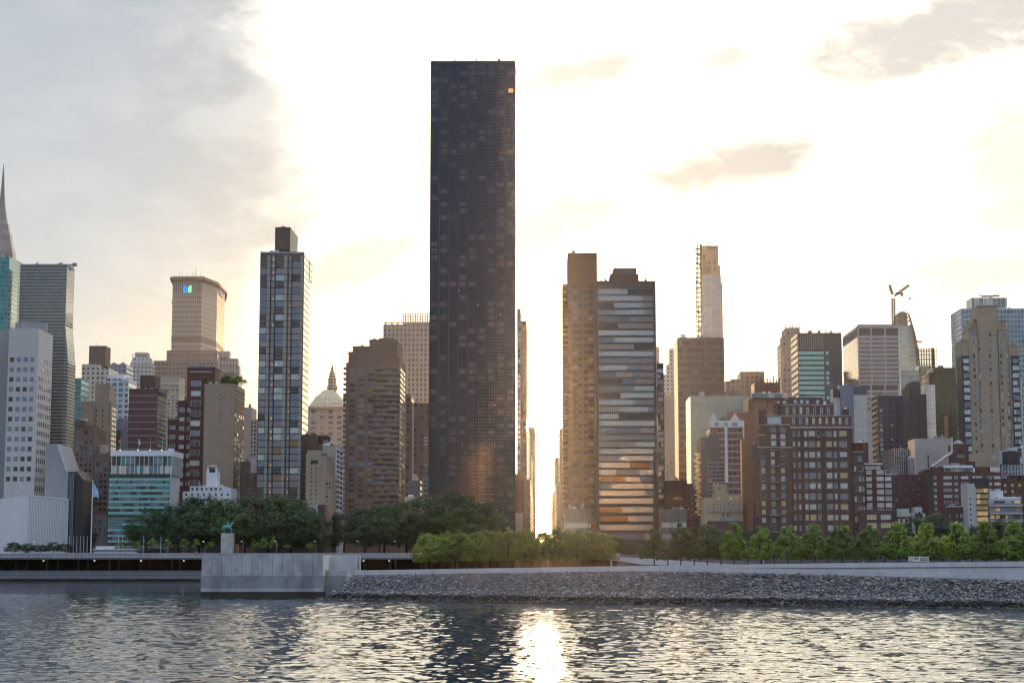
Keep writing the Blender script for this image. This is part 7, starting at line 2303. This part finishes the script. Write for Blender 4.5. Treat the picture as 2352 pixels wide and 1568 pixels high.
for (bld, u, v, w) in ROOF_GARDEN:
    q = P(u, v, bld.D + 4)
    t = thing('roof_shrub', 'green shrub growing on the roof at %s of the %s' % ({478: 'the left end', 520: 'the middle', 548: 'the right end', 1662: 'the crown'}[u], 'gabled brick tower' if u == 1662 else 'plain tan slab'), 'shrub', (q.x, bld.D + 4, q.z), 0, 'roof garden shrubs')
    link('foliage', PROTO['round'][u % 3][0], t, (0, 0, -0.3), 0, (w * 0.6 + 2.5, 4, 4.0 if u != 1662 else 2.6))
# ------------------------------------------------------------------ small things on the far bank
DZ = 12.0
RD = 795.0


def lamp_post(u, vt, D, i, zb):
    p = P(u, vt, D)
    t = thing('street_lamp', 'slim lamp post on the deck edge, %s counted from the white hall' % ORD[i], 'street lamp', (p.x, D, zb), 0, 'lamps along the deck edge')
    h = p.z - zb
    link('post', LAMPM, t, scale=(1, 1, h))
    link('arm', ARMM, t, (0, 0, h))
    link('lamp_head', HEADM, t, (-0.7, 0, h + 0.02))


LAMPM = MB().tube((0, 0, 0), (0, 0, 1), 0.09, GREYM, 0.06).mesh('post', uv=False)
ARMM = MB().tube((0.05, 0, -0.1), (-0.75, 0, 0.1), 0.05, GREYM).mesh('arm', uv=False)
HEADM = MB().box(-0.35, 0.2, -0.14, 0.14, -0.1, 0.06, LAMP).mesh('lamp_head', uv=False)
for i, (u, vt) in enumerate(((83, 1243), (386, 1240), (471, 1243), (559, 1242.5), (636, 1242), (726, 1242), (825, 1242), (910, 1242), (1180, 1246))):
    lamp_post(u, vt, RD + 36, i, DZ)
for i, u in enumerate((1404, 1591, 1754, 1984, 2212)):
    p = P(u, 1288, WD(u, 30))
    t = thing('park_pole', 'thin pale lamp pole among the linden trunks, %s from the road ramp' % ORD[i], 'pole', (p.x, p.y, p.z - 1.2), 0, 'thin poles behind the wall')
    MB().tube((0, 0, 0), (0, 0, 6.0 if u == 1404 else 3.6), 0.08, WSTEEL, 0.06).build('pole', t)

# flag pole and flag
D = 860.0
p0, p1 = P(207, 1258, D), P(213, 1107, D)
t = thing('flagpole', 'tall white flagpole standing beside the white ribbed hall', 'flagpole', (p1.x, D, GROUND_Z))
H = p1.z - GROUND_Z
MB().tube((0, 0, 0), (0, 0, H), 0.36, WSTEEL, 0.18, 8).build('pole', t)
MB().lathe([(0.05, H), (0.4, H + 0.35), (0.05, H + 0.75)], WSTEEL, 0, 0, 8).build('finial', t)
fl = plain('light_blue_flag', (0.22, 0.44, 0.66), 0.9, var=0.1)
s_ = D / F
m = MB()
outl = [(0.25, 0), (0.25, -7.3), (1.2, -6.6), (2.3, -6.9), (3.1, -7.6), (3.0, -5.2), (2.4, -3.0), (1.2, -1.2)]
m.side([(x, H - 0.2 + z) for x, z in outl], -0.08, 0.08, fl)
ft = thing('flag', 'light blue flag with a white round emblem drooping from the tall white flagpole', 'flag', (p1.x, D, GROUND_Z))
m.build('cloth', ft)
MB().lathe([(0.75, -0.03), (0.75, 0.03), (0.6, 0.035), (0.58, -0.02)], WSTEEL, 0, 0, 14).lathe([(0.3, -0.03), (0.3, 0.03)], WSTEEL, 0, 0, 10).build('emblem', ft, (1.9, -0.12, H - 4.6)).rotation_euler = (math.pi / 2, 0, 0)
me = MB().tube((0, 0, 0), (0, 0, 8.5), 0.12, WSTEEL, 0.09).mesh('pole', uv=False)
for i, u in enumerate((159, 168, 176, 184, 192, 200, 272, 281, 329, 369)):
    q = P(u, 1262, 858)
    t = thing('bare_flagpole', 'short bare white flagpole in the row at the garden, %s from the white hall' % ORD[i], 'flagpole', (q.x, 858, GROUND_Z + 1.0), 0, 'bare flagpoles in a row')
    link('pole', me, t)

# white low pavilion by the flag pole
q = P(215, 1262, 848)
t = thing('garden_pavilion', 'long low white pavilion with a glass strip at the foot of the flagpole', 'pavilion', (q.x, 848, 12.0))
w = 96 * 848 / F
MB().box(0, w, 0, 6, -1.5, 1.0, white_c).build('base_wall', t)
MB().box(0.2, w - .2, 0.2, 6, 1.0, 1.9, GB).build('glazing', t)
MB().box(-0.4, w + .4, -0.4, 6.4, 1.9, 2.3, white_p).build('roof', t)
MB().box(1, 9, -0.2, 3, 2.3, 3.6, white_p).build('roof_box', t)
q = P(205, 1245, 905)
b = Bld('townhouse', 'small pale stone lodge between the flagpole and the teal-banded office', 900, [(192, 248, 1181), ], plain('lodge_stone', (0.33, 0.29, 0.27), 0.85), depth=10)
b.win('F', 5, 2, (194, 246, 1185, 1225), (0.4, 0.5), [(GD, 2), (GB, 1)], frame=white_p, ind=10)
b.part('coping', 191.5, 248.5, 1180, 1181.5, white_c, -0.3, 1)


# rider on horse monument
def monument():
    D = 838.0
    a, c = P(507, 1265, D), P(533.5, 1265, D)
    cx = (a.x + c.x) / 2
    zt = P(520, 1225, D).z
    t = thing('horse_monument', 'tall pale stone pedestal standing on the deck before the dark trees', 'pedestal', (cx, D, DZ))
    w = (c.x - a.x) / 2
    stone = stained('pedestal_stone', (0.40, 0.40, 0.36))
    MB().box(-w, w, 0, 5.5, -0.3, zt - DZ, stone).build('shaft', t)
    MB().box(-w - .15, w + .15, -0.15, 5.65, zt - DZ, zt - DZ + 0.25, stone).build('cap', t)
    br = plain('green_bronze', (0.10, 0.30, 0.26), 0.6, 0.2)
    verts, edges, rads = [], [], []

    def chain(pts, start=None):
        prev = start
        for (x, y, z, r) in pts:
            verts.append((x, y, z)); rads.append(r)
            if prev is not None: edges.append((prev, len(verts) - 1))
            prev = len(verts) - 1
        return prev
    # horse facing right (+x); body about 3.4 long, raised head
    chain([(-1.5, 0, 2.75, .58), (-0.8, 0, 2.75, .62), (0.1, 0, 2.7, .58), (0.9, 0, 2.85, .62)])       # 0..3
    chain([(1.45, 0, 3.5, .42), (1.85, 0, 4.15, .3), (2.0, 0, 4.45, .27), (2.45, 0, 4.2, .2), (2.75, 0, 3.95, .15)], 3)
    for (s0, y, pts) in ((0, .35, [(-1.75, 2.1, .3), (-1.95, 1.35, .17), (-2.15, 1.2, .15), (-1.9, .6, .11), (-1.85, 0.1, .13)]), (0, -.35, [(-1.45, 2.1, .3), (-1.25, 1.4, .17), (-1.4, 1.15, .15), (-1.1, .6, .11), (-0.95, 0.1, .13)]),
                         (3, .35, [(1.0, 2.1, .26), (1.3, 1.4, .15), (1.25, 1.2, .14), (1.0, .6, .1), (1.05, 0.1, .12)]), (3, -.35, [(1.15, 2.15, .26), (1.75, 1.75, .16), (1.95, 1.5, .14), (1.7, 1.0, .1), (1.75, 0.1, .12)])):
        chain([(x, y, z, r) for x, z, r in pts], s0)
    chain([(-2.0, 0, 2.95, .18), (-2.35, 0, 2.7, .2), (-2.5, 0, 2.0, .16), (-2.55, 0, 1.3, .06)], 0)
    me = bpy.data.meshes.new('horse')
    me.from_pydata(verts, edges, [])
    o = bpy.data.objects.new('horse_statue', me); COL.objects.link(o)
    sk = o.modifiers.new('skin', 'SKIN')
    for i, r in enumerate(rads):
        me.skin_vertices[0].data[i].radius = (r, r)
    me.skin_vertices[0].data[1].use_root = True
    o.modifiers.new('sub', 'SUBSURF').levels = 1
    o.modifiers['sub'].render_levels = 1
    me.materials.append(br)
    k = 1.12
    o.location = (cx - 0.1, D + 2.6, zt + 0.22); o.scale = (k, k, k)
    # rider
    verts, edges, rads = [], [], []
    chain([(-0.1, 0, 3.35, .32), (-0.05, 0, 3.8, .33), (0.0, 0, 4.25, .36), (0.02, 0, 4.55, .14), (0.08, 0, 4.85, .22), (0.08, 0, 5.0, .19)])
    for y in (.3, -.3):
        chain([(0.3, y * 1.9, 3.1, .22), (0.45, y * 2.1, 2.55, .16), (0.3, y * 2.2, 1.95, .11), (0.55, y * 2.2, 1.85, .09)], 0)
        chain([(0.1, y * 1.5, 4.2, .15), (0.5, y * 1.6, 3.8, .12), (0.95, y * 0.8, 3.75, .09)] if y > 0 else [(-0.1, y * 1.5, 4.2, .15), (-0.6, y * 1.7, 4.25, .12), (-1.15, y * 1.5, 4.4, .09)], 2)
    me2 = bpy.data.meshes.new('rider')
    me2.from_pydata(verts, edges, [])
    o2 = bpy.data.objects.new('rider', me2); COL.objects.link(o2)
    sk = o2.modifiers.new('skin', 'SKIN')
    for i, r in enumerate(rads):
        me2.skin_vertices[0].data[i].radius = (r, r)
    me2.skin_vertices[0].data[0].use_root = True
    o2.modifiers.new('sub', 'SUBSURF').levels = 1
    me2.materials.append(br)
    o2.parent = o
    tag(o, 'green bronze statue of a horse and rider on the pale pedestal', 'statue')
monument()


# cars on the lower road with red tail lamps
def car_parts():
    body = MB()
    prof = [(-2.2, 0.3), (2.2, 0.3), (2.25, 0.75), (1.3, 0.95), (0.6, 1.45), (-0.9, 1.47), (-1.7, 1.0), (-2.25, 0.9)]
    return prof
cols = [plain('car_white', (0.5, 0.5, 0.5), 0.3), plain('car_silver', (0.3, 0.31, 0.33), 0.3), plain('car_black', (0.02, 0.02, 0.022), 0.3), plain('car_red', (0.2, 0.02, 0.02), 0.3)]
wheel = MB().lathe([(0.33, -0.1), (0.33, 0.1)], STEEL, 0, 0, 12).mesh('wheel', uv=False)
for i, (u, v, c) in enumerate(((95, 1308, 1), (151, 1308, 2), (207, 1306, 2), (295, 1308, 2), (352, 1308, 0), (440, 1308, 1), (1090, 1305, 0), (1280, 1302, 0))):
    Dc = 795 + 4 + (i % 3) * 3.5
    q = P(u, v, Dc)
    nm = ['silver', 'black', 'dark', 'black', 'white', 'grey', 'white', 'white'][i]
    wh = ['under the deck below the white hall', 'under the deck near the flagpole', 'under the deck just right of the flagpole', 'under the deck below the teal-banded office', 'under the deck below the red brick tower', 'under the deck next to the granite block', 'behind the trunks of the dense grove', 'behind the grove below the bright street gap'][i]
    t = thing('car', 'small %s car on the lower road %s' % (nm, wh), 'car', (q.x, Dc, ZL - 1.2), 0, 'cars on the lower road')
    p_ = [(-2.2, 0.3), (2.2, 0.3), (2.25, 0.75), (1.3, 0.95), (-1.7, 1.0), (-2.25, 0.9)]
    MB().side(p_, -0.85, 0.85, cols[c]).build('body', t)
    MB().side([(1.25, 0.955), (0.6, 1.42), (-0.9, 1.44), (-1.65, 1.005)], -0.75, 0.75, GD).build('cabin', t)
    for x in (-1.35, 1.35):
        for y in (-0.86, 0.86):
            w_ = link('wheel', wheel, t, (x, y, 0.33)); w_.rotation_euler = (math.pi / 2, 0, 0)
    link('tail_lamp', MB().box(-0.1, 0.12, -0.7, 0.7, -0.12, 0.12, TAIL).mesh('tail_lamp', uv=False), t, (2.27, 0, 0.72))

# ramp right of the grove
rd = thing('road_ramp', 'pale concrete road ramp slanting down behind the gap between grove and linden row', 'ramp', (0, 800, 0))
m = MB()
a = [P(1396, 1277, 800), P(1480, 1281, 800), P(1640, 1292, 800), P(1740, 1297, 800)]
bt = [P(1396, 1284, 800), P(1480, 1296, 800), P(1640, 1300, 800), P(1740, 1300, 800)]
m.side([(p.x, p.z) for p in bt] + [(p.x, p.z) for p in reversed(a)], 0, 12, CONC)
m.build('ramp_wall', rd)
m = MB()
for p, q in zip(a, a[1:]):
    m.tube((p.x, -0.2, p.z + 0.9), (q.x, -0.2, q.z + 0.9), 0.12, GREYM, n=4)
    for i in range(12):
        c = p.lerp(q, i / 12)
        m.tube((c.x, -0.2, c.z), (c.x, -0.2, c.z + 0.9), 0.08, GREYM, n=4)
m.build('ramp_railing', rd)
m = MB(); q = P(1396, 1284, 806); r = P(1482, 1296, 806)
tag(MB().box(P(1300, 1290, 796).x, P(2700, 1290, 796).x, 0, 3, -1.5, 5.6, DCONC).build('quay_wall', None, (0, 796, 0)), 'dark quay wall of the far bank behind the lindens', 'wall')
tag(MB().box(P(1290, 1290, 799).x, P(2700, 1290, 799).x, 0, 33, -1.5, 5.5, gm).build('quay_road', None, (0, 799, 0)), 'quay road surface on the far bank', 'road', kind='structure')

# information boards
D = WD(2110, 5.5)
q0, q1 = P(2087, 1289, D), P(2133.5, 1277.5, D)
t = thing('information_board', 'pair of white information boards with pictures standing behind the granite wall', 'sign', (q0.x, D, q0.z - 0.9))
w, h = q1.x - q0.x, q1.z - q0.z
pics = [plain('print_grey', (0.30, 0.32, 0.33), var=0.5, scale=3), plain('print_blue', (0.12, 0.27, 0.36), var=0.5, scale=2), plain('print_orange', (0.36, 0.20, 0.11), var=0.5, scale=2), plain('print_dark', (0.07, 0.07, 0.08), var=0.3, scale=3)]
MB().box(0, w * 0.485, 0, 0.08, 0.9, 0.9 + h, white_p).build('panel', t)
MB().box(w * 0.50, w, 0, 0.08, 0.9, 0.9 + h, white_p).build('panel', t)
for (a, c, e, f, k) in ((0.03, 0.18, 0.1, 0.25, 3), (0.03, 0.08, 0.5, 0.8, 0), (0.1, 0.15, 0.45, 0.85, 0), (0.17, 0.22, 0.45, 0.9, 0), (0.29, 0.36, 0.4, 0.85, 3), (0.38, 0.46, 0.4, 0.85, 1), (0.56, 0.9, 0.12, 0.42, 2), (0.56, 0.9, 0.45, 0.9, 0), (0.93, 0.97, 0.2, 0.8, 3)):
    MB().box(a * w, c * w, -0.02, 0.0, 0.9 + e * h, 0.9 + f * h, pics[k]).build('picture', t)
for f in (0.05, 0.44, 0.55, 0.95):
    MB().box(f * w - .04, f * w + .04, 0.08, 0.14, 0, 0.9 + h, GREYM).build('post', t)
# ------------------------------------------------------------------ haze
hz = MB().box(-1500, 1500, -600, 3000, -2.5, 420, bpy.data.materials.new('haze_air'))
hm = hz.mats[0]
hm.use_nodes = True
g = NT(hm.node_tree)
pv = g.n('ShaderNodeVolumePrincipled')
pv.inputs['Color'].default_value = (0.96, 0.97, 1.0, 1)
pv.inputs['Density'].default_value = 0.0000115
pv.inputs['Anisotropy'].default_value = 0.86
ho = g.n('ShaderNodeOutputMaterial')
g.nt.links.new(pv.outputs[0], ho.inputs['Volume'])
tag(hz.build('haze', uv=False), 'thin warm evening haze over the river and city', 'haze', kind='stuff')
